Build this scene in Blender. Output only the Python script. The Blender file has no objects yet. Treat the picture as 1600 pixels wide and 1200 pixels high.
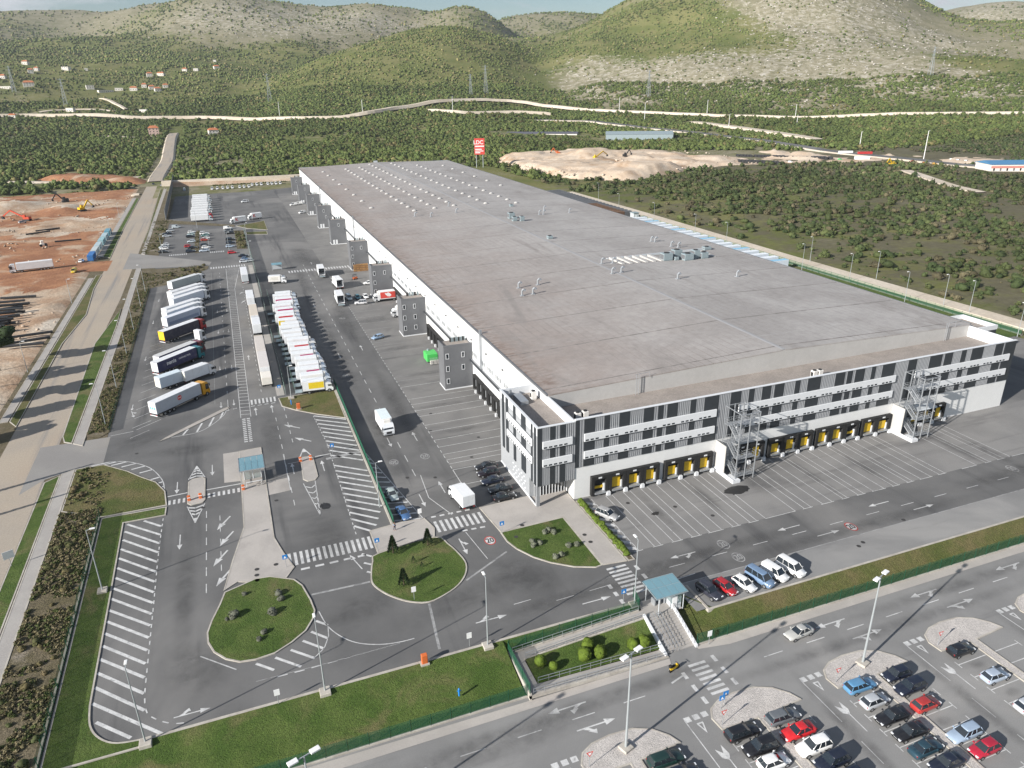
# Aerial view of a logistics warehouse below karst hills, built in metres:
# X runs along the front facade, Y along the length of the hall, the yard lies at z = 0.
import bpy, bmesh, math, random
import numpy as np
from mathutils import Vector, Matrix

random.seed(7)
RNG = np.random.default_rng(11)
SC = bpy.context.scene
COL = SC.collection
R = math.radians

# ------------------------------------------------------------------ camera
cam_data = bpy.data.cameras.new('camera')
cam_data.sensor_width = 36.0
cam_data.lens = 25.87
cam_data.clip_start = 1.0
cam_data.clip_end = 12000.0
camera = bpy.data.objects.new('camera', cam_data)
COL.objects.link(camera)
camera.matrix_world = Matrix(((0.933612, 0.148558, -0.326034, 0.0),
                              (-0.358011, 0.351252, -0.86513, 0.0),
                              (-0.014001, 0.92442, 0.381118, 73.0),
                              (0, 0, 0, 1)))
SC.camera = camera

# ------------------------------------------------------------------ sky and sun
SUN_ELEV = R(24.0)
SUN_AZ = R(18.5)               # shadows run this far from +X towards +Y
world = bpy.data.worlds.new('World')
SC.world = world
world.use_nodes = True
wt = world.node_tree
wt.nodes.clear()
w_out = wt.nodes.new('ShaderNodeOutputWorld')
w_bg = wt.nodes.new('ShaderNodeBackground')
w_sky = wt.nodes.new('ShaderNodeTexSky')
w_sky.sky_type = 'NISHITA'
w_sky.sun_disc = False
w_sky.sun_elevation = SUN_ELEV
w_sky.sun_rotation = R(270.0 - 18.5)
w_sky.altitude = 100
w_sky.air_density = 1.1
w_sky.dust_density = 0.3
w_sky.ozone_density = 3.0
w_bg.inputs['Strength'].default_value = 0.055
w_tc = wt.nodes.new('ShaderNodeTexCoord')
w_map = wt.nodes.new('ShaderNodeMapping')
w_map.inputs['Scale'].default_value = (1.0, 1.0, 3.2)
w_noise = wt.nodes.new('ShaderNodeTexNoise')
w_noise.inputs['Scale'].default_value = 5.0
w_noise.inputs['Detail'].default_value = 9.0
w_noise.inputs['Roughness'].default_value = 0.55
w_ramp = wt.nodes.new('ShaderNodeValToRGB')
w_ramp.color_ramp.elements[0].position = 0.50
w_ramp.color_ramp.elements[1].position = 0.60
w_mix = wt.nodes.new('ShaderNodeMix')
w_mix.data_type = 'RGBA'
w_mix.inputs['B'].default_value = (6.8, 7.1, 7.6, 1)
wt.links.new(w_tc.outputs['Generated'], w_map.inputs['Vector'])
wt.links.new(w_map.outputs['Vector'], w_noise.inputs['Vector'])
wt.links.new(w_noise.outputs['Fac'], w_ramp.inputs['Fac'])
wt.links.new(w_ramp.outputs['Color'], w_mix.inputs['Factor'])
wt.links.new(w_sky.outputs['Color'], w_mix.inputs['A'])
wt.links.new(w_mix.outputs['Result'], w_bg.inputs['Color'])
wt.links.new(w_bg.outputs['Background'], w_out.inputs['Surface'])

sun_data = bpy.data.lights.new('sun', 'SUN')
sun_data.energy = 5.0
sun_data.angle = R(0.53)
sun_data.color = (1.0, 0.955, 0.895)
sun = bpy.data.objects.new('sun', sun_data)
COL.objects.link(sun)
sun.location = (-200, -80, 150)
sun.rotation_euler = Vector((math.cos(SUN_AZ) * math.cos(SUN_ELEV), math.sin(SUN_AZ) * math.cos(SUN_ELEV),
                             -math.sin(SUN_ELEV))).to_track_quat('-Z', 'Y').to_euler()

SC.view_settings.view_transform = 'Standard'
SC.view_settings.look = 'None'
SC.view_settings.exposure = 0.76
SC.view_settings.gamma = 1.0
SC.view_settings.use_curve_mapping = False
SC.render.engine = 'CYCLES'
SC.cycles.max_bounces = 6
SC.cycles.transparent_max_bounces = 16


# ------------------------------------------------------------------ helpers
def tag(o, label=None, cat=None, group=None, kind=None):
    if label: o['label'] = label
    if cat: o['category'] = cat
    if group: o['group'] = group
    if kind: o['kind'] = kind
    return o


def empty(name, loc=(0, 0, 0), rz=0.0):
    o = bpy.data.objects.new(name, None)
    o.empty_display_size = 0.5
    COL.objects.link(o)
    o.location = (loc[0], loc[1], loc[2] if len(loc) > 2 else 0.0)
    o.rotation_euler = (0, 0, rz)
    return o


def put(name, mesh, parent=None, loc=None, rz=0.0, color=None):
    o = bpy.data.objects.new(name, mesh)
    COL.objects.link(o)
    o.parent = parent
    if loc is not None: o.location = loc
    if rz: o.rotation_euler = (0, 0, rz)
    if color is not None: o.color = (color[0], color[1], color[2], 1)
    return o


def copy_tree(o, parent=None):
    c = o.copy()
    COL.objects.link(c)
    c.parent = parent
    for ch in list(o.children):
        copy_tree(ch, c)
    return c


ORD = ['first', 'second', 'third', 'fourth', 'fifth', 'sixth', 'seventh', 'eighth', 'ninth', 'tenth', 'eleventh',
       'twelfth', 'thirteenth', 'fourteenth', 'fifteenth', 'sixteenth', 'seventeenth', 'eighteenth', 'nineteenth',
       'twentieth', 'twenty-first', 'twenty-second', 'twenty-third', 'twenty-fourth']


class MB:
    """Collects faces; build() links them as one mesh object, mesh() only makes the data."""
    def __init__(s):
        s.v, s.f, s.m = [], [], []

    def add(s, vs, fs, m=0):
        o = len(s.v)
        s.v += [tuple(p) for p in vs]
        s.f += [tuple(i + o for i in f) for f in fs]
        s.m += [m] * len(fs)
        return s

    def box(s, x0, x1, y0, y1, z0, z1, m=0):
        return s.add([(x0, y0, z0), (x1, y0, z0), (x1, y1, z0), (x0, y1, z0), (x0, y0, z1), (x1, y0, z1), (x1, y1, z1), (x0, y1, z1)],
                     [(3, 2, 1, 0), (4, 5, 6, 7), (0, 1, 5, 4), (1, 2, 6, 5), (2, 3, 7, 6), (3, 0, 4, 7)], m)

    def bbox(s, x0, x1, y0, y1, z0, z1, b, m=0):
        """Box with chamfered vertical and top edges."""
        def ring(i, z):
            return [(x0 + i + b, y0 + i, z), (x1 - i - b, y0 + i, z), (x1 - i, y0 + i + b, z), (x1 - i, y1 - i - b, z),
                    (x1 - i - b, y1 - i, z), (x0 + i + b, y1 - i, z), (x0 + i, y1 - i - b, z), (x0 + i, y0 + i + b, z)]
        return s.loft([ring(0, z0), ring(0, z1 - b), ring(b, z1)], m)

    def obox(s, cx, cy, hx, hy, z0, z1, a=0.0, m=0):
        c, n = math.cos(a), math.sin(a)
        q = [(cx + c * i * hx - n * j * hy, cy + n * i * hx + c * j * hy) for i, j in ((-1, -1), (1, -1), (1, 1), (-1, 1))]
        return s.prism(q, z0, z1, m)

    def sheet(s, pts, z, m=0):
        pts = ccw(pts)
        return s.add([(p[0], p[1], p[2] if len(p) > 2 else z) for p in pts], [tuple(range(len(pts)))], m)

    def prism(s, pts, z0, z1, m=0, mtop=None, bottom=False):
        pts = ccw(pts)
        n = len(pts)
        s.add([(p[0], p[1], z0) for p in pts] + [(p[0], p[1], z1) for p in pts],
              [(i, (i + 1) % n, n + (i + 1) % n, n + i) for i in range(n)], m)
        s.add([(p[0], p[1], z1) for p in pts], [tuple(range(n))], m if mtop is None else mtop)
        if bottom: s.add([(p[0], p[1], z0) for p in pts], [tuple(reversed(range(n)))], m)
        return s

    def loft(s, rings, m=0, cap=True):
        n = len(rings[0])
        vs = [p for r in rings for p in r]
        fs = []
        for k in range(len(rings) - 1):
            for i in range(n):
                j = (i + 1) % n
                fs.append((k * n + i, k * n + j, (k + 1) * n + j, (k + 1) * n + i))
        if cap:
            fs.append(tuple(reversed(range(n))))
            fs.append(tuple(range((len(rings) - 1) * n, len(rings) * n)))
        return s.add(vs, fs, m)

    def tube(s, a, b, r0, r1=None, n=6, m=0):
        a, b = Vector(a), Vector(b)
        r1 = r0 if r1 is None else r1
        d = (b - a).normalized()
        u = d.orthogonal().normalized()
        w = d.cross(u)
        rings = []
        for p, r in ((a, r0), (b, r1)):
            rings.append([tuple(p + (u * math.cos(t) + w * math.sin(t)) * r) for t in (2 * math.pi * k / n for k in range(n))])
        return s.loft(rings, m)

    def bar(s, a, b, w, h, m=0):
        """Rectangular bar from a to b (width w across, height h up)."""
        a, b = Vector(a), Vector(b)
        d = (b - a).normalized()
        side = d.cross(Vector((0, 0, 1)))
        side = side.normalized() if side.length > 1e-4 else Vector((1, 0, 0))
        upv = side.cross(d)
        rings = [[tuple(p + side * (i * w / 2) + upv * (j * h / 2)) for i, j in ((-1, -1), (1, -1), (1, 1), (-1, 1))] for p in (a, b)]
        return s.loft(rings, m)

    def quad(s, a, b, c, d, m=0):
        return s.add([a, b, c, d], [(0, 1, 2, 3)], m)

    def line(s, a, b, w, z, m=0):
        """Flat painted line on the ground."""
        d = Vector((b[0] - a[0], b[1] - a[1]))
        if d.length < 1e-6: return s
        d.normalize()
        nx, ny = -d.y * w / 2, d.x * w / 2
        return s.add([(a[0] - nx, a[1] - ny, z), (b[0] - nx, b[1] - ny, z), (b[0] + nx, b[1] + ny, z), (a[0] + nx, a[1] + ny, z)],
                     [(0, 1, 2, 3)], m)

    def mesh(s, name, mats, smooth=False):
        me = bpy.data.meshes.new(name)
        me.from_pydata(s.v, [], s.f)
        for q in (mats if isinstance(mats, (list, tuple)) else [mats]):
            me.materials.append(q)
        if any(s.m): me.polygons.foreach_set('material_index', s.m)
        if smooth: me.polygons.foreach_set('use_smooth', [True] * len(s.f))
        me.update()
        return me

    def build(s, name, mats, parent=None, smooth=False, loc=None, rz=0.0, color=None):
        return put(name, s.mesh(name, mats, smooth), parent, loc, rz, color)


def ccw(pts):
    a = sum(pts[i][0] * pts[(i + 1) % len(pts)][1] - pts[(i + 1) % len(pts)][0] * pts[i][1] for i in range(len(pts)))
    return list(pts) if a > 0 else list(reversed(pts))


def smooth_poly(pts, n=4):
    """Closed Catmull-Rom curve through the points."""
    out, N = [], len(pts)
    for i in range(N):
        p0, p1, p2, p3 = (Vector(pts[(i + k) % N][:2]) for k in (-1, 0, 1, 2))
        for k in range(n):
            t = k / n
            out.append(tuple(0.5 * ((2 * p1) + (p2 - p0) * t + (2 * p0 - 5 * p1 + 4 * p2 - p3) * t * t + (3 * p1 - p0 - 3 * p2 + p3) * t ** 3)))
    return out


def smooth_line(pts, n=5):
    P = [pts[0]] + list(pts) + [pts[-1]]
    out = []
    for i in range(1, len(P) - 2):
        p0, p1, p2, p3 = (Vector(P[i + k][:2]) for k in (-1, 0, 1, 2))
        for k in range(n):
            t = k / n
            out.append(tuple(0.5 * ((2 * p1) + (p2 - p0) * t + (2 * p0 - 5 * p1 + 4 * p2 - p3) * t * t + (3 * p1 - p0 - 3 * p2 + p3) * t ** 3)))
    out.append(tuple(pts[-1][:2]))
    return out


def inset(pts, d):
    pts = ccw(pts)
    n, out = len(pts), []
    for i in range(n):
        a, b, c = Vector(pts[i - 1][:2]), Vector(pts[i][:2]), Vector(pts[(i + 1) % n][:2])
        u, w = (b - a), (c - b)
        if u.length < 1e-5 or w.length < 1e-5:
            out.append(tuple(b)); continue
        u.normalize(); w.normalize()
        n1, n2 = Vector((-u.y, u.x)), Vector((-w.y, w.x))
        m = n1 + n2
        k = d / max(0.35, m.length / 2)
        m = m.normalized() * min(k, 2 * d) if m.length > 1e-5 else n1 * d
        out.append((b.x + m.x, b.y + m.y))
    return out


# ------------------------------------------------------------------ materials
def new_mat(name):
    m = bpy.data.materials.new(name)
    m.use_nodes = True
    nt = m.node_tree
    b = nt.nodes['Principled BSDF']
    return m, nt, b


def node(nt, kind, **kw):
    n = nt.nodes.new(kind)
    for k, v in kw.items():
        if k in n.inputs: n.inputs[k].default_value = v
        else: setattr(n, k, v)
    return n


def mixc(nt, fac, a, b, mode='MIX'):
    n = nt.nodes.new('ShaderNodeMix')
    n.data_type = 'RGBA'
    n.blend_type = mode
    for key, val in (('Factor', fac), ('A', a), ('B', b)):
        if hasattr(val, 'node'): nt.links.new(val, n.inputs[key])
        elif key == 'Factor': n.inputs[key].default_value = val
        else: n.inputs[key].default_value = (val[0], val[1], val[2], 1)
    return n.outputs['Result']


def noise(nt, scale, detail=4.0, rough=0.6, vec=None, dist=0.0):
    n = nt.nodes.new('ShaderNodeTexNoise')
    n.inputs['Scale'].default_value = scale
    n.inputs['Detail'].default_value = detail
    n.inputs['Roughness'].default_value = rough
    n.inputs['Distortion'].default_value = dist
    if vec is not None: nt.links.new(vec, n.inputs['Vector'])
    return n.outputs['Fac']


def ramp(nt, fac, a, b):
    n = nt.nodes.new('ShaderNodeMapRange')
    n.interpolation_type = 'SMOOTHSTEP'
    n.inputs['From Min'].default_value = a
    n.inputs['From Max'].default_value = b
    nt.links.new(fac, n.inputs['Value'])
    return n.outputs['Result']


def gray(nt, fac, lo, hi):
    n = nt.nodes.new('ShaderNodeMapRange')
    n.inputs['From Min'].default_value = 0.25
    n.inputs['From Max'].default_value = 0.75
    n.inputs['To Min'].default_value = lo
    n.inputs['To Max'].default_value = hi
    nt.links.new(fac, n.inputs['Value'])
    return n.outputs['Result']


def vec_mul(nt, col, fac):
    n = nt.nodes.new('ShaderNodeVectorMath')
    n.operation = 'SCALE'
    nt.links.new(col, n.inputs[0])
    nt.links.new(fac, n.inputs['Scale'])
    return n.outputs['Vector']


def world_pos(nt):
    return nt.nodes.new('ShaderNodeNewGeometry').outputs['Position']


def ground_mat(name, c1, c2, s1=0.1, fine=0.2, s2=4.0, rough=0.92, c3=None, s3=0.02, lo3=0.5, hi3=0.7, bump=0.0, bs=3.0, streak=None):
    """Two tones by large noise, a third by a still larger one, fine speckle, optional streaks."""
    m, nt, b = new_mat(name)
    P = world_pos(nt)
    col = mixc(nt, ramp(nt, noise(nt, s1, 6, 0.6, P, 0.4), 0.35, 0.65), c1, c2)
    if c3 is not None:
        col = mixc(nt, ramp(nt, noise(nt, s3, 5, 0.6, P, 0.6), lo3, hi3), col, c3)
    if streak is not None:
        mp = node(nt, 'ShaderNodeMapping')
        mp.inputs['Scale'].default_value = streak[0]
        mp.inputs['Rotation'].default_value = (0, 0, streak[3] if len(streak) > 3 else 0)
        nt.links.new(P, mp.inputs['Vector'])
        col = mixc(nt, ramp(nt, noise(nt, 1.0, 4, 0.6, mp.outputs['Vector']), 0.5, 0.75), col, streak[1]) if len(streak) < 3 else \
            mixc(nt, ramp(nt, noise(nt, 1.0, 4, 0.6, mp.outputs['Vector']), streak[2], streak[2] + 0.2), col, streak[1])
    out = vec_mul(nt, col, gray(nt, noise(nt, s2, 3, 0.7, P), 1 - fine, 1 + fine))
    nt.links.new(out, b.inputs['Base Color'])
    b.inputs['Roughness'].default_value = rough
    b.inputs['Specular IOR Level'].default_value = 0.25
    if bump:
        bn = node(nt, 'ShaderNodeBump')
        bn.inputs['Strength'].default_value = bump
        bn.inputs['Distance'].default_value = 0.3
        nt.links.new(noise(nt, bs, 5, 0.7, P), bn.inputs['Height'])
        nt.links.new(bn.outputs['Normal'], b.inputs['Normal'])
    return m


def plain(name, c, rough=0.6, metal=0.0, var=0.08, scale=1.5, spec=0.4, coat=0.0):
    m, nt, b = new_mat(name)
    P = world_pos(nt)
    rgb = node(nt, 'ShaderNodeRGB')
    rgb.outputs[0].default_value = (c[0], c[1], c[2], 1)
    nt.links.new(vec_mul(nt, rgb.outputs[0], gray(nt, noise(nt, scale, 4, 0.65, P), 1 - var, 1 + var)), b.inputs['Base Color'])
    b.inputs['Roughness'].default_value = rough
    b.inputs['Metallic'].default_value = metal
    b.inputs['Specular IOR Level'].default_value = spec
    b.inputs['Coat Weight'].default_value = coat
    return m


def object_paint(name, rough, coat, var=0.06, dirt=0.0, scale=2.0):
    """Paint in the colour each object carries, with a little road dust."""
    m, nt, b = new_mat(name)
    P = world_pos(nt)
    oi = node(nt, 'ShaderNodeObjectInfo')
    col = vec_mul(nt, oi.outputs['Color'], gray(nt, noise(nt, scale, 4, 0.6, P), 1 - var, 1 + var))
    if dirt:
        col = mixc(nt, ramp(nt, noise(nt, 0.9, 5, 0.65, P), 0.45, 0.8), col, (0.30, 0.27, 0.23))
        col = mixc(nt, 1 - dirt, col, vec_mul(nt, oi.outputs['Color'], gray(nt, noise(nt, 3.1, 2, 0.5, P), 0.97, 1.03)))
    nt.links.new(col, b.inputs['Base Color'])
    b.inputs['Roughness'].default_value = rough
    b.inputs['Coat Weight'].default_value = coat
    b.inputs['Coat Roughness'].default_value = 0.08
    return m


def see_through(name, c, alpha, rough=0.2, spec=0.5):
    m, nt, b = new_mat(name)
    b.inputs['Base Color'].default_value = (c[0], c[1], c[2], 1)
    b.inputs['Roughness'].default_value = rough
    b.inputs['Specular IOR Level'].default_value = spec
    b.inputs['Alpha'].default_value = alpha
    return m


A = (0.118, 0.118, 0.122)
MAT = {}
MAT['asphalt'] = ground_mat('asphalt', (0.150, 0.148, 0.145), (0.116, 0.115, 0.114), 0.07, 0.14, 9.0, 0.9, (0.198, 0.193, 0.186), 0.022, 0.48, 0.66,
                            streak=((0.16, 0.012, 1.0), (0.075, 0.075, 0.077), 0.53))
MAT['bay_asphalt'] = ground_mat('bay_asphalt', (0.200, 0.195, 0.187), (0.160, 0.157, 0.153), 0.09, 0.14, 7.0, 0.9, (0.120, 0.119, 0.118), 0.05, 0.54, 0.72,
                                streak=((0.02, 0.22, 1.0), (0.105, 0.103, 0.101), 0.57))
MAT['front_asphalt'] = ground_mat('front_asphalt', (0.235, 0.229, 0.221), (0.195, 0.191, 0.186), 0.09, 0.14, 7.0, 0.9, (0.135, 0.133, 0.132), 0.04, 0.52, 0.7,
                                  streak=((0.022, 0.20, 1.0), (0.125, 0.122, 0.120), 0.55))
MAT['lot_asphalt'] = ground_mat('lot_asphalt', (0.240, 0.237, 0.231), (0.200, 0.198, 0.194), 0.08, 0.12, 8.0, 0.9, (0.30, 0.292, 0.28), 0.03, 0.52, 0.7,
                                streak=((0.03, 0.25, 1.0), (0.140, 0.138, 0.137), 0.58))
MAT['road'] = ground_mat('road', (0.375, 0.320, 0.255), (0.340, 0.298, 0.248), 0.05, 0.14, 3.0, 0.95, (0.375, 0.305, 0.235), 0.012, 0.48, 0.7,
                         streak=((0.35, 0.01, 1.0), (0.24, 0.225, 0.21), 0.52))
MAT['apron'] = ground_mat('apron', (0.27, 0.26, 0.245), (0.235, 0.225, 0.215), 0.07, 0.08, 4.0, 0.95, (0.31, 0.285, 0.25), 0.03, 0.5, 0.7)
MAT['concrete'] = ground_mat('concrete', (0.42, 0.39, 0.36), (0.36, 0.335, 0.31), 0.15, 0.07, 5.0, 0.9, (0.30, 0.28, 0.26), 0.06, 0.56, 0.75)
MAT['pavement'] = ground_mat('pavement', (0.37, 0.35, 0.325), (0.33, 0.31, 0.29), 0.2, 0.08, 4.0, 0.92)
MAT['kerb'] = ground_mat('kerb', (0.46, 0.43, 0.38), (0.36, 0.33, 0.29), 0.4, 0.12, 3.0, 0.9)
MAT['gravel'] = ground_mat('gravel', (0.52, 0.485, 0.455), (0.45, 0.42, 0.395), 0.5, 0.28, 5.0, 0.95, bump=0.6, bs=6.0)
MAT['grass'] = ground_mat('grass', (0.056, 0.096, 0.018), (0.088, 0.126, 0.030), 0.22, 0.38, 3.2, 0.95, (0.145, 0.135, 0.058), 0.12, 0.50, 0.70, bump=0.9, bs=5.0)
MAT['dry_grass'] = ground_mat('dry_grass', (0.095, 0.105, 0.032), (0.145, 0.122, 0.055), 0.16, 0.32, 2.5, 0.95, (0.070, 0.090, 0.022), 0.06, 0.48, 0.66, bump=0.9, bs=4.0)
MAT['rough_bank'] = ground_mat('rough_bank', (0.115, 0.098, 0.055), (0.155, 0.128, 0.085), 0.22, 0.4, 2.2, 0.95, (0.27, 0.235, 0.19), 0.12, 0.56, 0.72, bump=1.0, bs=3.0)
MAT['red_soil'] = ground_mat('red_soil', (0.37, 0.185, 0.095), (0.26, 0.118, 0.062), 0.09, 0.26, 1.2, 0.95, (0.46, 0.34, 0.24), 0.04, 0.53, 0.66, bump=1.0, bs=0.9)
MAT['pale_soil'] = ground_mat('pale_soil', (0.46, 0.36, 0.265), (0.36, 0.235, 0.15), 0.08, 0.28, 1.0, 0.95, (0.56, 0.49, 0.40), 0.03, 0.5, 0.64, bump=1.0, bs=0.9)
MAT['sand'] = ground_mat('sand', (0.52, 0.40, 0.29), (0.58, 0.48, 0.375), 0.05, 0.18, 1.0, 0.95, (0.42, 0.29, 0.185), 0.03, 0.52, 0.68)
MAT['track'] = ground_mat('track', (0.50, 0.43, 0.34), (0.58, 0.51, 0.42), 0.05, 0.15, 0.8, 0.95)
MAT['white_paint'] = ground_mat('white_paint', (0.60, 0.60, 0.59), (0.46, 0.46, 0.455), 0.8, 0.16, 6.0, 0.7, (0.27, 0.27, 0.268), 0.9, 0.56, 0.74)
MAT['worn_paint'] = ground_mat('worn_paint', (0.36, 0.36, 0.355), (0.26, 0.26, 0.258), 0.9, 0.2, 6.0, 0.8, (0.18, 0.18, 0.18), 0.8, 0.50, 0.66)
MAT['red_paint'] = plain('red_paint', (0.42, 0.06, 0.05), 0.7)
MAT['black_paint'] = plain('black_paint', (0.02, 0.02, 0.02), 0.7)
MAT['oil'] = plain('oil', (0.028, 0.027, 0.027), 0.5, var=0.4)
MAT['iron'] = plain('iron', (0.045, 0.043, 0.042), 0.7)
MAT['white_wall'] = ground_mat('white_wall', (0.70, 0.70, 0.69), (0.66, 0.665, 0.66), 0.05, 0.03, 0.8, 0.55, streak=((0.5, 0.5, 0.02), (0.60, 0.60, 0.585), 0.58))
MAT['white_panel'] = plain('white_panel', (0.66, 0.675, 0.69), 0.45, var=0.03)
MAT['dark_panel'] = plain('dark_panel', (0.032, 0.037, 0.042), 0.5, var=0.1)
MAT['grey_panel'] = plain('grey_panel', (0.285, 0.295, 0.31), 0.42, 0.2, var=0.05)
MAT['tower'] = ground_mat('tower', (0.150, 0.154, 0.162), (0.132, 0.136, 0.144), 0.2, 0.05, 2.0, 0.5)
MAT['office_grey'] = plain('office_grey', (0.36, 0.375, 0.39), 0.42, 0.1, var=0.04)
MAT['fascia'] = ground_mat('fascia', (0.48, 0.468, 0.45), (0.44, 0.428, 0.41), 0.08, 0.05, 1.0, 0.6)
MAT['ridge'] = plain('ridge', (0.335, 0.33, 0.33), 0.7)
MAT['pale_panel'] = plain('pale_panel', (0.50, 0.53, 0.55), 0.4, 0.1, var=0.04)
MAT['black_rubber'] = plain('black_rubber', (0.018, 0.018, 0.018), 0.75, var=0.2)
MAT['yellow'] = plain('yellow', (0.62, 0.40, 0.015), 0.5, var=0.08)
MAT['orange'] = plain('orange', (0.58, 0.14, 0.04), 0.5)
MAT['green_skip'] = plain('green_skip', (0.07, 0.45, 0.10), 0.5)
MAT['gravel_roof'] = ground_mat('gravel_roof', (0.325, 0.288, 0.258), (0.27, 0.24, 0.216), 0.25, 0.22, 3.0, 0.95, bump=0.4, bs=5.0)
MAT['steel'] = plain('steel', (0.42, 0.44, 0.46), 0.45, 0.55, var=0.06)
MAT['pole'] = plain('pole', (0.40, 0.43, 0.44), 0.5, 0.35, var=0.05)
MAT['hvac'] = plain('hvac', (0.27, 0.33, 0.35), 0.5, 0.1)
MAT['hvac_white'] = plain('hvac_white', (0.70, 0.68, 0.64), 0.5)
MAT['fan'] = plain('fan', (0.03, 0.03, 0.03), 0.6)
MAT['glass'] = plain('glass', (0.020, 0.026, 0.032), 0.03, 0.0, var=0.1, spec=0.9)
MAT['teal_glass'] = see_through('teal_glass', (0.20, 0.36, 0.42), 0.78, 0.12, 0.6)
MAT['clear_glass'] = see_through('clear_glass', (0.35, 0.45, 0.45), 0.35, 0.05, 0.6)
MAT['fence_mesh'] = see_through('fence_mesh', (0.020, 0.100, 0.052), 0.55, 0.7, 0.2)
MAT['fence_post'] = plain('fence_post', (0.012, 0.075, 0.04), 0.5)
MAT['tyre'] = plain('tyre', (0.014, 0.014, 0.014), 0.85)
MAT['rim'] = plain('rim', (0.42, 0.43, 0.44), 0.35, 0.7)
MAT['chassis'] = plain('chassis', (0.035, 0.035, 0.037), 0.7)
MAT['lamp_glass'] = plain('lamp_glass', (0.72, 0.74, 0.76), 0.12)
MAT['tail_glass'] = plain('tail_glass', (0.35, 0.012, 0.012), 0.2)
MAT['plate'] = plain('plate', (0.75, 0.75, 0.74), 0.5)
MAT['car_paint'] = object_paint('car_paint', 0.28, 0.6)
MAT['panel_paint'] = object_paint('panel_paint', 0.5, 0.0, 0.04, 0.22)
MAT['flat_paint'] = object_paint('flat_paint', 0.6, 0.0, 0.1)
MAT['sign_blue'] = plain('sign_blue', (0.02, 0.20, 0.55), 0.5)
MAT['sign_white'] = plain('sign_white', (0.80, 0.80, 0.80), 0.5)
MAT['sign_red'] = plain('sign_red', (0.62, 0.075, 0.06), 0.55)
MAT['wood'] = ground_mat('wood', (0.36, 0.21, 0.09), (0.26, 0.14, 0.06), 0.9, 0.25, 3.0, 0.85)
MAT['dark_wood'] = ground_mat('dark_wood', (0.14, 0.085, 0.06), (0.20, 0.12, 0.07), 0.9, 0.25, 3.0, 0.85)
MAT['pipe'] = plain('pipe', (0.022, 0.024, 0.027), 0.4)
MAT['bark'] = ground_mat('bark', (0.10, 0.075, 0.05), (0.07, 0.052, 0.036), 2.0, 0.2, 6.0, 0.95)
MAT['roof_tile'] = ground_mat('roof_tile', (0.50, 0.19, 0.085), (0.42, 0.15, 0.07), 0.3, 0.2, 2.0, 0.85)
MAT['house_wall'] = ground_mat('house_wall', (0.72, 0.68, 0.62), (0.66, 0.62, 0.56), 0.1, 0.04, 0.8, 0.8)
MAT['pink_wall'] = ground_mat('pink_wall', (0.60, 0.44, 0.38), (0.55, 0.40, 0.35), 0.1, 0.04, 0.8, 0.8)
MAT['stone_wall'] = ground_mat('stone_wall', (0.50, 0.45, 0.38), (0.40, 0.35, 0.29), 0.8, 0.2, 3.0, 0.9)


def leaf_material(name, use_object):
    m, nt, b = new_mat(name)
    if use_object:
        src = node(nt, 'ShaderNodeObjectInfo').outputs['Color']
    else:
        a = node(nt, 'ShaderNodeAttribute')
        a.attribute_name = 'tint'
        src = a.outputs['Color']
    P = world_pos(nt)
    nt.links.new(vec_mul(nt, src, gray(nt, noise(nt, 1.3, 4, 0.75, P), 0.55, 1.45)), b.inputs['Base Color'])
    b.inputs['Roughness'].default_value = 0.8
    b.inputs['Specular IOR Level'].default_value = 0.2
    return m


def smear_material():
    """Soft-edged rubber and oil film that lets the asphalt show through."""
    m, nt, b = new_mat('tyre_smear')
    tc = node(nt, 'ShaderNodeTexCoord')
    mp = node(nt, 'ShaderNodeMapping')
    mp.inputs['Location'].default_value = (-1, -1, 0)
    mp.inputs['Scale'].default_value = (2, 2, 0)
    nt.links.new(tc.outputs['Generated'], mp.inputs['Vector'])
    ln = node(nt, 'ShaderNodeVectorMath', operation='LENGTH')
    nt.links.new(mp.outputs['Vector'], ln.inputs[0])
    fall = ramp(nt, ln.outputs['Value'], 1.0, 0.15)
    mu = node(nt, 'ShaderNodeMath', operation='MULTIPLY')
    nt.links.new(fall, mu.inputs[0])
    nt.links.new(gray(nt, noise(nt, 0.35, 6, 0.7, world_pos(nt), 0.5), 0.0, 0.36), mu.inputs[1])
    nt.links.new(mu.outputs[0], b.inputs['Alpha'])
    b.inputs['Base Color'].default_value = (0.045, 0.045, 0.046, 1)
    b.inputs['Roughness'].default_value = 0.85
    return m


MAT['smear'] = smear_material()
MAT['leaf'] = leaf_material('leaf', True)
MAT['leaf_mass'] = leaf_material('leaf_mass', False)


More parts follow.
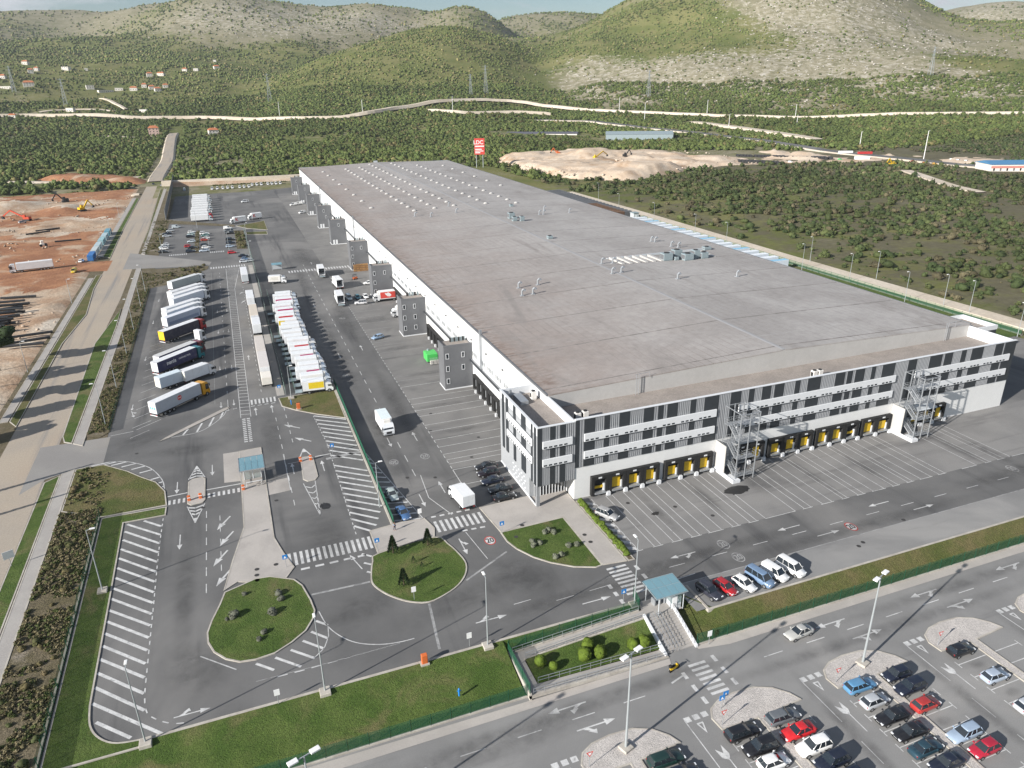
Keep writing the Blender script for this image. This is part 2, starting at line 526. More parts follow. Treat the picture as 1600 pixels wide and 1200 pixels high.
def roof_material():
    m, nt, b = new_mat('roof_membrane')
    P = world_pos(nt)
    sep = node(nt, 'ShaderNodeSeparateXYZ')
    nt.links.new(P, sep.inputs[0])
    base = mixc(nt, ramp(nt, noise(nt, 0.035, 6, 0.6, P, 0.5), 0.35, 0.68), (0.375, 0.355, 0.338), (0.30, 0.28, 0.265))
    # reddish dust that the wind leaves towards the low western eave and along the seams
    mr = node(nt, 'ShaderNodeMapRange')
    mr.inputs['From Min'].default_value = 51.0
    mr.inputs['From Max'].default_value = 112.0
    mr.inputs['To Min'].default_value = 1.0
    mr.inputs['To Max'].default_value = 0.0
    nt.links.new(sep.outputs['X'], mr.inputs['Value'])
    mul = node(nt, 'ShaderNodeMath', operation='MULTIPLY')
    nt.links.new(mr.outputs['Result'], mul.inputs[0])
    nt.links.new(gray(nt, noise(nt, 0.05, 6, 0.65, P, 0.6), 0.25, 0.95), mul.inputs[1])
    base = mixc(nt, mul.outputs[0], base, (0.285, 0.225, 0.192))
    mr2 = node(nt, 'ShaderNodeMapRange')
    mr2.inputs['From Min'].default_value = 52.5
    mr2.inputs['From Max'].default_value = 60.0
    mr2.inputs['To Min'].default_value = 1.0
    mr2.inputs['To Max'].default_value = 0.0
    nt.links.new(sep.outputs['X'], mr2.inputs['Value'])
    mp = node(nt, 'ShaderNodeMapping')
    mp.inputs['Scale'].default_value = (0.35, 0.9, 1)
    nt.links.new(P, mp.inputs['Vector'])
    m2 = node(nt, 'ShaderNodeMath', operation='MULTIPLY')
    nt.links.new(mr2.outputs['Result'], m2.inputs[0])
    nt.links.new(ramp(nt, noise(nt, 1.0, 5, 0.7, mp.outputs['Vector']), 0.42, 0.7), m2.inputs[1])
    base = mixc(nt, m2.outputs[0], base, (0.165, 0.105, 0.075))
    mp3 = node(nt, 'ShaderNodeMapping')
    mp3.inputs['Scale'].default_value = (0.10, 0.018, 1)
    nt.links.new(P, mp3.inputs['Vector'])
    base = mixc(nt, ramp(nt, noise(nt, 1.0, 6, 0.7, mp3.outputs['Vector'], 0.8), 0.52, 0.74), base, (0.245, 0.222, 0.205))
    mp4 = node(nt, 'ShaderNodeMapping')
    mp4.inputs['Scale'].default_value = (0.03, 0.25, 1)
    nt.links.new(P, mp4.inputs['Vector'])
    base = mixc(nt, ramp(nt, noise(nt, 1.0, 5, 0.7, mp4.outputs['Vector'], 0.3), 0.58, 0.8), base, (0.43, 0.415, 0.40))
    # welded laps every two metres along the length
    fr = node(nt, 'ShaderNodeMath', operation='FRACT')
    dv = node(nt, 'ShaderNodeMath', operation='DIVIDE')
    dv.inputs[1].default_value = 2.05
    nt.links.new(sep.outputs['X'], dv.inputs[0])
    nt.links.new(dv.outputs[0], fr.inputs[0])
    lt = node(nt, 'ShaderNodeMath', operation='LESS_THAN')
    lt.inputs[1].default_value = 0.11
    nt.links.new(fr.outputs[0], lt.inputs[0])
    l2 = node(nt, 'ShaderNodeMath', operation='MULTIPLY')
    nt.links.new(lt.outputs[0], l2.inputs[0])
    nt.links.new(ramp(nt, noise(nt, 0.06, 4, 0.6, P), 0.35, 0.8), l2.inputs[1])
    l3 = node(nt, 'ShaderNodeMath', operation='MULTIPLY')
    nt.links.new(l2.outputs[0], l3.inputs[0])
    l3.inputs[1].default_value = 0.95
    base = mixc(nt, l3.outputs[0], base, (0.235, 0.208, 0.19))
    nt.links.new(vec_mul(nt, base, gray(nt, noise(nt, 0.5, 6, 0.75, P), 0.82, 1.16)), b.inputs['Base Color'])
    b.inputs['Roughness'].default_value = 0.75
    return m


MAT['roof'] = roof_material()
MAT['roof_seam'] = ground_mat('roof_seam', (0.15, 0.135, 0.125), (0.27, 0.25, 0.235), 0.5, 0.2, 2.0, 0.8)


# ------------------------------------------------------------------ terrain with the hills
HILLS = [(76, 3299, 394, 900, 420, 0.023, 1.0),
         (-444, 3875, 357, 900, 600, -0.114, 0.993),
         (-742, 3829, 336, 900, 600, -0.19, 0.982),
         (-968, 3468, 295, 900, 800, -0.269, 0.963),
         (-156, 3597, 359, 800, 400, -0.043, 0.999),
         (346, 3382, 363, 800, 420, 0.102, 0.995),
         (624, 3240, 340, 700, 450, 0.189, 0.982),
         (912, 2858, 310, 600, 300, 0.304, 0.953),
         (555, 1922, 194, 520, 330, 0.277, 0.961),
         (352, 1867, 143, 500, 260, 0.185, 0.983),
         (794, 3100, 307, 500, 600, 0.248, 0.969),
         (1292, 3360, 307, 600, 400, 0.359, 0.933),
         (1524, 3261, 341, 600, 600, 0.423, 0.906),
         (1356, 2041, 337, 650, 430, 0.553, 0.833),
         (1606, 1916, 371, 700, 420, 0.642, 0.766),
         (1833, 1844, 281, 600, 340, 0.705, 0.709),
         (909, 1725, 155, 420, 260, 0.466, 0.885),
         (1041, 1407, 129, 380, 400, 0.595, 0.804),
         (3053, 2427, 344, 800, 650, 0.783, 0.622),
         (2159, 1449, 199, 700, 400, 0.83, 0.557),
         (1284, 1189, 109, 420, 450, 0.734, 0.679),
         (-179, 2293, 149, 700, 700, -0.078, 0.997),
         (-580, 2226, 139, 700, 600, -0.252, 0.968),
         (322, 2681, 204, 700, 700, 0.119, 0.993),
         (1077, 2256, 190, 700, 500, 0.431, 0.902),
         (757, 2172, 175, 600, 350, 0.329, 0.944),
         (-298, 2784, 211, 700, 900, -0.106, 0.994),
         (1908, 1615, 193, 700, 600, 0.763, 0.646),
         (1500, 2000, 343, 700, 450, 0.6, 0.8),
         (523, 2853, 258, 600, 500, 0.18, 0.984),
         (183, 2894, 258, 700, 500, 0.063, 0.998)]
def hill_height(x, y):
    """Smooth height of the hills round the valley floor, in metres (arrays or floats)."""
    acc = 0.0
    for gx, gy, gz, ra, rc, ux, uy in HILLS:
        dx, dy = x - gx, y - gy
        a = dx * ux + dy * uy
        c = -dx * uy + dy * ux
        acc = acc + (gz * np.exp(-(a / ra) ** 2 - (c / rc) ** 2)) ** 7
    return acc ** (1 / 7)


_TAB = np.random.default_rng(5).random((256, 256))


def vnoise(x, y, s, k=0):
    x, y = np.asarray(x) / s + 17.3 * k, np.asarray(y) / s + 31.7 * k
    xi, yi = np.floor(x).astype(int), np.floor(y).astype(int)
    fx, fy = x - xi, y - yi
    fx, fy = fx * fx * (3 - 2 * fx), fy * fy * (3 - 2 * fy)
    g = lambda a, b: _TAB[a % 256, b % 256]
    return (g(xi, yi) * (1 - fx) + g(xi + 1, yi) * fx) * (1 - fy) + (g(xi, yi + 1) * (1 - fx) + g(xi + 1, yi + 1) * fx) * fy


def fbm(x, y, s, k=0, n=4):
    return sum(vnoise(x, y, s / 2 ** i, k + i) / 2 ** i for i in range(n)) / sum(1 / 2 ** i for i in range(n))


def terrain_z(x, y):
    x, y = np.asarray(x, float), np.asarray(y, float)
    h = hill_height(x, y)
    a = np.clip(h / 60.0, 0, 1)
    z = h + a * (fbm(x, y, 420, 3) - 0.5) * 30 - a * np.abs(fbm(x, y, 190, 9) - 0.5) * 26 + a * 3 + a * (fbm(x, y, 45, 29) - 0.5) * 5 - 0.4
    # low undulation outside the levelled site
    out = np.clip(np.maximum(np.maximum(x - 232, -345 - x), y - 668) / 40, 0, 1) * np.clip((np.abs(x + 51) - 12) / 30, 0, 1)
    z = z + out * ((fbm(x, y, 90, 21) - 0.5) * 2.4)
    low = np.clip((80 - y) / 4, 0, 1) * (x > -31.5)
    pit = (x > -352) & (x < -60) & (y > 178) & (y < 652)
    return z - 2.2 * low - 3.0 * pit


ROCKS = [((739.8, 1547.2), 150, 1.0), ((843.0, 1300.7), 150, 1.0), ((754.3, 1336.9), 170, .8), ((983.5, 1058.7), 300, .85), ((1083.1, 894.9), 280, .8),
         ((1234.5, 1450.8), 330, .6), ((1434.7, 1335.4), 260, .55), ((61.6, 2709.3), 330, .95), ((243.7, 2633.7), 260, .7), ((446.1, 2779.4), 280, .8), ((1150.8, 1592.8), 300, .5),
         ((877.2, 1123.0), 220, .9), ((2800.9, 2164.8), 400, .9), ((-359.9, 3496.5), 300, .5), ((921.8, 859.0), 200, .7), ((983.9, 746.5), 200, .6), ((635.6, 2752.6), 240, .5)]
GREENS = [((993.9, 1554.4), 230, .6), ((1025.5, 1324.4), 200, .7), ((1226.1, 972.5), 160, .9), ((975.8, 1694.0), 200, .5), ((475.0, 1606.2), 330, .6), ((265.6, 1557.5), 300, .5),
          ((-189.6, 2482.8), 500, .5), ((10.2, 1835.0), 300, .5)]


def cover(x, y):
    x, y = np.asarray(x, float), np.asarray(y, float)
    h = hill_height(x, y)
    g = 0.50 + 0.5 * (fbm(x, y, 260, 40) - 0.5)
    r = 0.0003 * h + 0.7 * (fbm(x, y, 300, 60) - 0.5)
    for (cx, cy), rad, s in ROCKS:
        r = r + s * np.exp(-((x - cx) ** 2 + (y - cy) ** 2) / rad ** 2)
    for (cx, cy), rad, s in GREENS:
        k = s * np.exp(-((x - cx) ** 2 + (y - cy) ** 2) / rad ** 2)
        g, r = g + 0.6 * k, r - 0.8 * k
    r = np.clip(r, 0, 1) * np.clip((np.hypot(x, y) - 1150) / 250, 0, 1)
    field = np.clip((x - 215) / 20, 0, 1) * np.clip((600 - y + (x - 231) * .15) / 60, 0, 1)
    return np.clip(g - 0.55 * r - 0.12 * field, 0, 1), r, field


def stepped(*runs):
    out = []
    for a, b, s in runs:
        out += list(np.arange(a, b, s))
    return np.array(out + [runs[-1][1]], float)


def build_terrain():
    xs = stepped((-2300, -300, 40), (-300, 900, 14), (900, 2600, 26), (2600, 5200, 50))
    ys = stepped((-60, 64, 20), (64, 84, 4), (84, 1300, 14), (1300, 3200, 26), (3200, 5600, 55))
    X, Y = np.meshgrid(xs, ys)
    Z = terrain_z(X, Y)
    nx, ny = len(xs), len(ys)
    me = bpy.data.meshes.new('ground')
    me.vertices.add(nx * ny)
    me.vertices.foreach_set('co', np.stack([X, Y, Z], -1).ravel())
    i = (np.arange(ny - 1)[:, None] * nx + np.arange(nx - 1)[None, :]).ravel()
    q = np.stack([i, i + 1, i + nx + 1, i + nx], -1).astype(np.int32)
    me.loops.add(q.size)
    me.polygons.add(len(q))
    me.loops.foreach_set('vertex_index', q.ravel())
    me.polygons.foreach_set('loop_start', np.arange(0, q.size, 4, dtype=np.int32))
    me.polygons.foreach_set('use_smooth', np.ones(len(q), bool))
    me.update(calc_edges=True)
    g, r, fd = cover(X, Y)
    at = me.color_attributes.new('cover', 'FLOAT_COLOR', 'POINT')
    at.data.foreach_set('color', np.stack([g, r, fd, np.ones_like(g)], -1).ravel().astype(np.float32))
    m, nt, b = new_mat('terrain')
    P = world_pos(nt)
    a = node(nt, 'ShaderNodeAttribute')
    a.attribute_name = 'cover'
    sep = node(nt, 'ShaderNodeSeparateColor')
    nt.links.new(a.outputs['Color'], sep.inputs[0])

    def thresh(sock, nz, k, lo, hi):
        ma = node(nt, 'ShaderNodeMath', operation='MULTIPLY_ADD')
        nt.links.new(sock, ma.inputs[0])
        ma.inputs[1].default_value = k
        nt.links.new(nz, ma.inputs[2])
        return ramp(nt, ma.outputs[0], lo, hi)
    soil = mixc(nt, ramp(nt, noise(nt, 0.03, 6, 0.6, P), 0.35, 0.65), (0.180, 0.168, 0.100), (0.245, 0.220, 0.150))
    soil = mixc(nt, ramp(nt, noise(nt, 0.16, 5, 0.7, P), 0.50, 0.74), soil, (0.125, 0.122, 0.068))
    soil = mixc(nt, thresh(sep.outputs[2], noise(nt, 0.05, 6, 0.7, P), 0.7, 0.78, 1.2), soil, (0.118, 0.108, 0.068))
    grn = mixc(nt, ramp(nt, noise(nt, 0.012, 5, 0.6, P), 0.38, 0.62), (0.105, 0.122, 0.036), (0.165, 0.160, 0.064))
    col = mixc(nt, thresh(sep.outputs[0], noise(nt, 0.055, 8, 0.7, P), 0.9, 0.80, 1.02), soil, grn)
    rock = mixc(nt, ramp(nt, noise(nt, 0.09, 7, 0.75, P), 0.46, 0.66), (0.315, 0.285, 0.205), (0.48, 0.45, 0.40))
    col = mixc(nt, thresh(sep.outputs[1], noise(nt, 0.08, 8, 0.74, P, 0.4), 0.24, 0.70, 0.80), col, rock)
    nt.links.new(vec_mul(nt, col, gray(nt, noise(nt, 0.35, 5, 0.75, P), 0.72, 1.28)), b.inputs['Base Color'])
    b.inputs['Roughness'].default_value = 0.95
    b.inputs['Specular IOR Level'].default_value = 0.1
    me.materials.append(m)
    return tag(put('terrain', me), kind='structure')


build_terrain()


# ------------------------------------------------------------------ ground layers of the site
def layer(name, pts, z, m, label=None, parent=None):
    o = MB().sheet(pts, z).build(name, MAT[m], parent)
    if parent is None: tag(o, label, kind='structure')
    return o


yard = layer('yard', [(-32.3, 77.6), (57.8, 77.6), (57.8, 72.3), (215, 72.3), (215, 640), (-33.5, 640), (-33.0, 470), (-32.8, 172)], 0.0, 'asphalt', 'grey asphalt yard round the warehouse')
layer('dock_apron', [(35.0, 128), (52.9, 128), (52.9, 566), (35.0, 566)], 0.004, 'bay_asphalt', None, yard)
layer('front_apron', [(53.6, 89.2), (190, 89.2), (190, 108.1), (53.6, 108.1)], 0.004, 'front_asphalt', None, yard)
layer('truck_lane', [(-1.9, 181), (6.4, 181), (6.4, 340), (-1.5, 340)], 0.004, 'bay_asphalt', None, yard)
layer('kerb_walk', [(4.75, 181.5), (6.6, 181.5), (6.7, 338), (4.9, 338)], .010, 'concrete', None, yard)
layer('south_lane', [(56, 72.6), (214, 72.6), (214, 79.0), (56, 79.0)], 0.004, 'lot_asphalt', None, yard)
road = layer('road', [(-53.2, 60), (-42.5, 60), (-42.4, 172), (-43.0, 250), (-42.0, 300), (-42.4, 450), (-46.8, 690),  (-56.8, 690), (-55.3, 470), (-53.3, 377), (-53.2, 250)],
             0.002, 'road', 'dusty public road with brown wheel tracks')
layer('entrance_road', [(-46, 171.8), (-32.2, 171.8), (-32.2, 158.0), (-37.4, 157.6), (-42.6, 155), (-46, 150)], 0.006, 'apron', 'pale concrete entrance between road and yard')
layer('side_entrance', [(-46, 352), (-38.7, 350.4), (-11, 344.5), (-10, 352), (-33.0, 375.6), (-40, 382), (-46, 388)], 0.006, 'apron', 'pale side entrance to the car park')
layer('construction_entrance', [(-52, 352), (-52, 374), (-70, 374), (-120, 366), (-120, 354), (-70, 357)], 0.008, 'red_soil', 'rust coloured dirt entrance of the building site')


def kerbed(name, pts, top, label=None, h=0.12, w=0.22, kind='structure', z=0.0, smooth=0):
    """A raised bed: kerb ring with the filling a little lower."""
    if smooth: pts = smooth_poly(pts, smooth)
    pts = ccw(pts)
    inn = inset(pts, w)
    n = len(pts)
    o = MB().sheet(inn, z + h - 0.02).build(name, MAT[top])
    k = MB()
    k.add([(p[0], p[1], z - 0.05) for p in pts] + [(p[0], p[1], z + h) for p in pts] + [(p[0], p[1], z + h) for p in inn] + [(p[0], p[1], z + h - 0.03) for p in inn],
          [f for i in range(n) for j in [(i + 1) % n] for f in ((i, j, n + j, n + i), (n + i, n + j, 2 * n + j, 2 * n + i), (2 * n + i, 2 * n + j, 3 * n + j, 3 * n + i))])
    k.build('kerb', MAT['kerb'], o)
    return tag(o, label, kind=kind)


layer('verge_base', [(-59.5, 60), (-30.2, 60), (-32.9, 172), (-33.4, 640), (-40, 700), (-62, 700), (-58.6, 376)], -0.03, 'rough_bank', 'bare earth under the road verges')
# grass islands and concrete islands of the gate area
island_trees = kerbed('lawn_island', [(15.0, 104.8), (25.0, 105.9)] + [(26.74, 103.15), (27.72, 99.4), (27.96, 96.46), (26.98, 93.79), (25.1, 91.61), (22.53, 90.14), (19.66, 89.36), (16.98, 90.56), (14.85, 92.63), (13.43, 94.75), (12.56, 97.0), (12.72, 99.23), (13.68, 102.95)], 'grass', 'lawn island with three conifers', smooth=3)
island_shrubs = kerbed('lawn_island', [(-9.27, 103.61), (-10.01, 100.85), (-11.22, 97.29), (-11.82, 94.79), (-11.72, 92.64), (-10.94, 90.29), (-9.41, 88.2), (-7.58, 86.88), (-5.51, 86.54), (-2.95, 86.84), (-0.56, 88.16), (1.62, 89.92), (2.91, 92.16), (3.41, 93.96), (3.11, 96.76), (2.3, 100.83), (1.23, 102.89), (-2.29, 105.11), (-4.48, 105.4)], 'grass', 'rounded lawn island with grey shrubs', h=.15)
island_olives = kerbed('lawn_island', [(36.15, 102.85), (48.36, 103.15), (48.35, 87.8), (47.08, 87.58), (43.78, 89.04), (40.72, 91.51), (38.69, 93.9), (36.95, 97.2), (36.21, 99.84)], 'grass', 'lawn island with olive shrubs before the entrance')
kerbed('concrete_island', [(-5.4, 153), (-0.8, 153.2), (-0.8, 116.2), (0.3, 111), (1.6, 106.2), (0.0, 103.6), (-3.5, 103.8), (-7.2, 105.6), (-9.4, 104.0), (-7.9, 111.8), (-5.7, 121.6)], 'concrete', 'long concrete island of the gatehouse')
layer('concrete_slab', [(-8.6, 139.9), (-5.45, 139.4), (-5.45, 153.1), (-8.6, 153.2)], 0.012, 'concrete', None, yard)
layer('concrete_slab', [(-0.75, 131.6), (3.3, 131.9), (3.3, 137.2), (-0.75, 137.0)], 0.012, 'concrete', None, yard)
kerbed('concrete_island', [(-15.3, 134.2), (-14.6, 133.2), (-12.6, 133.4), (-12.1, 134.4), (-12.1, 143.2), (-12.7, 144.0), (-14.6, 143.8), (-15.3, 142.8)], 'concrete', 'small concrete traffic island with two orange bollards')
kerbed('concrete_island', [(6.1, 135.2), (6.9, 134.0), (8.4, 134.1), (9.1, 135.3), (9.2, 143.8), (8.7, 144.7), (7.0, 145.0), (6.5, 144.2)], 'concrete', 'small concrete traffic island by the striped field')
kerbed('pavement', [(14.95, 104.9), (25.2, 106.0), (25.9, 108.5), (25.0, 112.4), (20.0, 112.6), (14.95, 112.0)], 'concrete', 'concrete pavement at the foot of the hedge')
kerbed('plaza', [(35.3, 111.9), (45.3, 112.3), (52.6, 112.3), (52.6, 87.3), (48.35, 87.8), (48.36, 103.15), (36.22, 102.83)], 'concrete', 'pale concrete forecourt of the office')
kerbed('lawn', [(4.9, 179.7), (18.9, 180.4), (18.8, 161.2), (12.7, 166.0), (8.3, 170.3), (5.3, 174.2)], 'dry_grass', 'triangular lawn beside the parked trucks')
kerbed('lawn', [(3.2, 442), (19.1, 453), (18.8, 422), (8.3, 432)], 'dry_grass', 'small lawn at the far end of the yard')
kerbed('lawn', [(7.5, 420), (18.2, 418), (18.0, 409), (7.5, 413)], 'dry_grass', 'narrow lawn behind the truck fence')
kerbed('planting_strip', [(52.75, 87.2), (54.0, 87.2), (54.0, 107.2), (52.75, 107.2)], 'rough_bank', 'narrow planting strip with a hedge')
kerbed('median', [(-20.6, 166.4), (-19.7, 166.0), (-7.4, 177.2), (-7.1, 178.2), (-8.0, 178.3)], 'concrete', 'slim concrete median below the parked trucks', smooth=2)

# verges west of the yard
hatch_curve = [(-18.9, 131.3), (-25.9, 131.4), (-25.75, 110)] + smooth_line([(-25.65, 86), (-25.2, 82.5), (-23.9, 80.0), (-21.8, 78.4), (-18.4, 77.85)], 4)
kerbed('grass_verge', [(-29.9, 134.6), (-18.85, 134.4)] + hatch_curve + [(-18.4, 76.6), (-29.9, 76.6)], 'grass', 'mown grass verge west of the striped field')
kerbed('grass_bank', [(-31.9, 157.5), (-27.0, 152.5), (-24.3, 148.9), (-21.3, 145.4), (-19.4, 140.8), (-18.85, 135.0), (-29.9, 135.0), (-37.2, 140), (-37.2, 157.5)], 'dry_grass', 'rough grass corner beside the entrance')
layer('rough_bank', [(-37.3, 60), (-30.0, 60), (-30.0, 135), (-37.2, 140.2)], 0.07, 'rough_bank', 'bushy bank between footpath and green fence')
layer('rough_bank', [(-37.3, 173.5), (-34.5, 172.2), (-32.6, 174.5), (-32.6, 312), (-33.1, 336), (-38.6, 347), (-37.6, 262)], 0.07, 'rough_bank', 'weedy bank between footpath and truck park')
layer('rough_bank', [(-33.0, 312), (-27.2, 314.5), (-11.6, 337.3), (-11.2, 343.5), (-33.1, 347), (-38.3, 348)], 0.062, 'rough_bank', 'weedy corner above the truck park')
layer('rough_bank', [(-39.4, 382), (-32.9, 378), (-32.2, 466), (-31, 480), (-35.5, 482), (-38.6, 700), (-42.5, 700), (-41, 480)], 0.07, 'rough_bank', 'weedy bank beside the far footpath')
layer('rough_bank', [(1.9, 428), (6.4, 426), (6.2, 375), (1.5, 376)], 0.07, 'rough_bank', 'dry planting strip by the car park fence')
layer('rough_bank', [(-18.0, 436), (-16.4, 437), (-15.4, 375), (-17.1, 374)], 0.07, 'rough_bank', 'dry planting strip in the car park')
layer('rough_bank', [(-32, 466), (2.5, 440), (2.5, 446), (-31, 478)], 0.07, 'rough_bank', 'dry strip behind the car park')
for pts, lab in (([(-39.6, 60), (-37.4, 60), (-37.3, 157.6), (-39.6, 156.2)], 'pale footpath beside the bushy bank'),
                 ([(-39.6, 171), (-37.4, 169), (-37.5, 262), (-38.6, 350.4), (-40.6, 351), (-39.5, 262)], 'pale footpath between grass strip and weedy bank'),
                 ([(-40.9, 383), (-39.2, 381.5), (-41.3, 690), (-43.2, 690)], 'pale footpath along the far stretch of road'),
                 ([(-57.8, 190), (-55.9, 190), (-55.7, 340), (-57.6, 340)], 'pale footpath along the building site'),
                 ([(-57.6, 60), (-55.8, 60), (-55.9, 172), (-57.8, 172)], 'pale footpath west of the road'),
                 ([(-59.6, 384), (-57.4, 384), (-59.0, 590), (-61.2, 590)], 'pale footpath behind the containers')):
    kerbed('footpath', pts, 'pavement', lab, 0.13)
for pts, lab, m in (([(-42.4, 60), (-39.8, 60), (-39.7, 155.8), (-42.3, 153.6)], 'grass strip between road and footpath, below the entrance', 'grass'),
                    ([(-42.4, 176), (-41.6, 172.6), (-39.8, 171.2), (-39.7, 262), (-40.4, 285), (-44.2, 246)], 'grass strip between road and footpath, above the entrance', 'grass'),
                    ([(-42.1, 412), (-41.0, 415), (-43.3, 690), (-46.5, 690), (-42.2, 450)], 'long grass strip beside the far road', 'dry_grass'),
                    ([(-55.6, 190), (-53.4, 186), (-53.5, 250), (-51.0, 282), (-53.2, 320), (-53.2, 345), (-55.4, 345)], 'dry verge with a bulging kerb', 'dry_grass'),
                    ([(-57.2, 384), (-53.6, 380), (-55.2, 455), (-56.6, 588), (-58.8, 588)], 'grass verge behind the containers', 'grass')):
    kerbed('grass_strip', pts, m, lab, 0.13)


# south embankment down to the car park, with a gap for the ramp and the stairs
def bank(pts_top, pts_bot, name, m, label):
    """Sloping grass between two lines, finely divided and slightly uneven."""
    n, k = len(pts_top), 9
    mb = MB()
    V = []
    for j in range(k + 1):
        t = j / k
        for i in range(n):
            a, c = pts_top[i], pts_bot[i]
            x, y = a[0] + (c[0] - a[0]) * t, a[1] + (c[1] - a[1]) * t
            z = a[2] + (c[2] - a[2]) * (t if t < 0.12 else (0.12 + 0.88 * ((t - 0.12) / 0.88) ** 0.92)) + (0.10 * (vnoise(x, y, 2.5) - 0.5) if 0 < j < k else 0)
            V.append((x, y, z))
    mb.add(V, [(j * n + i, (j + 1) * n + i, (j + 1) * n + i + 1, j * n + i + 1) for j in range(k) for i in range(n - 1)])
    return tag(mb.build(name, MAT[m], smooth=True), label, kind='structure')


xs = list(np.linspace(-29.9, 27.2, 30))
bank([(x, 77.55, 0.1) for x in xs], [(x, 68.6, -1.92) for x in xs], 'embankment', 'grass', 'grass embankment below the striped field')
xs = list(np.linspace(27.2, 48.4, 14))
bank([(x, 77.55, 0.1) for x in xs], [(x, 75.9, -0.04 - 1.15 * (48.4 - x) / 21) for x in xs], 'embankment', 'grass', 'narrow grass strip above the ramp')
xs = list(np.linspace(53.3, 214, 60))
bank([(x, 72.2 if x > 58 else 76.8, 0.1) for x in xs], [(x, 68.5, -1.92) for x in xs], 'embankment', 'dry_grass', 'yellowish grass embankment above the car park')
tag(MB().box(-18.4, 48.0, 77.5, 77.9, -0.4, 0.13).build('kerb', MAT['kerb']), 'pale kerb along the gate road', kind='structure')
tag(MB().box(58.1, 214, 72.15, 72.5, -0.4, 0.13).box(57.75, 58.1, 72.15, 78.3, -0.4, 0.13).build('kerb', MAT['kerb']), 'pale kerb along the south lane', kind='structure')

# employee car park, two metres lower
LOT = -2.0
lot = layer('car_park', [(-40, -20), (260, -20), (260, 68.7), (-30.1, 68.7), (-40, 60)], LOT, 'lot_asphalt', 'grey asphalt car park')
layer('pavement', [(-30, 66.6), (48, 66.6), (48.4, 67.6), (-30, 68.5)], LOT + 0.03, 'concrete', None, lot)
layer('pavement', [(53.2, 67.7), (58, 66.9), (230, 66.7), (230, 68.4), (53.2, 68.4)], LOT + 0.03, 'concrete', None, lot)
tag(MB().box(-30, 27.4, 68.45, 68.75, LOT - .1, LOT + .22).build('kerb', MAT['kerb']), 'pale footing wall of the green fence, western run', kind='structure')
tag(MB().box(53.3, 225, 68.3, 68.6, LOT - .1, LOT + .22).build('kerb', MAT['kerb']), 'pale footing wall of the green fence, eastern run', kind='structure')


def lot_island(x0, lab):
    """Gravel head of a double parking row, and the gravel strip between the two rows."""
    tip = [(x0 - 0.9, 54.6), (x0 - 1.1, 56.6), (x0 - 0.3, 58.0), (x0 + 1.4, 58.85), (x0 + 4.0, 59.2), (x0 + 7.2, 59.0), (x0 + 9.4, 58.0), (x0 + 10.9, 56.4), (x0 + 11.6, 54.9),
           (x0 + 5.9, 54.5), (x0 + 5.9, 20), (x0 + 4.4, 20), (x0 + 4.4, 54.5)]
    o = kerbed('gravel_island', tip, 'gravel', lab, 0.14, 0.2, z=LOT)
    return o


lot_island(30.4, 'gravel island at the frame edge with a tall lamp')
lot_island(48.7, 'gravel island beside the car park crossing')
lot_island(66.9, 'gravel island with the tallest lamp mast')
lot_island(85.3, 'gravel island with a black hatchback beside it')
lot_island(103.7, 'gravel island at the far end of the car park')


# ------------------------------------------------------------------ painted markings
PZ = 0.012


def stripe(name, a, b, w, parent=yard, z=PZ, m='white_paint'):
    return MB().line(a, b, w, z).build(name, MAT[m], parent)


def dashes(pts, ln, gap, w, parent=yard, z=PZ, name='lane_dash', m='white_paint'):
    P = [Vector(p[:2]) for p in pts]
    seg = [(P[i + 1] - P[i]).length for i in range(len(P) - 1)]
    tot = sum(seg)

    def at(s):
        for i, L in enumerate(seg):
            if s <= L or i == len(seg) - 1: return P[i].lerp(P[i + 1], min(1, s / L))
            s -= L
    s = 0.0
    while s + ln <= tot + 0.01:
        stripe(name, at(s), at(s + ln), w, parent, z, m)
        s += ln + gap


def polyline(pts, w, parent=yard, z=PZ, name='edge_line', m='white_paint'):
    mb = MB()
    for a, b in zip(pts[:-1], pts[1:]): mb.line(a, b, w, z)
    return mb.build(name, MAT[m], parent)


def zebra(x0, x1, y0, y1, n, along='x', parent=yard, z=PZ, m='white_paint', share=0.5):
    """n bars; along = the walking direction."""
    for i in range(n):
        if along == 'x':
            p = (x1 - x0) / n
            c = x0 + p * (i + .5)
            stripe('zebra_stripe', (c, y0), (c, y1), p * share, parent, z, m)
        else:
            p = (y1 - y0) / n
            c = y0 + p * (i + .5)
            stripe('zebra_stripe', (x0, c), (x1, c), p * share, parent, z, m)


ARROWS = {}


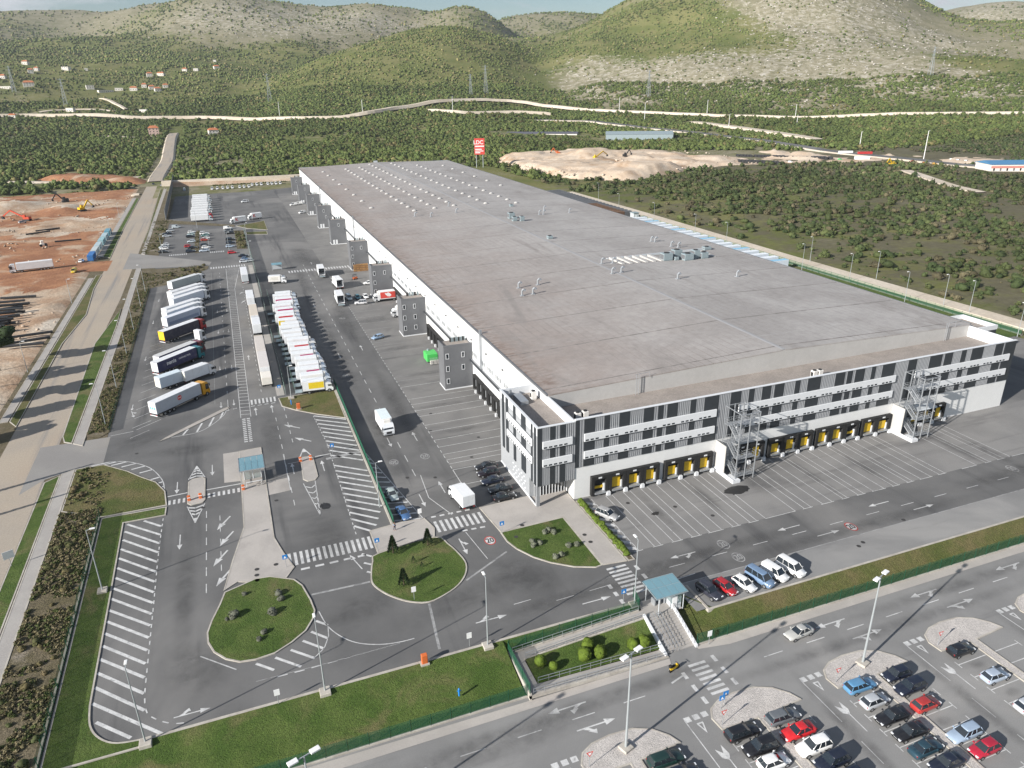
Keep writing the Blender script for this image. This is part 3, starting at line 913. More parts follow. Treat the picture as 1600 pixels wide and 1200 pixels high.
def arrow_mesh(kind):
    if kind in ARROWS: return ARROWS[kind]
    mb = MB()
    if kind == 'straight':
        mb.sheet([(-2.3, -.09), (1.0, -.09), (1.0, .09), (-2.3, .09)], 0).sheet([(1.0, -.45), (2.5, 0), (1.0, .45)], 0)
    elif kind == 'turn':      # straight on or turn towards +y
        mb.sheet([(-2.6, -.10), (1.3, -.10), (1.3, .10), (-2.6, .10)], 0).sheet([(1.3, -.5), (2.8, 0), (1.3, .5)], 0)
        mb.sheet([(-1.9, .1), (-1.0, .1), (-0.5, .55), (-.95, .55)], 0).sheet([(-1.3, .55), (-.1, .55), (-.35, 1.25)], 0)
    elif kind == 'bend':      # lane-change arrow leaning towards +y
        mb.sheet([(-2.2, -.30), (-2.2, -.02), (.5, .32), (.5, -.05)], 0).sheet([(.25, .75), (2.4, .25), (.3, -.45)], 0)
    elif kind == 'split':     # two-headed arrow of the car park lanes
        mb.sheet([(-3.0, -.08), (.4, -.08), (.4, .08), (-3.0, .08)], 0).sheet([(.2, .1), (.7, .8), (2.2, .95), (1.3, .2), (2.6, -.25), (1.0, -.5), (.4, -.2)], 0)
    elif kind == 'yield':
        mb.sheet([(-.9, 0), (1.0, -.55), (1.0, -.3), (-.15, 0)], 0).sheet([(-.9, 0), (-.15, 0), (1.0, .3), (1.0, .55)], 0).sheet([(1.0, -.55), (1.25, -.55), (1.25, .55), (1.0, .55)], 0)
    ARROWS[kind] = mb.mesh('painted_arrow', MAT['white_paint'])
    return ARROWS[kind]


def arrow(kind, x, y, deg, s=1.0, flip=False, parent=yard, z=PZ):
    o = put('painted_arrow', arrow_mesh(kind), parent, (x, y, z), R(deg))
    o.scale = (s, -s if flip else s, 1)
    return o


TEXTS = {}


def text_mesh(body, size, m, spacing=1.0):
    key = (body, size, m)
    if key in TEXTS: return TEXTS[key]
    cu = bpy.data.curves.new('lettering', 'FONT')
    cu.body = body
    cu.size = size
    cu.space_character = spacing
    cu.offset = 0.02 * size
    cu.align_x = 'CENTER'
    cu.align_y = 'CENTER'
    tmp = bpy.data.objects.new('lettering', cu)
    COL.objects.link(tmp)
    dg = bpy.context.evaluated_depsgraph_get()
    me = bpy.data.meshes.new_from_object(tmp.evaluated_get(dg))
    bpy.data.objects.remove(tmp)
    me.name = 'lettering'
    me.materials.clear()
    me.materials.append(MAT[m])
    TEXTS[key] = me
    return me


def roundel(x, y, deg, fresh):
    """Painted 20 km/h limit: disc, ring and figures."""
    n = 28
    r = 1.05
    pts = lambda q: [(x + q * .92 * math.cos(2 * math.pi * i / n), y + q * 1.25 * math.sin(2 * math.pi * i / n)) for i in range(n)]
    if fresh:
        o = MB().sheet(pts(r), PZ).build('speed_roundel', MAT['red_paint'], yard)
        MB().sheet(pts(r * .82), PZ + .004).build('disc', MAT['white_paint'], o)
    else:
        o = MB()
        a, b = pts(r), pts(r * .84)
        o.add([(p[0], p[1], PZ) for p in a + b], [(i, (i + 1) % n, n + (i + 1) % n, n + i) for i in range(n)])
        o = o.build('speed_roundel', MAT['worn_paint'], yard)
    t = put('lettering', text_mesh('20', 1.45, 'black_paint' if fresh else 'worn_paint'), o, (x, y, PZ + .008), R(deg))
    t.scale = (0.95, 1.25, 1)


for x, y, d, fr in ((24.5, 135.4, 180, 0), (31.2, 135.5, 0, 0), (23.3, 188.7, 180, 0), (33.7, 101.3, 0, 1), (69.9, 85.3, 90, 0), (70.0, 81.4, -90, 0), (93.7, 81.4, -90, 1), (138.6, 85.4, 90, 0), (23.5, 241.5, 180, 0), (30.7, 241.9, 0, 0)):
    roundel(x, y, {90: 0, -90: 0}.get(d, d), fr)

# front bays
FX = [55.86, 58.88, 60.15, 62.6, 64.07, 66.35, 67.86, 69.92, 72.32, 74.72, 75.91, 78.3, 79.75, 81.65, 88.2, 90.28, 91.78, 94.5, 96.68, 99.3, 100.31, 102.9, 104.24, 106.59, 109.2, 111.59, 112.76,
      115.26, 116.4, 118.59, 121.16, 123.38, 124.86, 133.44, 136.13, 137.14, 139.6, 141.04, 142.93]
for x in FX: stripe('bay_line', (x, 89.2), (x, 106.8 if not (83 < x < 93 or 129 < x < 139) else 104.5), 0.11)
for a, b in ((58.5, 60.5), (62.2, 64.4), (66, 68.2), (69.5, 72.7), (74.3, 76.3), (77.9, 80.1), (81.6, 88.25), (89.9, 92.1), (94.1, 97.1), (98.9, 100.7), (102.5, 104.6), (106.2, 109.6), (111.2, 113.1), (114.9, 116.8), (118.2, 121.5), (123, 125.2), (129.4, 133.5),
             (135.8, 137.5), (139.2, 141.4), (142.5, 143.4), (54.9, 56.6)):
    stripe('bay_line', (a, 89.1), (b, 89.1), 0.12)
stripe('bay_line', (142.9, 89.1), (160, 89.0), 0.12)
for i in range(9): stripe('hatch_stripe', (54.0, 106.0 - i * 1.9), (55.8, 104.9 - i * 1.9), 0.75)
# western bays
LY = [121.2, 127.6, 130.3, 132.2, 134.8, 138.4, 142.0, 146.5, 150.2, 155.4, 158.9, 162.8, 166.2, 174.7, 179.1, 182.2, 198.1, 202.6, 209.3, 212.6]
for y in LY: stripe('bay_line', (34.9, y), (45.1 if 121 < y < 128 else 52.4, y), 0.11, m='white_paint' if y < 175 else 'worn_paint')
for k in range(24):
    y = 226 + k * 7.1
    stripe('bay_line', (35.0, y), (44.8, y), 0.13, m='worn_paint')
polyline([(34.95, 112.5), (34.95, 127.6)], 0.14)
polyline([(34.95, 162.8), (34.95, 166.4)], 0.14)
dashes([(34.95, 128.2), (34.95, 330)], 1.2, 1.3, 0.13)
# lanes
dashes([(27.3, 128), (27.3, 330)], 3.0, 3.6, 0.14)
polyline([(28.3, 128.0), (27.6, 119), (30.0, 111.6)], 0.14)
dashes([(26.2, 112.2), (35, 112.0)], 0.9, 0.7, 0.45)
dashes([(30.2, 105.9), (35, 105.6)], 0.9, 0.7, 0.45)
polyline([(30.6, 105.3), (31.6, 96.5)], 0.12)
polyline([(26.6, 92.4), (35.2, 97.2)], 0.35, m='worn_paint')
polyline([(19.9, 141.5), (24.8, 112.3)], 0.15)
for i in range(13):
    y = 139.2 - i * 2.15
    stripe('hatch_stripe', (19.75, y + .2), (19.9 + (141.5 - y) * .166, y - .9), 0.42)
arrow('straight', 25.6, 145.0, -90); arrow('straight', 31.5, 145.5, 90); arrow('straight', 26.2, 118.6, -90); arrow('straight', 31.0, 121.8, 90)
arrow('straight', 24.0, 205.5, -90); arrow('straight', 31.2, 209.5, 90); arrow('straight', 23.8, 262, -90); arrow('straight', 31.0, 330, 90)
arrow('turn', 28.9, 101.5, -90, 0.9)
zebra(25.9, 35.2, 107.0, 110.6, 9)
zebra(0.6, 14.9, 106.7, 110.4, 15)
dashes([(2.5, 105.2), (14.6, 105.2)], 1.4, 0.9, 0.5)
zebra(48.4, 51.9, 79.4, 87.0, 8, 'y')
dashes([(53.2, 79.8), (53.2, 87)], 1.2, 1.2, 0.6)
dashes([(46.9, 78.2), (46.9, 83)], 1.0, 0.9, 0.6)
zebra(-1.9, 4.5, 178.2, 181.3, 7)
dashes([(-1.8, 177.2), (4.6, 177.3)], 1.0, 0.6, 0.3)
zebra(-18.9, -15.5, 135.0, 136.7, 4); zebra(-11.9, -5.6, 135.0, 136.7, 7)
stripe('edge_line', (-18.9, 138.4), (-15.4, 138.6), .3); stripe('edge_line', (-12.0, 138.3), (-5.6, 138.3), .3)
zebra(-28.6, -20.6, 373, 376, 10); zebra(-10.6, -4.2, 372, 375, 8); zebra(-10.8, 3.9, 337, 340.5, 14)
zebra(19.8, 45.6, 315.5, 319.4, 22)
# long ladder hatching between the truck lanes
for i in range(72):
    y = 173.0 + i * 2.27
    x1 = -2.05 if y < 298 else min(1.15, -2.05 + (y - 298) * .088)
    stripe('hatch_stripe', (-4.3, y), (x1, y - .45), 0.2)
polyline([(-4.33, 171), (-4.33, 335)], 0.13); polyline([(-2.05, 171), (-1.85, 298), (1.15, 335)], 0.13)
for i in range(13):
    y = 157.4 + i * 1.05
    stripe('hatch_stripe', (-4.1, y), (-3.35, y), 0.5); stripe('hatch_stripe', (-3.05, y), (-2.35, y), 0.5)
dashes([(-7.0, 188), (-7.0, 330)], 2.0, 4.0, 0.13); polyline([(-10.0, 182), (-10.2, 330)], 0.08, m='worn_paint')
dashes([(-9.4, 176.2), (-4.6, 177.6)], 1.0, 0.8, 0.28)
polyline([(-7.0, 177), (-7.0, 184)], 0.13)
dashes([(1.2, 186), (1.2, 300)], 1.6, 2.4, 0.12)
arrow('straight', -8.6, 181, -90, .8); arrow('straight', -5.6, 181.4, -90, .8); arrow('straight', -0.8, 178 - 4.5, 90); arrow('straight', 3.0, 173.6, 90); arrow('straight', -0.6, 214, 90, .9)
arrow('bend', 0.4, 277, 62, .8); arrow('bend', 0.2, 290, 62, .8)
for y in (208, 243, 268): arrow('straight', -8.5, y, -90, .7); arrow('straight', -5.4, y, -90, .7)
for x, y in ((-29, 188), (-28.5, 225), (-28.7, 263), (-28.5, 292)): arrow('straight', x, y, -90, .8)
arrow('turn', -28.6, 183.5, -78, .8)
# truck park bay lines
for i in range(13):
    y = 172.2 + i * 5.6
    stripe('bay_line', (-28.0, y - 3.0), (-24.2, y), 0.12)
stripe('bay_line', (-32.2, 172.3), (-27.6, 172.9), 0.14); stripe('bay_line', (-27.0, 173.5), (-22, 177.6), 0.13)
arc = smooth_line([(-20.2, 166.2), (-14.0, 166.6), (-10.5, 170.0), (-8.0, 174.6), (-7.4, 178.0)])
polyline(arc, 0.14)
for a, b in (((-16.9, 166.5), (-15.9, 169.4)), ((-14.0, 166.9), (-12.9, 171.6)), ((-11.4, 169.0), (-10.3, 173.9)), ((-8.9, 172.6), (-8.2, 176.3))): stripe('hatch_stripe', a, b, 0.4)
# entrance corner hatching
earc = smooth_line([(-31.6, 158.6), (-27.5, 157.2), (-23.0, 152.6), (-20.3, 146.2), (-19.6, 141.6)])
polyline(earc, 0.16)
for i in range(9):
    t = (i + .6) / 9.4
    p = earc[int(t * (len(earc) - 1))]
    q = (-31.0 + t * 10.6 + 0.6, 157.2 - t * 14.4 - (2.2 if 1 < i < 8 else 1.2))
    stripe('hatch_stripe', p, (p[0] - 3.4 + i * .2, p[1] - .6), 0.4)
# gate lanes
for cx, y0, y1, n in ((-13.8, 149.6, 143.9, 3), (-13.8, 126.6, 133.1, 3)):
    polyline([(cx - 1.5, y1), (cx, y0), (cx + 1.6, y1)], 0.16)
    sg = 1 if y0 > y1 else -1
    for k in range(n): polyline([(cx - 1.35 + k * .33, y1 + sg * (.5 + k * 1.25)), (cx, y1 + sg * (1.1 + k * 1.25)), (cx + 1.4 - k * .33, y1 + sg * (.5 + k * 1.25))], 0.42, name='chevron')
    MB().sheet([(cx, y0), (cx - .42, y0 - sg * 1.7), (cx + .42, y0 - sg * 1.7)], PZ + .003).build('chevron', MAT['white_paint'], yard)
polyline([(6.6, 145.4), (7.7, 149.0), (8.9, 145.2)], 0.25)
MB().sheet([(7.7, 149.0), (7.1, 147.3), (8.3, 147.3)], PZ + .003).build('chevron', MAT['white_paint'], yard)
polyline([(6.0, 133.6), (7.6, 120.6), (8.3, 133.8)], 0.16)
for k in range(5): polyline([(6.2 + k * .26, 132.2 - k * 2.3), (7.3 + k * .08, 131.3 - k * 2.2), (8.2 - k * .1, 132.3 - k * 2.3)], 0.26, name='chevron')
for x, y, d in ((-17.3, 141.5, -90), (-10.8, 146.5, -90), (-16.2, 121.2, -90), (4.7, 140.6, 90), (10.6, 139.5, 90), (11.2, 103.8, 105)): arrow('straight', x, y, d)
for x, y in ((-8.9, 124.6), (-8.5, 119.2), (-9.6, 113.5), (-9.2, 107.8)): arrow('bend', x, y, -115, 1.0, True)
arrow('bend', 6.6, 161.5, 130, 1.0); arrow('bend', 8.2, 153.6, 130, 1.0)
dashes([(-11.9, 130), (-11.9, 101)], 2.4, 2.2, 0.14); dashes([(-9.6, 127.5), (-9.6, 108)], 1.8, 2.2, 0.12)
dashes([(3.4, 168), (3.6, 122)], 2.2, 2.8, 0.14); dashes([(5.7, 178), (5.9, 150)], 2.0, 2.6, 0.14)
polyline([(3.4, 148), (3.4, 132)], 0.14)
stripe('edge_line', (9.6, 144.3), (12.6, 144.4), .3); stripe('edge_line', (3.9, 143.2), (6.2, 143.3), .16)
# striped field at the south-west
HS = [((-22.53, 130.88), (-19.49, 127.71)), ((-25.28, 130.74), (-19.5, 124.86)), ((-25.46, 128.34), (-19.47, 122.03)), ((-25.52, 125.58), (-19.51, 119.18)), ((-25.6, 122.7), (-19.5, 116.28)), ((-25.63, 119.91), (-19.53, 113.44)), ((-25.61, 117.0), (-19.59, 110.72)), ((-25.58, 114.2), (-19.57, 107.89)),
      ((-25.61, 111.34), (-19.54, 105.17)), ((-25.64, 108.67), (-19.55, 102.46)), ((-25.61, 105.78), (-19.58, 99.76)), ((-25.61, 103.08), (-19.6, 97.01)), ((-25.6, 100.33), (-19.61, 94.27)), ((-25.58, 97.59), (-19.68, 91.58)), ((-25.6, 94.83), (-19.61, 88.82)), ((-25.58, 92.05), (-19.46, 85.76)),
      ((-25.57, 89.3), (-19.19, 82.68)), ((-25.53, 86.38), (-16.92, 77.88)), ((-24.7, 82.85), (-20.43, 78.63))]
for a, b in HS: stripe('hatch_stripe', a, b, 0.45)
dashes(smooth_line([(-19.3, 130.42), (-19.45, 121.56), (-19.47, 115.0), (-19.41, 104.64), (-19.4, 97.84), (-19.38, 89.8), (-19.34, 85.28), (-18.95, 82.38), (-18.04, 80.92), (-16.6, 79.62), (-15.2, 78.87), (-13.26, 78.45)]), 0.9, 1.0, 0.16)
# striped field between the gate lanes and the hedge
for i in range(22):
    y = 165.5 - i * 2.42
    if abs(y - 141.5) < 1.2: continue
    stripe('hatch_stripe', (11.9 + min(i, 4) * .2, y), (18.75 - max(0, i - 17) * .75, y - 4.9 + max(0, i - 17) * .4), 0.48)
dashes([(11.8, 165.5), (12.8, 150), (12.6, 111)], 0.8, 0.8, 0.15)
polyline([(11.6, 142.3), (18.9, 142.9)], 0.9, m='worn_paint')
# hatching round the southern islands
for a, b in (((3.19, 91.65), (4.71, 90.05)), ((2.25, 89.56), (4.32, 87.24)), ((0.91, 88.09), (3.55, 85.33)), ((-0.85, 86.85), (2.07, 83.94)), ((-3.0, 86.12), (0.14, 83.02)), ((-5.54, 85.92), (-3.34, 83.75)), 
             ((12.45, 105.75), (13.89, 104.44)), ((12.37, 103.13), (13.38, 102.23)), ((12.36, 100.58), (12.89, 100.1))): stripe('hatch_stripe', a, b, 0.4)
polyline(smooth_line([(3.86, 93.61), (4.67, 89.78), (6.26, 86.72), (8.28, 84.61), (11.07, 83.23), (13.69, 82.7), (15.75, 82.65)]), 0.14)
polyline([(-12.65, 90.23), (-8.08, 85.75)], 0.18)
polyline([(4.67, 89.78), (4.48, 87.7), (3.57, 85.48), (2.08, 84.08)], 0.12)
dashes([(-2.99, 82.31), (0.43, 82.24), (6.89, 82.4), (13.63, 82.46)], 1.3, 0.9, 0.16)
polyline([(-5.73, 82.49), (3.64, 82.39), (13.63, 82.46)], 0.09, m='worn_paint')
polyline([(3.33, 98.02), (12.37, 97.79)], 0.4, m='worn_paint'); polyline([(19.68, 89.17), (18.49, 79.24)], 0.4, m='worn_paint')
arrow('turn', 27.2, 82.4, 0, .9); arrow('turn', -13.6, 80.0, 0, .8)
polyline([(31.5, 84.2), (34.3, 84.3)], 0.12); polyline([(37.8, 82.6), (40.8, 82.7)], 0.12); polyline([(43.5, 82.8), (46.6, 82.9)], 0.12)
arrow('straight', 43.4, 80.4, 0)
# south lane
for x in np.arange(58, 200, 8.2): stripe('lane_dash', (x, 83.3), (x + 3.0, 83.3), 0.12)
polyline([(54.2, 80.0), (61.0, 80.4)], 0.12); polyline([(57.5, 79.0), (214, 79.1)], 0.13, m='worn_paint')
arrow('turn', 62.0, 85.3, 180, .9); arrow('straight', 83.5, 85.2, 180); arrow('straight', 88.5, 81.3, 0); arrow('straight', 104.0, 85.3, 180); arrow('straight', 110.5, 81.4, 0)
# car park
PL = LOT + 0.012
for x in np.arange(-28, 200, 7.4):
    if not 44 < x < 56: stripe('lane_dash', (x, 63.0), (x + 3.2, 63.0), 0.13, lot, PL)
zebra(50.0, 52.7, 59.6, 65.8, 7, 'y', lot, PL)
for y in (60.0, 62.2, 64.6): stripe('lane_dash', (48.6, y - 1.1), (48.6, y + .1), .55, lot, PL); stripe('lane_dash', (54.2, y + .2), (54.2, y + 1.4), .55, lot, PL)
for x in (31.5, 50.0 + 24.4, 92.8, 111.2): arrow('turn', x, 65.0, 180, 1.0, False, lot, PL)
for x in (33.6, 77.5, 95.8, 114.2): arrow('turn', x, 61.2, 0, 1.0, True, lot, PL)
stripe('edge_line', (46.2, 63.6), (48.3, 64.2), .25, lot, PL)
for x0 in (30.4, 48.7, 66.9, 85.3, 103.7):
    # parking bays on both sides of the island strip
    for k in range(14):
        y = 51.9 - 2.43 * k
        stripe('bay_line', (x0 - 0.9, y), (x0 + 4.3, y), .12, lot, PL); stripe('bay_line', (x0 - 0.9, y - .6), (x0 - 0.9, y + .6), .12, lot, PL)
        stripe('bay_line', (x0 + 6.1, y), (x0 + 10.7, y), .12, lot, PL); stripe('bay_line', (x0 + 10.7, y - .6), (x0 + 10.7, y + .6), .12, lot, PL)
    # mouth of the aisle to the left of the island
    for k in range(3): stripe('lane_dash', (x0 - 4.4 + k * 1.25, 57.6), (x0 - 3.55 + k * 1.25, 57.6), .8, lot, PL)
    arrow('yield', x0 - 2.8, 55.7, 90, .8, False, lot, PL)
    stripe('edge_line', (x0 - 4.4, 57.6), (x0 - 4.4, 50.2), .13, lot, PL)
    arrow('split', x0 - 2.6, 50.6, 90, .9, False, lot, PL)
    for k in range(4): stripe('lane_dash', (x0 - 4.4, 47.0 - 6.2 * k), (x0 - 4.4, 43.6 - 6.2 * k), .12, lot, PL)
# stains, covers and patches on the asphalt
def smear(x, y, rx, ry, deg, z=0.0155, parent=yard):
    o = MB().sheet([(-rx, -ry), (rx, -ry), (rx, ry), (-rx, ry)], 0).build('tyre_smear', MAT['smear'], parent, loc=(x, y, z), rz=R(deg))


for i, (x, y, rx, ry, d) in enumerate(((29, 352, 6, 26, 0), (33, 330, 9, 14, 0), (24, 300, 3, 30, 0), (31, 240, 3, 40, 0), (24, 210, 2.5, 45, 0), (31.5, 165, 2.5, 40, 0), (24.5, 150, 2.2, 32, 0), (43, 145, 9, 1.6, 0), (42, 160, 10, 1.5, 0), (44, 182, 9, 1.8, 0),
                                         (42, 205, 10, 2.2, 0), (40, 236, 8, 4, 0), (95, 81, 34, 2.2, 0), (70, 84.6, 22, 2.0, 0), (140, 84, 26, 3.0, 0), (136, 96, 2.0, 13, 0), (141, 92, 2.4, 12, 0), (100, 98, 1.6, 10, 0), (112, 97, 1.5, 10, 0), (65, 98, 1.5, 9, 0),
                                         (76, 99, 1.4, 9, 0), (-15, 108, 2.2, 22, 0), (-13, 88, 6, 8, 20), (10, 92, 9, 5, 20), (24, 88, 14, 4, 10), (36, 90, 7, 9, 30), (8, 112, 5, 12, 0), (-25, 168, 9, 5, 20), (-16, 158, 10, 4, -10), (2, 160, 3, 16, 0), (40, 82.5, 16, 2.2, 0),
                                         (88, 100, 3.2, 5.5, 0), (55, 83, 10, 3, 5), (-26, 240, 3, 50, 0), (-6, 240, 2, 60, 0))):
    smear(x, y, rx, ry, d, 0.0155 + .0004 * i)
for i, (x, y, rx, ry, d) in enumerate(((40, 64.5, 30, 1.6, 0), (100, 64.6, 30, 1.6, 0), (80, 61, 40, 1.5, 0), (62.6, 48, 1.6, 14, 0), (80.5, 46, 1.6, 14, 0), (99, 48, 1.6, 14, 0), (87.0, 51, 1.6, .9, 0), (86.8, 45.8, 1.6, .9, 0), (74.3, 45.6, 1.6, 1, 0), (20, 63, 20, 3, 0))):
    smear(x, y, rx, ry, d, LOT + .016 + .0004 * i, lot)
for x, y, rx, ry in ((8.9, 123.4, 1.0, 1.4), (83.2, 99.2, 3.0, 1.5), (64.4, 98.0, .9, .5)):
    n = 22
    MB().sheet([(x + rx * math.cos(2 * math.pi * i / n) * random.uniform(.7, 1.15), y + ry * math.sin(2 * math.pi * i / n) * random.uniform(.7, 1.15)) for i in range(n)], 0.018).build('oil_stain', MAT['oil'], yard)
for x, y in ((64.4, 97.7), (68.9, 98.6), (73.5, 93.5), (61.5, 103), (25.6, 128), (35.5, 147), (40.2, 131.4), (38.0, 156), (44.5, 139.7), (30.8, 126), (-12.5, 131.6), (0.5, 129), (-4.2, 107.8), (-4.3, 106.2), (-4.3, 104.8), (-1.2, 108),
             (-26, 160.5), (103.8, 79.6), (38.2, 100.5), (40.5, 103.4), (49.4, 96.6), (49.4, 94.3), (92, 77), (90.5, 76.4)):
    n = 10
    MB().sheet([(x + .38 * math.cos(2 * math.pi * i / n), y + .38 * math.sin(2 * math.pi * i / n)) for i in range(n)], 0.13 if 36 < x < 52 and y < 107 or -8 < x < 0 and 103 < y < 110 else 0.02).build('manhole_cover', MAT['iron'], yard)


# ------------------------------------------------------------------ the warehouse
WX0, WX1, WY0, WYH, WY1 = 52.8, 164.4, 108.0, 120.0, 570.0
wh = empty('logistics_warehouse', (108.6, 108.0, 0))
tag(wh, 'huge flat-roofed logistics warehouse with striped grey front and white long wall', 'warehouse')
WO = Vector((108.6, 108.0, 0))


def wpart(mb, name, m, parent=None, smooth=False, color=None):
    """Part of the warehouse given in site coordinates."""
    par = parent or wh
    o = put(name, mb.mesh(name, [MAT[q] for q in m] if isinstance(m, (list, tuple)) else MAT[m], smooth), par, color=color)
    o.matrix_parent_inverse = Matrix.Translation(-WO) if par is wh else Matrix.Identity(4)
    return o


wpart(MB().box(WX0, WX1, WYH, WY1, 0, 16.5), 'hall_wall', 'white_wall')
wpart(MB().box(WX0, WX1, WY0, WYH - .01, 0, 13.7), 'front_wall', 'white_wall')
wpart(MB().sheet([(WX0 + .3, WY0 + .3), (WX1 - .3, WY0 + .3), (WX1 - .3, WYH - .02), (WX0 + .3, WYH - .02)], 13.75), 'gravel_roof', 'gravel_roof')
wpart(MB().add([(x, y, z) for y in (WYH - .16, WYH - .012) for x, z in ((WX0 + .1, 13.72), (WX1 - .36, 13.72), (WX1 - .36, 16.66), (108.6, 18.04), (WX0 + .1, 16.66))], [(0, 1, 2, 3, 4), (9, 8, 7, 6, 5), (4, 3, 8, 9), (3, 2, 7, 8)]), 'hall_fascia', 'fascia')
par = MB().box(WX0, WX1, WY0 + .004, WY0 + .35, 13.7, 16.42).box(WX1 - .35, WX1, WY0 + .36, WYH - .17, 13.7, 16.40)
wpart(par, 'parapet', 'white_panel')
# office tower at the corner
wpart(MB().box(45.3, 52.79, 108.0, 127.2, 4.4, 14.6), 'office_wall', 'office_grey')
wpart(MB().box(45.32, 52.78, 111.8, 127.18, 0, 4.39), 'office_base', 'office_grey')
wpart(MB().sheet([(45.6, 108.3), (52.4, 108.3), (52.4, 126.9), (45.6, 126.9)], 14.63), 'office_roof', 'gravel_roof')
wpart(MB().box(45.29, 45.6, 108.0, 127.2, 14.6, 16.2).box(45.61, 52.4, 126.9, 127.2, 14.6, 16.2).box(52.4, 52.78, 108.0, 127.2, 13.7, 16.35).box(45.61, 52.39, 107.99, 108.3, 14.6, 16.2), 'parapet', 'white_panel')
wpart(MB().obox(45.55, 108.35, .32, .32, 0, 4.4), 'column', 'grey_panel')
gd = wpart(MB().box(46.2, 52.5, 111.6, 111.78, 0.1, 4.1), 'entrance_glazing', 'glass')
for i in range(11):
    x = 46.2 + i * .62
    wpart(MB().box(x - .05, x + .05, 111.48, 111.59, 0.1, 4.1), 'mullion', 'white_panel')
wpart(MB().box(46.2, 52.5, 111.47, 111.59, 2.4, 2.5), 'transom', 'white_panel')
wpart(MB().box(45.25, 52.7, 107.97, 111.7, 4.3, 4.395), 'soffit', 'grey_panel')
wpart(MB().box(45.2, 45.31, 108.4, 127.2, 0, .35), 'plinth', 'white_panel')
for i in range(5):
    for j in range(4):
        y, z = 113.6 + i * 1.45 + (j % 2) * .5, 0.9 + j * .75
        wpart(MB().box(45.22, 45.315, y, y + .42, z, z + .22), 'light_slot', 'white_panel')

# striped front cladding: smooth dark panels between ribbed grey ones
DARK = [(45.36, 46.19), (47.83, 48.76), (49.79, 50.79), (52.84, 53.54), (54.6, 56.69), (58.64, 59.69), (61.77, 63.87), (66.88, 68.96), (69.96, 71.03), (71.97, 74.14), (77.08, 78.23), (80.21, 83.42),
        (86.25, 88.58), (90.51, 91.72), (93.67, 95.73), (96.7, 98.92), (101.75, 102.93), (104.94, 108.17), (112.06, 114.44), (115.15, 116.45), (117.32, 119.7), (121.66, 122.7), (124.64, 128.05), (131.88, 134.2),
        (138.02, 141.57), (142.38, 144.69), (147.41, 148.79), (150.55, 154.07), (157.86, 160.33), (160.9, 164.4)]


def ribbed(x0, x1, z0, z1, y=107.86, pitch=0.42):
    """Vertically ribbed sheet facing -Y."""
    mb = MB()
    n = max(1, round((x1 - x0) / pitch))
    p = (x1 - x0) / n
    prof = []
    for i in range(n):
        a = x0 + i * p
        prof += [(a, y + .07), (a + .3 * p, y + .07), (a + .45 * p, y), (a + .85 * p, y)]
    prof.append((x1, y + .07))
    k = len(prof)
    mb.add([(x, yy, z0) for x, yy in prof] + [(x, yy, z1) for x, yy in prof], [(i, i + 1, k + i + 1, k + i) for i in range(k - 1)])
    mb.box(x0, x1, y + .075, 107.985, z0, z1)
    return mb


def front_z(x):
    return 4.42 if x < 52.5 else 6.72


prev = 45.3
for a, b in DARK:
    if a - prev > 0.08: wpart(ribbed(prev + .01, a - .01, front_z(prev), 16.15 if prev < 52.5 else 16.3), 'grey_panel', 'grey_panel')
    wpart(MB().box(a, b, 107.84, 107.985, front_z(a), 16.15 if a < 52.5 else 16.3), 'dark_panel', 'dark_panel')
    prev = b
wpart(MB().box(45.22, 52.78, 107.80, 108.36, 16.152, 16.26), 'coping', 'white_panel')
wpart(MB().box(52.79, 164.5, 107.78, 108.40, 16.43, 16.52), 'coping', 'white_panel')
# western office face
for a, b in ((108.4, 109.15), (110.6, 110.0), (113.3, 115.4), (118.4, 119.5), (122.4, 123.6), (124.7, 125.7)):
    a, b = min(a, b), max(a, b)
    wpart(MB().box(45.14, 45.29, a, b, 4.42, 16.1), 'dark_panel', 'dark_panel')
wpart(MB().box(45.12, 45.66, 108.0, 127.25, 16.21, 16.3), 'coping', 'white_panel')


def ribbon(x0, x1, z0, z1, groups, name='window_band'):
    """White projecting window band with small dark panes along its foot."""
    o = wpart(MB().bbox(x0, x1, 107.55, 107.83, z0, z1, .03), name, 'white_panel')
    for gx in groups:
        for k in range(3):
            x = gx + k * 1.0
            if x0 + .1 < x and x + .7 < x1:
                p = wpart(MB().box(x, x + .62, 107.52, 107.57, z0 + .14, z0 + .42), 'pane', 'glass', o)
                p.matrix_parent_inverse = Matrix.Translation(-WO)
                o2 = o
    for p in o.children: p.matrix_parent_inverse = Matrix.Identity(4)
    return o


for x0, x1 in ((54.5, 83.0), (88.2, 128.6), (134.2, 162.8)):
    ribbon(x0, x1, 11.95, 13.48, np.arange(x0 + .2, x1, 4.05))
    ribbon(x0, x1 - .1, 8.38, 9.9, np.arange(x0 + .2, x1, 4.05))
ribbon(46.25, 52.1, 12.0, 13.45, (46.4, 49.4)); ribbon(46.25, 52.1, 8.36, 9.86, (46.4, 49.4))
for z0, z1 in ((11.95, 13.35), (8.35, 9.75)):
    wpart(MB().bbox(44.88, 45.13, 109.7, 122.5, z0, z1, .05), 'window_band', 'white_panel')
    for k in range(12): wpart(MB().box(44.85, 44.89, 110.0 + k * 1.03, 110.6 + k * 1.03, z0 + .14, z0 + .42), 'pane', 'glass')


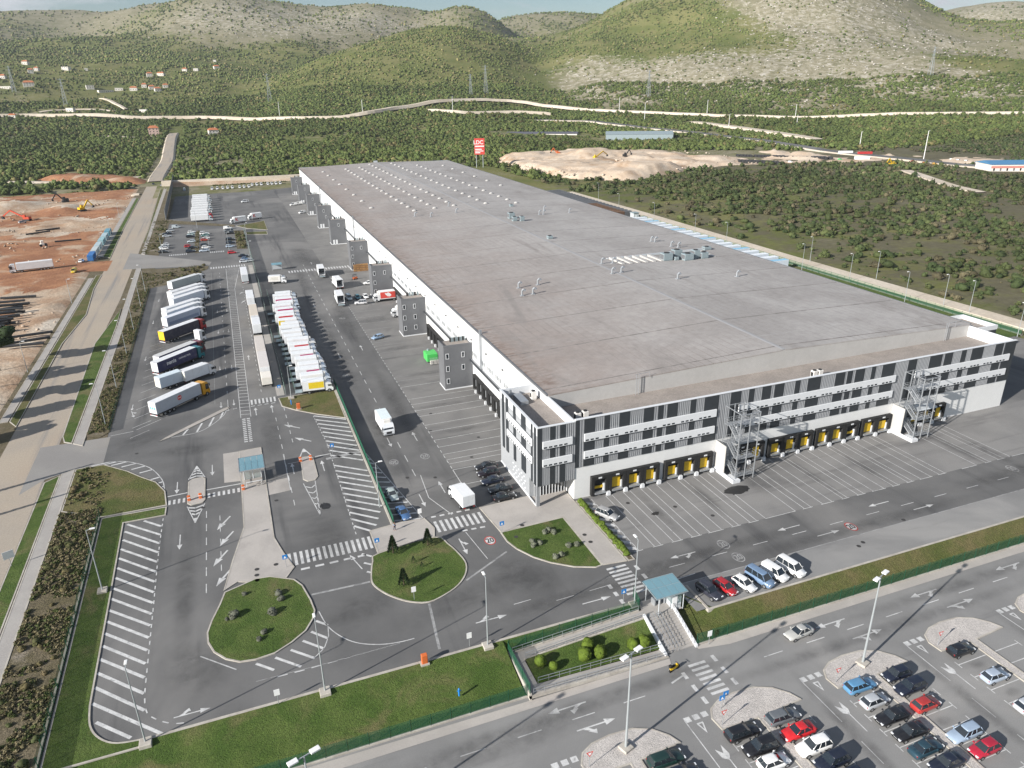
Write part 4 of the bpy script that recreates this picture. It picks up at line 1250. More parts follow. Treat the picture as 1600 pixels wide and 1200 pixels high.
# loading docks
def front_dock(x0, x1, half):
    o = wpart(MB().box(x0, x1, 107.25, 107.99, 3.55, 4.3).box(x0, x0 + .62, 107.25, 107.99, 0.25, 3.55).box(x1 - .62, x1, 107.25, 107.99, .25, 3.55).box(x0 + .62, x1 - .62, 107.90, 107.985, .9, 3.55), 'loading_dock', 'black_rubber')
    zt = (2.0, 2.9, 3.2)[half]
    d = wpart(MB().box(x0 + .85, x1 - 1.05, 107.72, 107.89, 1.05 if half else 1.5, zt), 'dock_door', 'yellow', o)
    e = wpart(MB().box(x1 - .98, x1 - .66, 107.6, 107.89, .7, 2.3), 'door_post', 'white_panel', o)
    f = wpart(MB().box(x0 + .7, x1 - .7, 107.0, 107.99, .55, .88), 'dock_leveller', 'steel', o)
    g = wpart(MB().box(x1 - .55, x1 + .2, 106.75, 107.24, 0, .75), 'dock_bumper', 'white_panel', o)
    h = wpart(MB().box(x0 + 1.4, x0 + 2.1, 107.21, 107.248, 3.8, 4.1), 'number_plate', 'white_panel', o)


k = 0
for x0, n, p in ((56.05, 4, 3.68), (71.95, 3, 3.69), (88.2, 2, 3.65), (96.55, 3, 3.8), (108.75, 3, 3.85), (121.15, 2, 4.1), (134.6, 3, 3.6)):
    for i in range(n):
        front_dock(x0 + i * p + .03, x0 + (i + 1) * p - .03, (0, 2, 1, 2, 1, 2, 2)[k % 7]); k += 1

SIDE_DOCK = MB().box(-.75, 0, -1.75, 1.75, 3.5, 4.1).box(-.75, 0, -1.75, -1.1, .25, 3.5).box(-.75, 0, 1.1, 1.75, .25, 3.5).box(-.05, 0, -1.1, 1.1, .9, 3.5).mesh('loading_dock', MAT['black_rubber'])
SIDE_BUMP = MB().box(-1.2, -.76, -1.5, -.95, 0, .8).mesh('dock_bumper', MAT['white_panel'])
SIDE_DOOR = MB().box(-.2, -.055, -1.0, 1.0, 1.0, 3.3).mesh('dock_door', MAT['grey_panel'])
for y0, n in ((130.6, 10), (176.2, 10), (224.0, 10)):
    for i in range(n):
        o = put('loading_dock', SIDE_DOCK, wh, (WX0 - 108.6 - .005, y0 + i * 3.8 - 108.0, 0))
        put('dock_bumper', SIDE_BUMP, o); put('dock_door', SIDE_DOOR, o)
# western wall: dark ledge and slit windows
wpart(MB().box(WX0 - .45, WX0 - .003, 127.3, 569, 6.55, 7.5), 'ledge', 'grey_panel')
wpart(MB().box(WX0 - .75, WX0 - .46, 127.3, 569, 7.1, 7.5), 'gutter', 'dark_panel')
SLIT = MB().box(-.10, 0, -.27, .27, 0, 1.2).mesh('slit_window', MAT['pale_panel'])
SLITG = MB().box(-.02, 0, -.2, .2, .08, 1.1).mesh('pane', MAT['tower'])
for gi in range(24):
    for i in range(4):
        o = put('slit_window', SLIT, wh, (WX0 - 108.6 - .004, 130.2 + gi * 5.7 + i * 1.05 - 108.0, 8.65))
        put('pane', SLITG, o, (-.105, 0, 0))
for i in range(38):
    y = 134 + i * 11.4
    wpart(MB().box(WX0 - .35, WX0 - .005, y, y + .5, 12.5, 12.75), 'wall_lamp', 'dark_panel')
for y in (160.2, 340, 455): wpart(MB().box(WX0 - .6, WX0 - .004, y, y + .5, 7.6, 17.6), 'ladder', 'steel')


# stair towers along the western wall
def tower(y, d, kind):
    t = wpart(MB().box(45.25, WX0 - .006, y, y + d, 0, 11.5), 'stair_tower', 'tower')
    def sub(mb, name, m):
        o = wpart(mb, name, m, t); return o
    sub(MB().box(45.6, 52.4, y + .35, y + d - .35, 11.0, 11.52), 'tower_roof', 'gravel_roof')
    sub(MB().box(45.2, 52.79, y - .04, y + .3, 11.5, 11.95).box(45.2, 45.5, y + .31, y + d, 11.5, 11.95), 'parapet', 'tower')
    sub(MB().box(45.18, 45.248, y - .05, y + d, 0, .3).box(45.18, 52.7, y - .06, y - .002, 0, .3), 'plinth', 'white_panel')
    wins = {'a': [(46.15, 9.1), (50.25, 9.1), (46.15, 5.75), (50.25, 5.75), (46.15, 2.4)], 'b': [(46.05, 9.4), (49.3, 9.4), (46.05, 6.0), (49.3, 6.0), (46.05, 2.65), (49.3, 2.65)],
            'c': [(46.2, 9.2), (50.0, 9.2), (46.2, 5.8), (46.2, 2.5)], 'd': [(49.4, 9.3)], 'e': [(48.6, 9.2), (49.6, 6.0)]}[kind]
    for x, z in wins:
        sub(MB().box(x - .42, x - .32, y - .09, y - .003, z - .72, z + .72).box(x + .32, x + .42, y - .09, y - .003, z - .72, z + .72).box(x - .32, x + .32, y - .09, y - .003, z + .62, z + .72).box(x - .32, x + .32, y - .09, y - .003, z - .72, z - .62), 'window_frame', 'white_panel')
        sub(MB().box(x - .32, x + .32, y - .04, y - .003, z - .62, z + .62), 'pane', 'glass')
    if kind in 'de':
        sub(MB().box(46.0, 46.9, y - .08, y - .003, 0.1, 2.3).box(47.3, 48.2, y - .08, y - .003, 0.1, 2.3), 'door', 'white_panel')
    # condensers or railing on the roof
    n = {'a': 11, 'b': 5, 'c': 6, 'd': 4, 'e': 5}[kind]
    for i in range(n):
        x = 48.0 + i * (4.2 / n)
        sub(MB().box(x, x + 4.2 / n * .62, y + d - 1.6, y + d - 1.1, 11.52, 12.6), 'condenser', 'hvac' if i % 3 else 'fan')
    return t


for y, d, kd in ((168.3, 5.2, 'a'), (214.7, 6.0, 'b'), (262.2, 6.0, 'c'), (309.3, 6.0, 'c'), (366.8, 6.0, 'd'), (414.2, 6.0, 'e'), (461.6, 6.0, 'e'), (510.0, 6.0, 'd'), (556.0, 6.0, 'e')):
    tower(y, d, kd)

# hall roof: two shallow slopes laid in bays with seams
RIDGE = 108.6


def rz(x):
    return 16.7 + 1.4 * (1 - abs(x - RIDGE) / (RIDGE - WX0))


ys = [WYH - .35] + [122.4 + 20.8 * i for i in range(22)]
ys = [y for y in ys if y < WY1 - 3] + [WY1]
for i in range(len(ys) - 1):
    a, b = ys[i] + .18, ys[i + 1] - .18
    for x0, x1 in ((WX0 - .1, RIDGE - .3), (RIDGE + .3, WX1 + .1)):
        mb = MB().add([(x0, a, rz(x0)), (x1, a, rz(x1)), (x1, b, rz(x1)), (x0, b, rz(x0)), (x0, a, rz(x0) - .25), (x1, a, rz(x1) - .25), (x1, b, rz(x1) - .25), (x0, b, rz(x0) - .25)],
                      [(0, 1, 2, 3), (4, 5, 1, 0), (5, 6, 2, 1), (6, 7, 3, 2), (7, 4, 0, 3)])
        wpart(mb, 'roof_panel', 'roof')
        if i: wpart(MB().add([(x0 + .3, ys[i] - .2, rz(x0) + .004), (x1, ys[i] - .2, rz(x1) + .004), (x1, ys[i] + .2, rz(x1) + .004), (x0 + .3, ys[i] + .2, rz(x0) + .004)], [(0, 1, 2, 3)]), 'roof_seam', 'roof_seam')
wpart(MB().add([(RIDGE - .6, WYH - .1, rz(RIDGE - .6) + .03), (RIDGE, WYH - .1, 18.16), (RIDGE + .6, WYH - .1, rz(RIDGE + .6) + .03), (RIDGE - .6, WY1, rz(RIDGE - .6) + .03), (RIDGE, WY1, 18.16), (RIDGE + .6, WY1, rz(RIDGE + .6) + .03)],
               [(0, 1, 4, 3), (1, 2, 5, 4)]), 'ridge_cap', 'ridge')
wpart(MB().box(WX0 - .5, WX0 - .11, WYH, WY1, 16.35, 16.75), 'gutter', 'tower')
wpart(MB().box(WX1 + .11, WX1 + .4, WYH, WY1, 16.35, 16.95), 'eave_trim', 'tower')
wpart(MB().box(WX0, WX1, WY1 - .01, WY1 + .3, 16.2, 17.0).box(RIDGE - 1.4, RIDGE + 1.4, WY1 - .5, WY1 + .31, 17.0, 19.2), 'back_parapet', 'pale_panel')
DOME = MB()
rings = [[(q * 1.05 * math.cos(t), q * .72 * math.sin(t), z) for t in (2 * math.pi * i / 12 for i in range(12))] for q, z in ((1.1, 0), (1.1, .3), (1.0, .32), (.85, .55), (.5, .72), (.15, .78))]
DOME.loft(rings)
DOME = DOME.mesh('skylight_dome', MAT['fascia'], True)
for x, y0, y1, p in ((65, 361, 532, 24.3), (81.4, 341.5, 546, 12.2), (91.6, 343, 552, 12.3), (101.7, 345, 556, 12.4), (117.8, 345, 556, 12.4), (132.5, 342, 540, 12.2), (149.5, 410, 532, 24.0)):
    for y in np.arange(y0, y1, p): put('skylight_dome', DOME, wh, (x - 108.6, y - 108.0, rz(x)))


def gooseneck(x, y, h=1.5, s=1.0, base=None):
    z = rz(x) if base is None else base
    mb = MB().tube((x, y, z), (x, y, z + h), .28 * s, n=8).tube((x, y, z + h - .1), (x + .5 * s, y, z + h + .35), .28 * s, n=8).tube((x + .45 * s, y, z + h + .35), (x + .95 * s, y, z + h - .1), .26 * s, .34 * s, n=8)
    mb.box(x - .5, x + .5, y - .5, y + .5, z, z + .2)
    return wpart(mb, 'vent_pipe', 'steel')


for x, y in ((144.7, 235.7), (145.6, 234.5), (146.7, 225.3), (148.0, 222.8), (109.9, 208.2), (113.6, 207.7), (106.8, 195.3), (110.0, 195.4), (121.9, 182.6), (140.7, 179.4), (75.5, 193.8), (81.8, 194.4), (73.5, 186.0), (76.8, 186.0), (129.5, 306), (131.5, 306), (144.8, 307.1),
             (137, 318), (78, 327), (84, 322), (97, 326), (99, 345)): gooseneck(x, y)


def air_handler(x, y, w, d, h, m='hvac', base=None):
    z = rz(x) if base is None else base
    o = wpart(MB().bbox(x - w / 2, x + w / 2, y - d / 2, y + d / 2, z + .25, z + h, .06).box(x - w / 2 + .1, x + w / 2 - .1, y - d / 2 + .1, y + d / 2 - .1, z - .1, z + .25), 'air_handler', m)
    n = 12
    wpart(MB().prism([(x + min(w, d) * .36 * math.cos(2 * math.pi * i / n), y + min(w, d) * .36 * math.sin(2 * math.pi * i / n)) for i in range(n)], z + h, z + h + .18), 'fan_ring', 'fan', o)
    wpart(MB().box(x - w / 2 - .012, x - w / 2 - .002, y - d / 2 + .15, y + d / 2 - .15, z + .5, z + h - .3), 'louvre', 'fan' if m == 'hvac_white' else 'tower', o)
    return o


for x, y, w, d, h in ((a_, b_, c_ * .82, d_ * .82, e_ * .82) for a_, b_, c_, d_, e_ in ((132.9, 206.5, 4.2, 3.2, 2.9), (138.0, 208.4, 3.6, 3.0, 3.4), (139.8, 204.6, 4.2, 3.0, 2.6), (144.2, 206.6, 2.6, 3.0, 3.2), (146.6, 205.4, 3.2, 2.6, 2.4), (136.0, 205.6, 1.8, 2.0, 1.4), (114.0, 300.5, 3.2, 3.0, 3.0), (113.0, 294.0, 2.4, 2.4, 2.2), (116.0, 293.0, 2.2, 2.4, 2.4),
                    (111.3, 252.9, 2.4, 2.2, 1.3), (155.7, 216.7, 3.4, 2.4, 1.3), (126.5, 333.0, 2.0, 2.0, 1.2))): air_handler(x, y, w, d, h)
for i in range(13):
    x = 116.3 + i * 2.9
    if 131 < x < 147: continue
    wpart(MB().add([(x - .5, 205.4, rz(x) + .3), (x + .5, 205.4, rz(x) + .3), (x + .5 - .4, 213.6, rz(x) + .75), (x - .5 - .4, 213.6, rz(x) + .75), (x - .5, 205.4, rz(x)), (x + .5, 205.4, rz(x)), (x + .1, 213.6, rz(x)), (x - .9, 213.6, rz(x))],
                   [(0, 1, 2, 3), (4, 5, 1, 0), (5, 6, 2, 1), (6, 7, 3, 2), (7, 4, 0, 3)]), 'roof_light', 'fascia')
wpart(MB().box(115, 152, 214.0, 214.7, rz(130), rz(130) + .6), 'duct', 'pale_panel')
# condensers on the gravel roofs
for p, b in (((55.51, 112.72), 13.75), ((57.13, 112.82), 13.75), ((74.0, 121.28), 13.75), ((110.8, 112.62), 13.75), ((112.14, 112.5), 13.75), ((150.13, 121.92), 13.75), ((165.2, 122.22), 13.75), ((167.32, 122.25), 13.75), ((51.0, 123.5), 14.63)):
    air_handler(p[0], p[1], 1.1, 1.0, 1.75, 'hvac_white', b)
wpart(MB().box(47.6, 49.2, 121.5, 125.8, 14.64, 15.4).tube((46.8, 125.6, 14.64), (46.8, 125.6, 16.4), .16).tube((47.2, 126.0, 14.64), (47.2, 126.0, 16.3), .16), 'duct', 'steel')
for p in ((71.7, 124.85), (155.77, 128.88)):
    x = p[0]
    mb = MB().tube((x, 119.3, 13.75), (x, 119.3, 18.3), .05).tube((x + .6, 119.3, 13.75), (x + .6, 119.3, 18.3), .05)
    for i in range(10): mb.tube((x, 119.3, 14.6 + i * .35), (x + .6, 119.3, 14.6 + i * .35), .03)
    mb.bar((x - .3, 119.3, 18.2), (x + 3.2, 119.6, 18.2), .06, .06).bar((x + 3.2, 119.6, 17.0), (x + 3.2, 119.6, 18.2), .06, .06)
    wpart(mb, 'roof_ladder', 'steel')
# low annex behind the eastern end
wpart(MB().box(164.5, 190.2, 131, 141.5, 0, 8.8), 'annex_wall', 'dark_panel')
wpart(MB().box(164.5, 190.3, 130.9, 131.3, 8.8, 10.0).box(189.8, 190.3, 131.31, 141.6, 8.8, 10.0).box(164.5, 189.79, 141.2, 141.6, 8.8, 10.0), 'parapet', 'white_panel')
wpart(MB().sheet([(164.6, 131.3), (189.8, 131.3), (189.8, 141.2), (164.6, 141.2)], 8.85), 'gravel_roof', 'gravel_roof')


# ------------------------------------------------------------------ outside fire stairs
def fire_stair(x, label, top):
    t = empty('fire_stair', (x, 104.6, 0))
    tag(t, label, 'fire escape', 'steel fire stairs on the striped front')
    MB().box(-.25, .05, -3.2, 3.35, 0, .75).box(.06, 1.5, -3.2, -.6, 0, .62).build('foundation', MAT['white_panel'], t)
    MB().box(-.08, .04, .1, 3.35, .76, 6.5).build('wind_screen', MAT['fascia'], t)
    W, D0, D1 = 4.3, -2.5, 2.4
    for px_, py_ in ((.7, D0), (.7 + W, D0), (.7, D1), (.7 + W, D1), (.7 + W / 2, D0), (.7 + W / 2, D1)):
        MB().box(px_ - .08, px_ + .08, py_ - .08, py_ + .08, 0, top).build('post', MAT['steel'], t)
    lv = np.arange(1.0, top - 1.6, 1.9)
    for i, z in enumerate(lv):
        y0, y1 = (D0, D0 + 1.2) if i % 2 == 0 else (D1 - 1.2, D1)
        MB().box(.7, .7 + W, y0, y1, z - .08, z).build('landing', MAT['steel'], t)
        rail = MB()
        for zz in (z + .55, z + 1.05):
            rail.bar((.7, y0 if i % 2 == 0 else y1, zz), (.7 + W, y0 if i % 2 == 0 else y1, zz), .05, .05).bar((.7, y0, zz), (.7, y1, zz), .05, .05).bar((.7 + W, y0, zz), (.7 + W, y1, zz), .05, .05)
        for q in range(9): rail.bar((.7 + q * W / 8, y0 if i % 2 == 0 else y1, z), (.7 + q * W / 8, y0 if i % 2 == 0 else y1, z + 1.05), .03, .03)
        rail.build('railing', MAT['steel'], t)
        if i + 1 < len(lv):
            za, zb = z, lv[i + 1]
            ya, yb = (D0 + 1.2, D1 - 1.2) if i % 2 == 0 else (D1 - 1.2, D0 + 1.2)
            xa = .95 if i % 2 == 0 else .7 + W - 1.35
            MB().bar((xa, ya, za), (xa, yb, zb), .06, .28).bar((xa + 1.1, ya, za), (xa + 1.1, yb, zb), .06, .28).build('stringer', MAT['steel'], t)
            st = MB()
            for q in range(9):
                u = (q + .5) / 9
                st.box(xa + .04, xa + 1.06, min(ya, yb) + abs(yb - ya) * (u if yb > ya else 1 - u) - .14, min(ya, yb) + abs(yb - ya) * (u if yb > ya else 1 - u) + .14, za + (zb - za) * u - .02, za + (zb - za) * u + .02)
            st.build('treads', MAT['steel'], t)
            hr = MB()
            for dz in (.55, 1.0):
                hr.bar((xa, ya, za + dz), (xa, yb, zb + dz), .05, .05).bar((xa + 1.1, ya, za + dz), (xa + 1.1, yb, zb + dz), .05, .05)
            hr.build('handrail', MAT['steel'], t)
    fr = MB()
    for zz in (top - .1,):
        fr.bar((.7, D0, zz), (.7 + W, D0, zz), .12, .12).bar((.7, D1, zz), (.7 + W, D1, zz), .12, .12).bar((.7, D0, zz), (.7, D1, zz), .12, .12).bar((.7 + W, D0, zz), (.7 + W, D1, zz), .12, .12)
    fr.build('top_frame', MAT['steel'], t)
    return t


fire_stair(83.9, 'galvanised steel fire stair between the loading docks, closer to the office corner', 14.3)
fire_stair(129.8, 'galvanised steel fire stair with a white cabin roof beside it, farther from the office', 14.3)
cb = empty('door_canopy', (137.5, 107.9, 0))
tag(cb, 'pale rounded canopy roof above the docks beside the second fire stair', 'canopy')
MB().loft([[(-2.6, y, z) for y, z in ((-.02, 5.0), (-2.0, 4.9), (-2.2, 4.6), (-.02, 4.6))], [(3.2, y, z) for y, z in ((-.02, 5.0), (-2.0, 4.9), (-2.2, 4.6), (-.02, 4.6))]]).build('canopy_roof', MAT['pale_panel'], cb)
MB().tube((-2.4, -1.9, 0), (-2.4, -1.9, 4.6), .08).tube((3.0, -1.9, 3.5), (3.0, -.02, 4.6), .06).build('canopy_post', MAT['steel'], cb)


# ------------------------------------------------------------------ vehicles
CARS = {
    # L, half width, roof height, belt, belt x rear/front, roof x rear/front
    'hatch': dict(L=4.05, W=.87, H=1.47, belt=.92, b=(-1.86, .98), t=(-1.42, .18), tail=.95),
    'sedan': dict(L=4.6, W=.89, H=1.45, belt=.92, b=(-1.62, .92), t=(-.95, .12), tail=.98),
    'estate': dict(L=4.65, W=.89, H=1.48, belt=.93, b=(-2.2, .95), t=(-1.85, .15), tail=.97),
    'suv': dict(L=4.5, W=.93, H=1.68, belt=1.05, b=(-2.12, 1.0), t=(-1.72, .25), tail=1.06),
    'minivan': dict(L=4.9, W=.96, H=1.92, belt=1.12, b=(-2.36, 1.55), t=(-2.18, .85), tail=1.1),
    'van': dict(L=4.5, W=.93, H=1.84, belt=1.08, b=(-2.15, 1.35), t=(-2.05, .65), tail=1.05),
}
CAR_MESH = {}


def car_shapes(kind):
    if kind in CAR_MESH: return CAR_MESH[kind]
    c = CARS[kind]
    h, W, bz = c['L'] / 2, c['W'], c['belt']
    hood = bz - .06 if kind in ('hatch', 'sedan', 'estate') else bz - .04

    def ring(x, w, z0, z1):
        r = [(-w * .84, z0), (-w * .97, z0 + .14), (-w, z0 + (z1 - z0) * .5), (-w * .96, z1 - .10), (-w * .84, z1)]
        return [(x, y, z) for y, z in r] + [(x, -y, z) for y, z in reversed(r)]
    st = [ring(-h - .02, W * .6, .4, c['tail'] - .28), ring(-h + .03, W * .80, .32, c['tail'] - .14), ring(-h + .16, W * .93, .25, c['tail'] - .04), ring(-h + .45, W * .99, .2, c['tail']), ring(-.6, W, .19, bz), ring(c['b'][1] - .1, W, .19, bz - .01),
          ring(h - .8, W * .98, .2, hood - .05), ring(h - .4, W * .93, .21, hood - .12), ring(h - .17, W * .84, .24, hood - .2), ring(h - .04, W * .68, .3, hood - .3), ring(h + .02, W * .46, .38, hood - .4)]
    (b0, b1), (t0, t1), H = c['b'], c['t'], c['H']
    wb, wt = W * .88, W * .68
    body = MB().loft(st)

    def P(x, y, z): return (x, y, z)
    B = [P(b0, -wb, bz - .04), P(b1, -wb, bz - .06), P(b1, wb, bz - .06), P(b0, wb, bz - .04)]
    T = [P(t0, -wt, H - .06), P(t1, -wt, H - .06), P(t1, wt, H - .06), P(t0, wt, H - .06)]
    def pil(a, b, w=.07): body.bar(a, b, w, w)
    for i in range(4): pil(B[i], T[i], .07)
    for s in (-1, 1):
        for u in ((.52,) if kind in ('hatch', 'sedan') else (.36, .66)):
            xb, xt = b0 + (b1 - b0) * u, t0 + (t1 - t0) * u
            pil((xb, s * wb * 1.0, bz - .04), (xt, s * wt * 1.0, H - .07), .055)
    if kind == 'van':
        for s in (-1, 1):
            body.quad((b0, s * (wb + .012), bz - .05), (b0 + (b1 - b0) * .62, s * (wb + .012), bz - .05), (t0 + (t1 - t0) * .62, s * (wt + .012), H - .06), (t0, s * (wt + .012), H - .06))
    def rrect(e, z, f):
        q = [(t0 - e, -wt * f + .14), (t0 - e + .16, -wt * f), (t1 + e - .16, -wt * f), (t1 + e, -wt * f + .14), (t1 + e + .03, 0)]
        q = q + [(a, -b) for a, b in reversed(q[:4])] + [(t0 - e - .02, 0)]
        return [(a, b, z) for a, b in q]
    roof = MB().loft([rrect(.06, H - .09, 1.0), rrect(.03, H - .04, .99), rrect(-.08, H - .01, .9), rrect(-.28, H + .012, .66)])
    ws = MB().quad(B[1], B[2], T[2], T[1])
    rw = MB().quad(B[3], B[0], T[0], T[3])
    sw = [MB().quad(B[0], B[1], T[1], T[0]), MB().quad(B[2], B[3], T[3], T[2])]
    r = .31 if kind not in ('suv', 'minivan') else .35
    tyre = MB().tube((0, -.1, 0), (0, .1, 0), r, n=14)
    rim = MB().tube((0, -.108, 0), (0, .108, 0), r * .62, n=10)
    hl, tl = MB(), MB()
    hl.box(h - .22, h - .035, -.17, .17, hood - .34, hood - .2)
    tl.box(-h + .03, -h + .16, -.09, .09, c['tail'] - .30, c['tail'] - .12)
    out = dict(body=body.mesh('body', MAT['car_paint'], True), roof=roof.mesh('roof', MAT['car_paint'], True), windscreen=ws.mesh('windscreen', MAT['glass']), rear_window=rw.mesh('rear_window', MAT['glass']),
               side=[q.mesh('side_window', MAT['glass']) for q in sw], tyre=tyre.mesh('wheel', MAT['tyre'], False), rim=rim.mesh('rim', MAT['rim']), headlight=hl.mesh('headlight', MAT['lamp_glass']),
               tail_light=tl.mesh('tail_light', MAT['tail_glass']), mirror=MB().box(-.08, .08, -.09, .09, -.07, .08).mesh('mirror', MAT['car_paint']),
               plate=MB().box(-.012, .012, -.26, .26, -.06, .06).mesh('number_plate', MAT['plate']))
    whole = MB()
    for mb, m in ((body, 0), (roof, 0), (ws, 1), (rw, 1), (sw[0], 1), (sw[1], 1)):
        whole.add(mb.v, mb.f, m)
    for x in (-h * .62, h * .64):
        for s in (-1, 1): whole.tube((x, s * (W - .2), r), (x, s * (W - .0), r), r, n=10, m=2)
    for s in (-1, 1): whole.box(h - .22, h - .03, s * W * .62 - .15, s * W * .62 + .15, hood - .34, hood - .2, 3)
    out['whole'] = whole.mesh('car', [MAT['car_paint'], MAT['glass'], MAT['tyre'], MAT['lamp_glass']])
    out['spec'] = (h, W, r, hood, c)
    CAR_MESH[kind] = out
    return out


def car(kind, x, y, deg, color, label, z=0.0, group=None, full=True, name='parked_car', cat='car'):
    s = car_shapes(kind)
    deg += random.uniform(-1.5, 1.5)
    if not full:
        return tag(put(name, s['whole'], None, (x, y, z), R(deg), color), label, cat, group)
    h, W, r, hood, c = s['spec']
    t = empty(name, (x, y, z), R(deg))
    tag(t, label, cat, group)
    put('body', s['body'], t, color=color); put('roof', s['roof'], t, color=color)
    put('windscreen', s['windscreen'], t); put('rear_window', s['rear_window'], t)
    for q in s['side']: put('side_window', q, t)
    for wx in (-h * .62, h * .64):
        for k in (-1, 1):
            w = put('wheel', s['tyre'], t, (wx, k * (W - .09), r)); put('rim', s['rim'], w)
    for k in (-1, 1):
        put('headlight', s['headlight'], t, (0, k * W * .62, 0)); put('tail_light', s['tail_light'], t, (0, k * W * .72, 0))
        put('mirror', s['mirror'], t, (c['b'][1] - .25, k * (W + .08), c['belt'] + .05), color=color)
    put('number_plate', s['plate'], t, (h + .0, 0, .48)); put('number_plate', s['plate'], t, (-h + .0, 0, .62))
    return t


BLACK, NAVY, SILVER, GREY, WHITE, RED, BLUE, DGREEN, TEAL = (.012, .012, .014), (.012, .016, .030), (.42, .44, .46), (.13, .14, .15), (.78, .78, .77), (.42, .02, .02), (.06, .16, .30), (.012, .035, .030), (.02, .09, .11)
G1 = 'cars parked in the employee car park'
LOTCARS = [
    ('estate', 55.8, 53.2, 0, GREY, 'grey estate car with a sunroof against the gravel island with the blue crossing sign'),
    ('sedan', 56.0, 50.7, 180, (.55, .02, .025), 'bright red small saloon between the grey estate and a white crossover'),
    ('suv', 56.2, 48.2, 180, WHITE, 'white crossover nosing towards the gravel strip beside the red saloon'),
    ('suv', 56.7, 45.8, 180, NAVY, 'navy off-roader next to the white crossover'),
    ('estate', 49.6, 53.1, 0, BLACK, 'black estate car closest to the car park crossing'),
    ('suv', 50.2, 50.5, 180, BLACK, 'black compact off-roader with round lamps behind the black estate'),
    ('hatch', 50.3, 48.2, 0, WHITE, 'white hatchback with a dark rear window, behind the black off-roader'),
    ('estate', 38.8, 53.2, 0, DGREEN, 'dark green estate car at the bottom edge beside the lamp island'),
    ('sedan', 39.4, 50.8, 0, NAVY, 'dark saloon cut by the bottom edge, next to the dark green estate'),
    ('hatch', 74.7, 53.4, 180, NAVY, 'dark blue hatchback beside the tallest lamp mast'),
    ('suv', 74.5, 51.0, 180, NAVY, 'dark blue crossover between the dark blue and the brick red hatchbacks'),
    ('hatch', 74.0, 48.1, 0, (.38, .035, .03), 'brick red hatchback with a sun-faded roof'),
    ('estate', 74.5, 43.0, 180, (.30, .38, .48), 'silver blue estate car between an empty bay and a crimson hatchback'),
    ('hatch', 74.8, 40.5, 180, (.36, .015, .035), 'crimson hatchback next to the silver blue estate'),
    ('hatch', 86.6, 53.5, 0, BLACK, 'black hatchback alone at the head of its row'),
    ('hatch', 86.6, 48.3, 0, (.36, .42, .50), 'silver hatchback between two empty bays'),
    ('hatch', 86.0, 43.2, 0, (.45, .47, .50), 'pale silver hatchback cut by the frame'),
    ('estate', 68.7, 53.6, 0, (.10, .25, .42), 'sky blue estate car with a white tailgate strip'),
    ('hatch', 68.4, 50.9, 0, SILVER, 'silver hatchback between the sky blue estate and a black saloon'),
    ('sedan', 68.5, 48.2, 180, BLACK, 'black saloon with its bonnet towards the aisle, after the silver hatchback'),
    ('sedan', 68.6, 45.6, 180, BLACK, 'black saloon with bright headlamps beside the dark teal one'),
    ('sedan', 68.4, 43.1, 0, (.02, .05, .07), 'dark teal saloon with its boot towards the aisle'),
    ('sedan', 68.9, 40.7, 180, NAVY, 'navy saloon cut by the bottom edge, after the dark teal saloon'),
    ('hatch', 57.0, 43.4, 180, NAVY, 'dark car cut by the bottom edge, after the navy off-roader'),
]
for k, x, y, d, c, lab in LOTCARS: car(k, x, y, d, c, lab, LOT, G1)
car('sedan', 68.2, 64.7, 184, (.40, .40, .38), 'silver beige saloon driving along the car park road', LOT, name='moving_car')
G2 = 'cars parked in the bay above the embankment'
for k, x, y, c, lab in (('suv', 60.0, 75.3, (.03, .032, .045), 'dark grey crossover at the glass canopy end of the row'), ('hatch', 62.9, 75.2, (.36, .015, .02), 'red hatchback between dark crossover and white hatchback'),
                        ('hatch', 66.1, 74.8, WHITE, 'white hatchback between the red car and the blue minivan'), ('minivan', 69.2, 75.0, (.16, .24, .36), 'metallic blue minivan in the row above the embankment'),
                        ('van', 72.2, 75.2, WHITE, 'short white delivery van beside the blue minivan'), ('minivan', 75.4, 75.3, WHITE, 'white minivan at the open end of the row')):
    car(k, x, y, -78, c, lab, 0, G2)
G3 = 'black company cars beside the office'
for i, (k, x, y, d) in enumerate((('sedan', 41.4, 125.6, 180), ('suv', 40.9, 122.8, 180), ('sedan', 40.7, 119.7, 180), ('sedan', 41.0, 116.1, 180), ('sedan', 40.7, 113.1, 0))):
    car(k, x, y, d, (BLACK, (.016, .012, .016), NAVY, (.018, .020, .022), BLACK)[i], ('black saloon farthest from the forecourt in the row beside the office', 'black crossover, second car from the far end beside the office', 'black saloon in the middle of the row beside the office',
                                                      'dark grey saloon, second from the forecourt beside the office', 'black saloon parked against the concrete forecourt')[i], 0, G3)
car('sedan', 21.2, 121.9, -86, (.40, .46, .45), 'pale silver saloon parked on the hatching beside the hedge')
car('sedan', 21.7, 114.7, -82, (.06, .13, .27), 'blue saloon parked on the hatching beside the hedge')
car('suv', 55.7, 100.2, -62, (.34, .34, .34), 'silver crossover parked askew beside the low hedge')
car('hatch', 37.4, 216.0, 200, (.25, .36, .50), 'light blue hatchback driving across the dock yard', name='moving_car')
car('minivan', 36.6, 264.6, -88, (.38, .46, .50), 'silver blue van behind the open box truck')
car('hatch', 39.8, 264.2, -88, (.04, .16, .20), 'teal hatchback between silver van and white hatchback')
car('hatch', 42.7, 264.0, -88, WHITE, 'white hatchback beside the red-sided truck')
car('hatch', 47.4, 283.6, 178, WHITE, 'white car half hidden behind the third grey stair tower')
car('suv', 39.6, 256.5, 170, (.55, .55, .56), 'small white utility car in front of the teal hatchback')

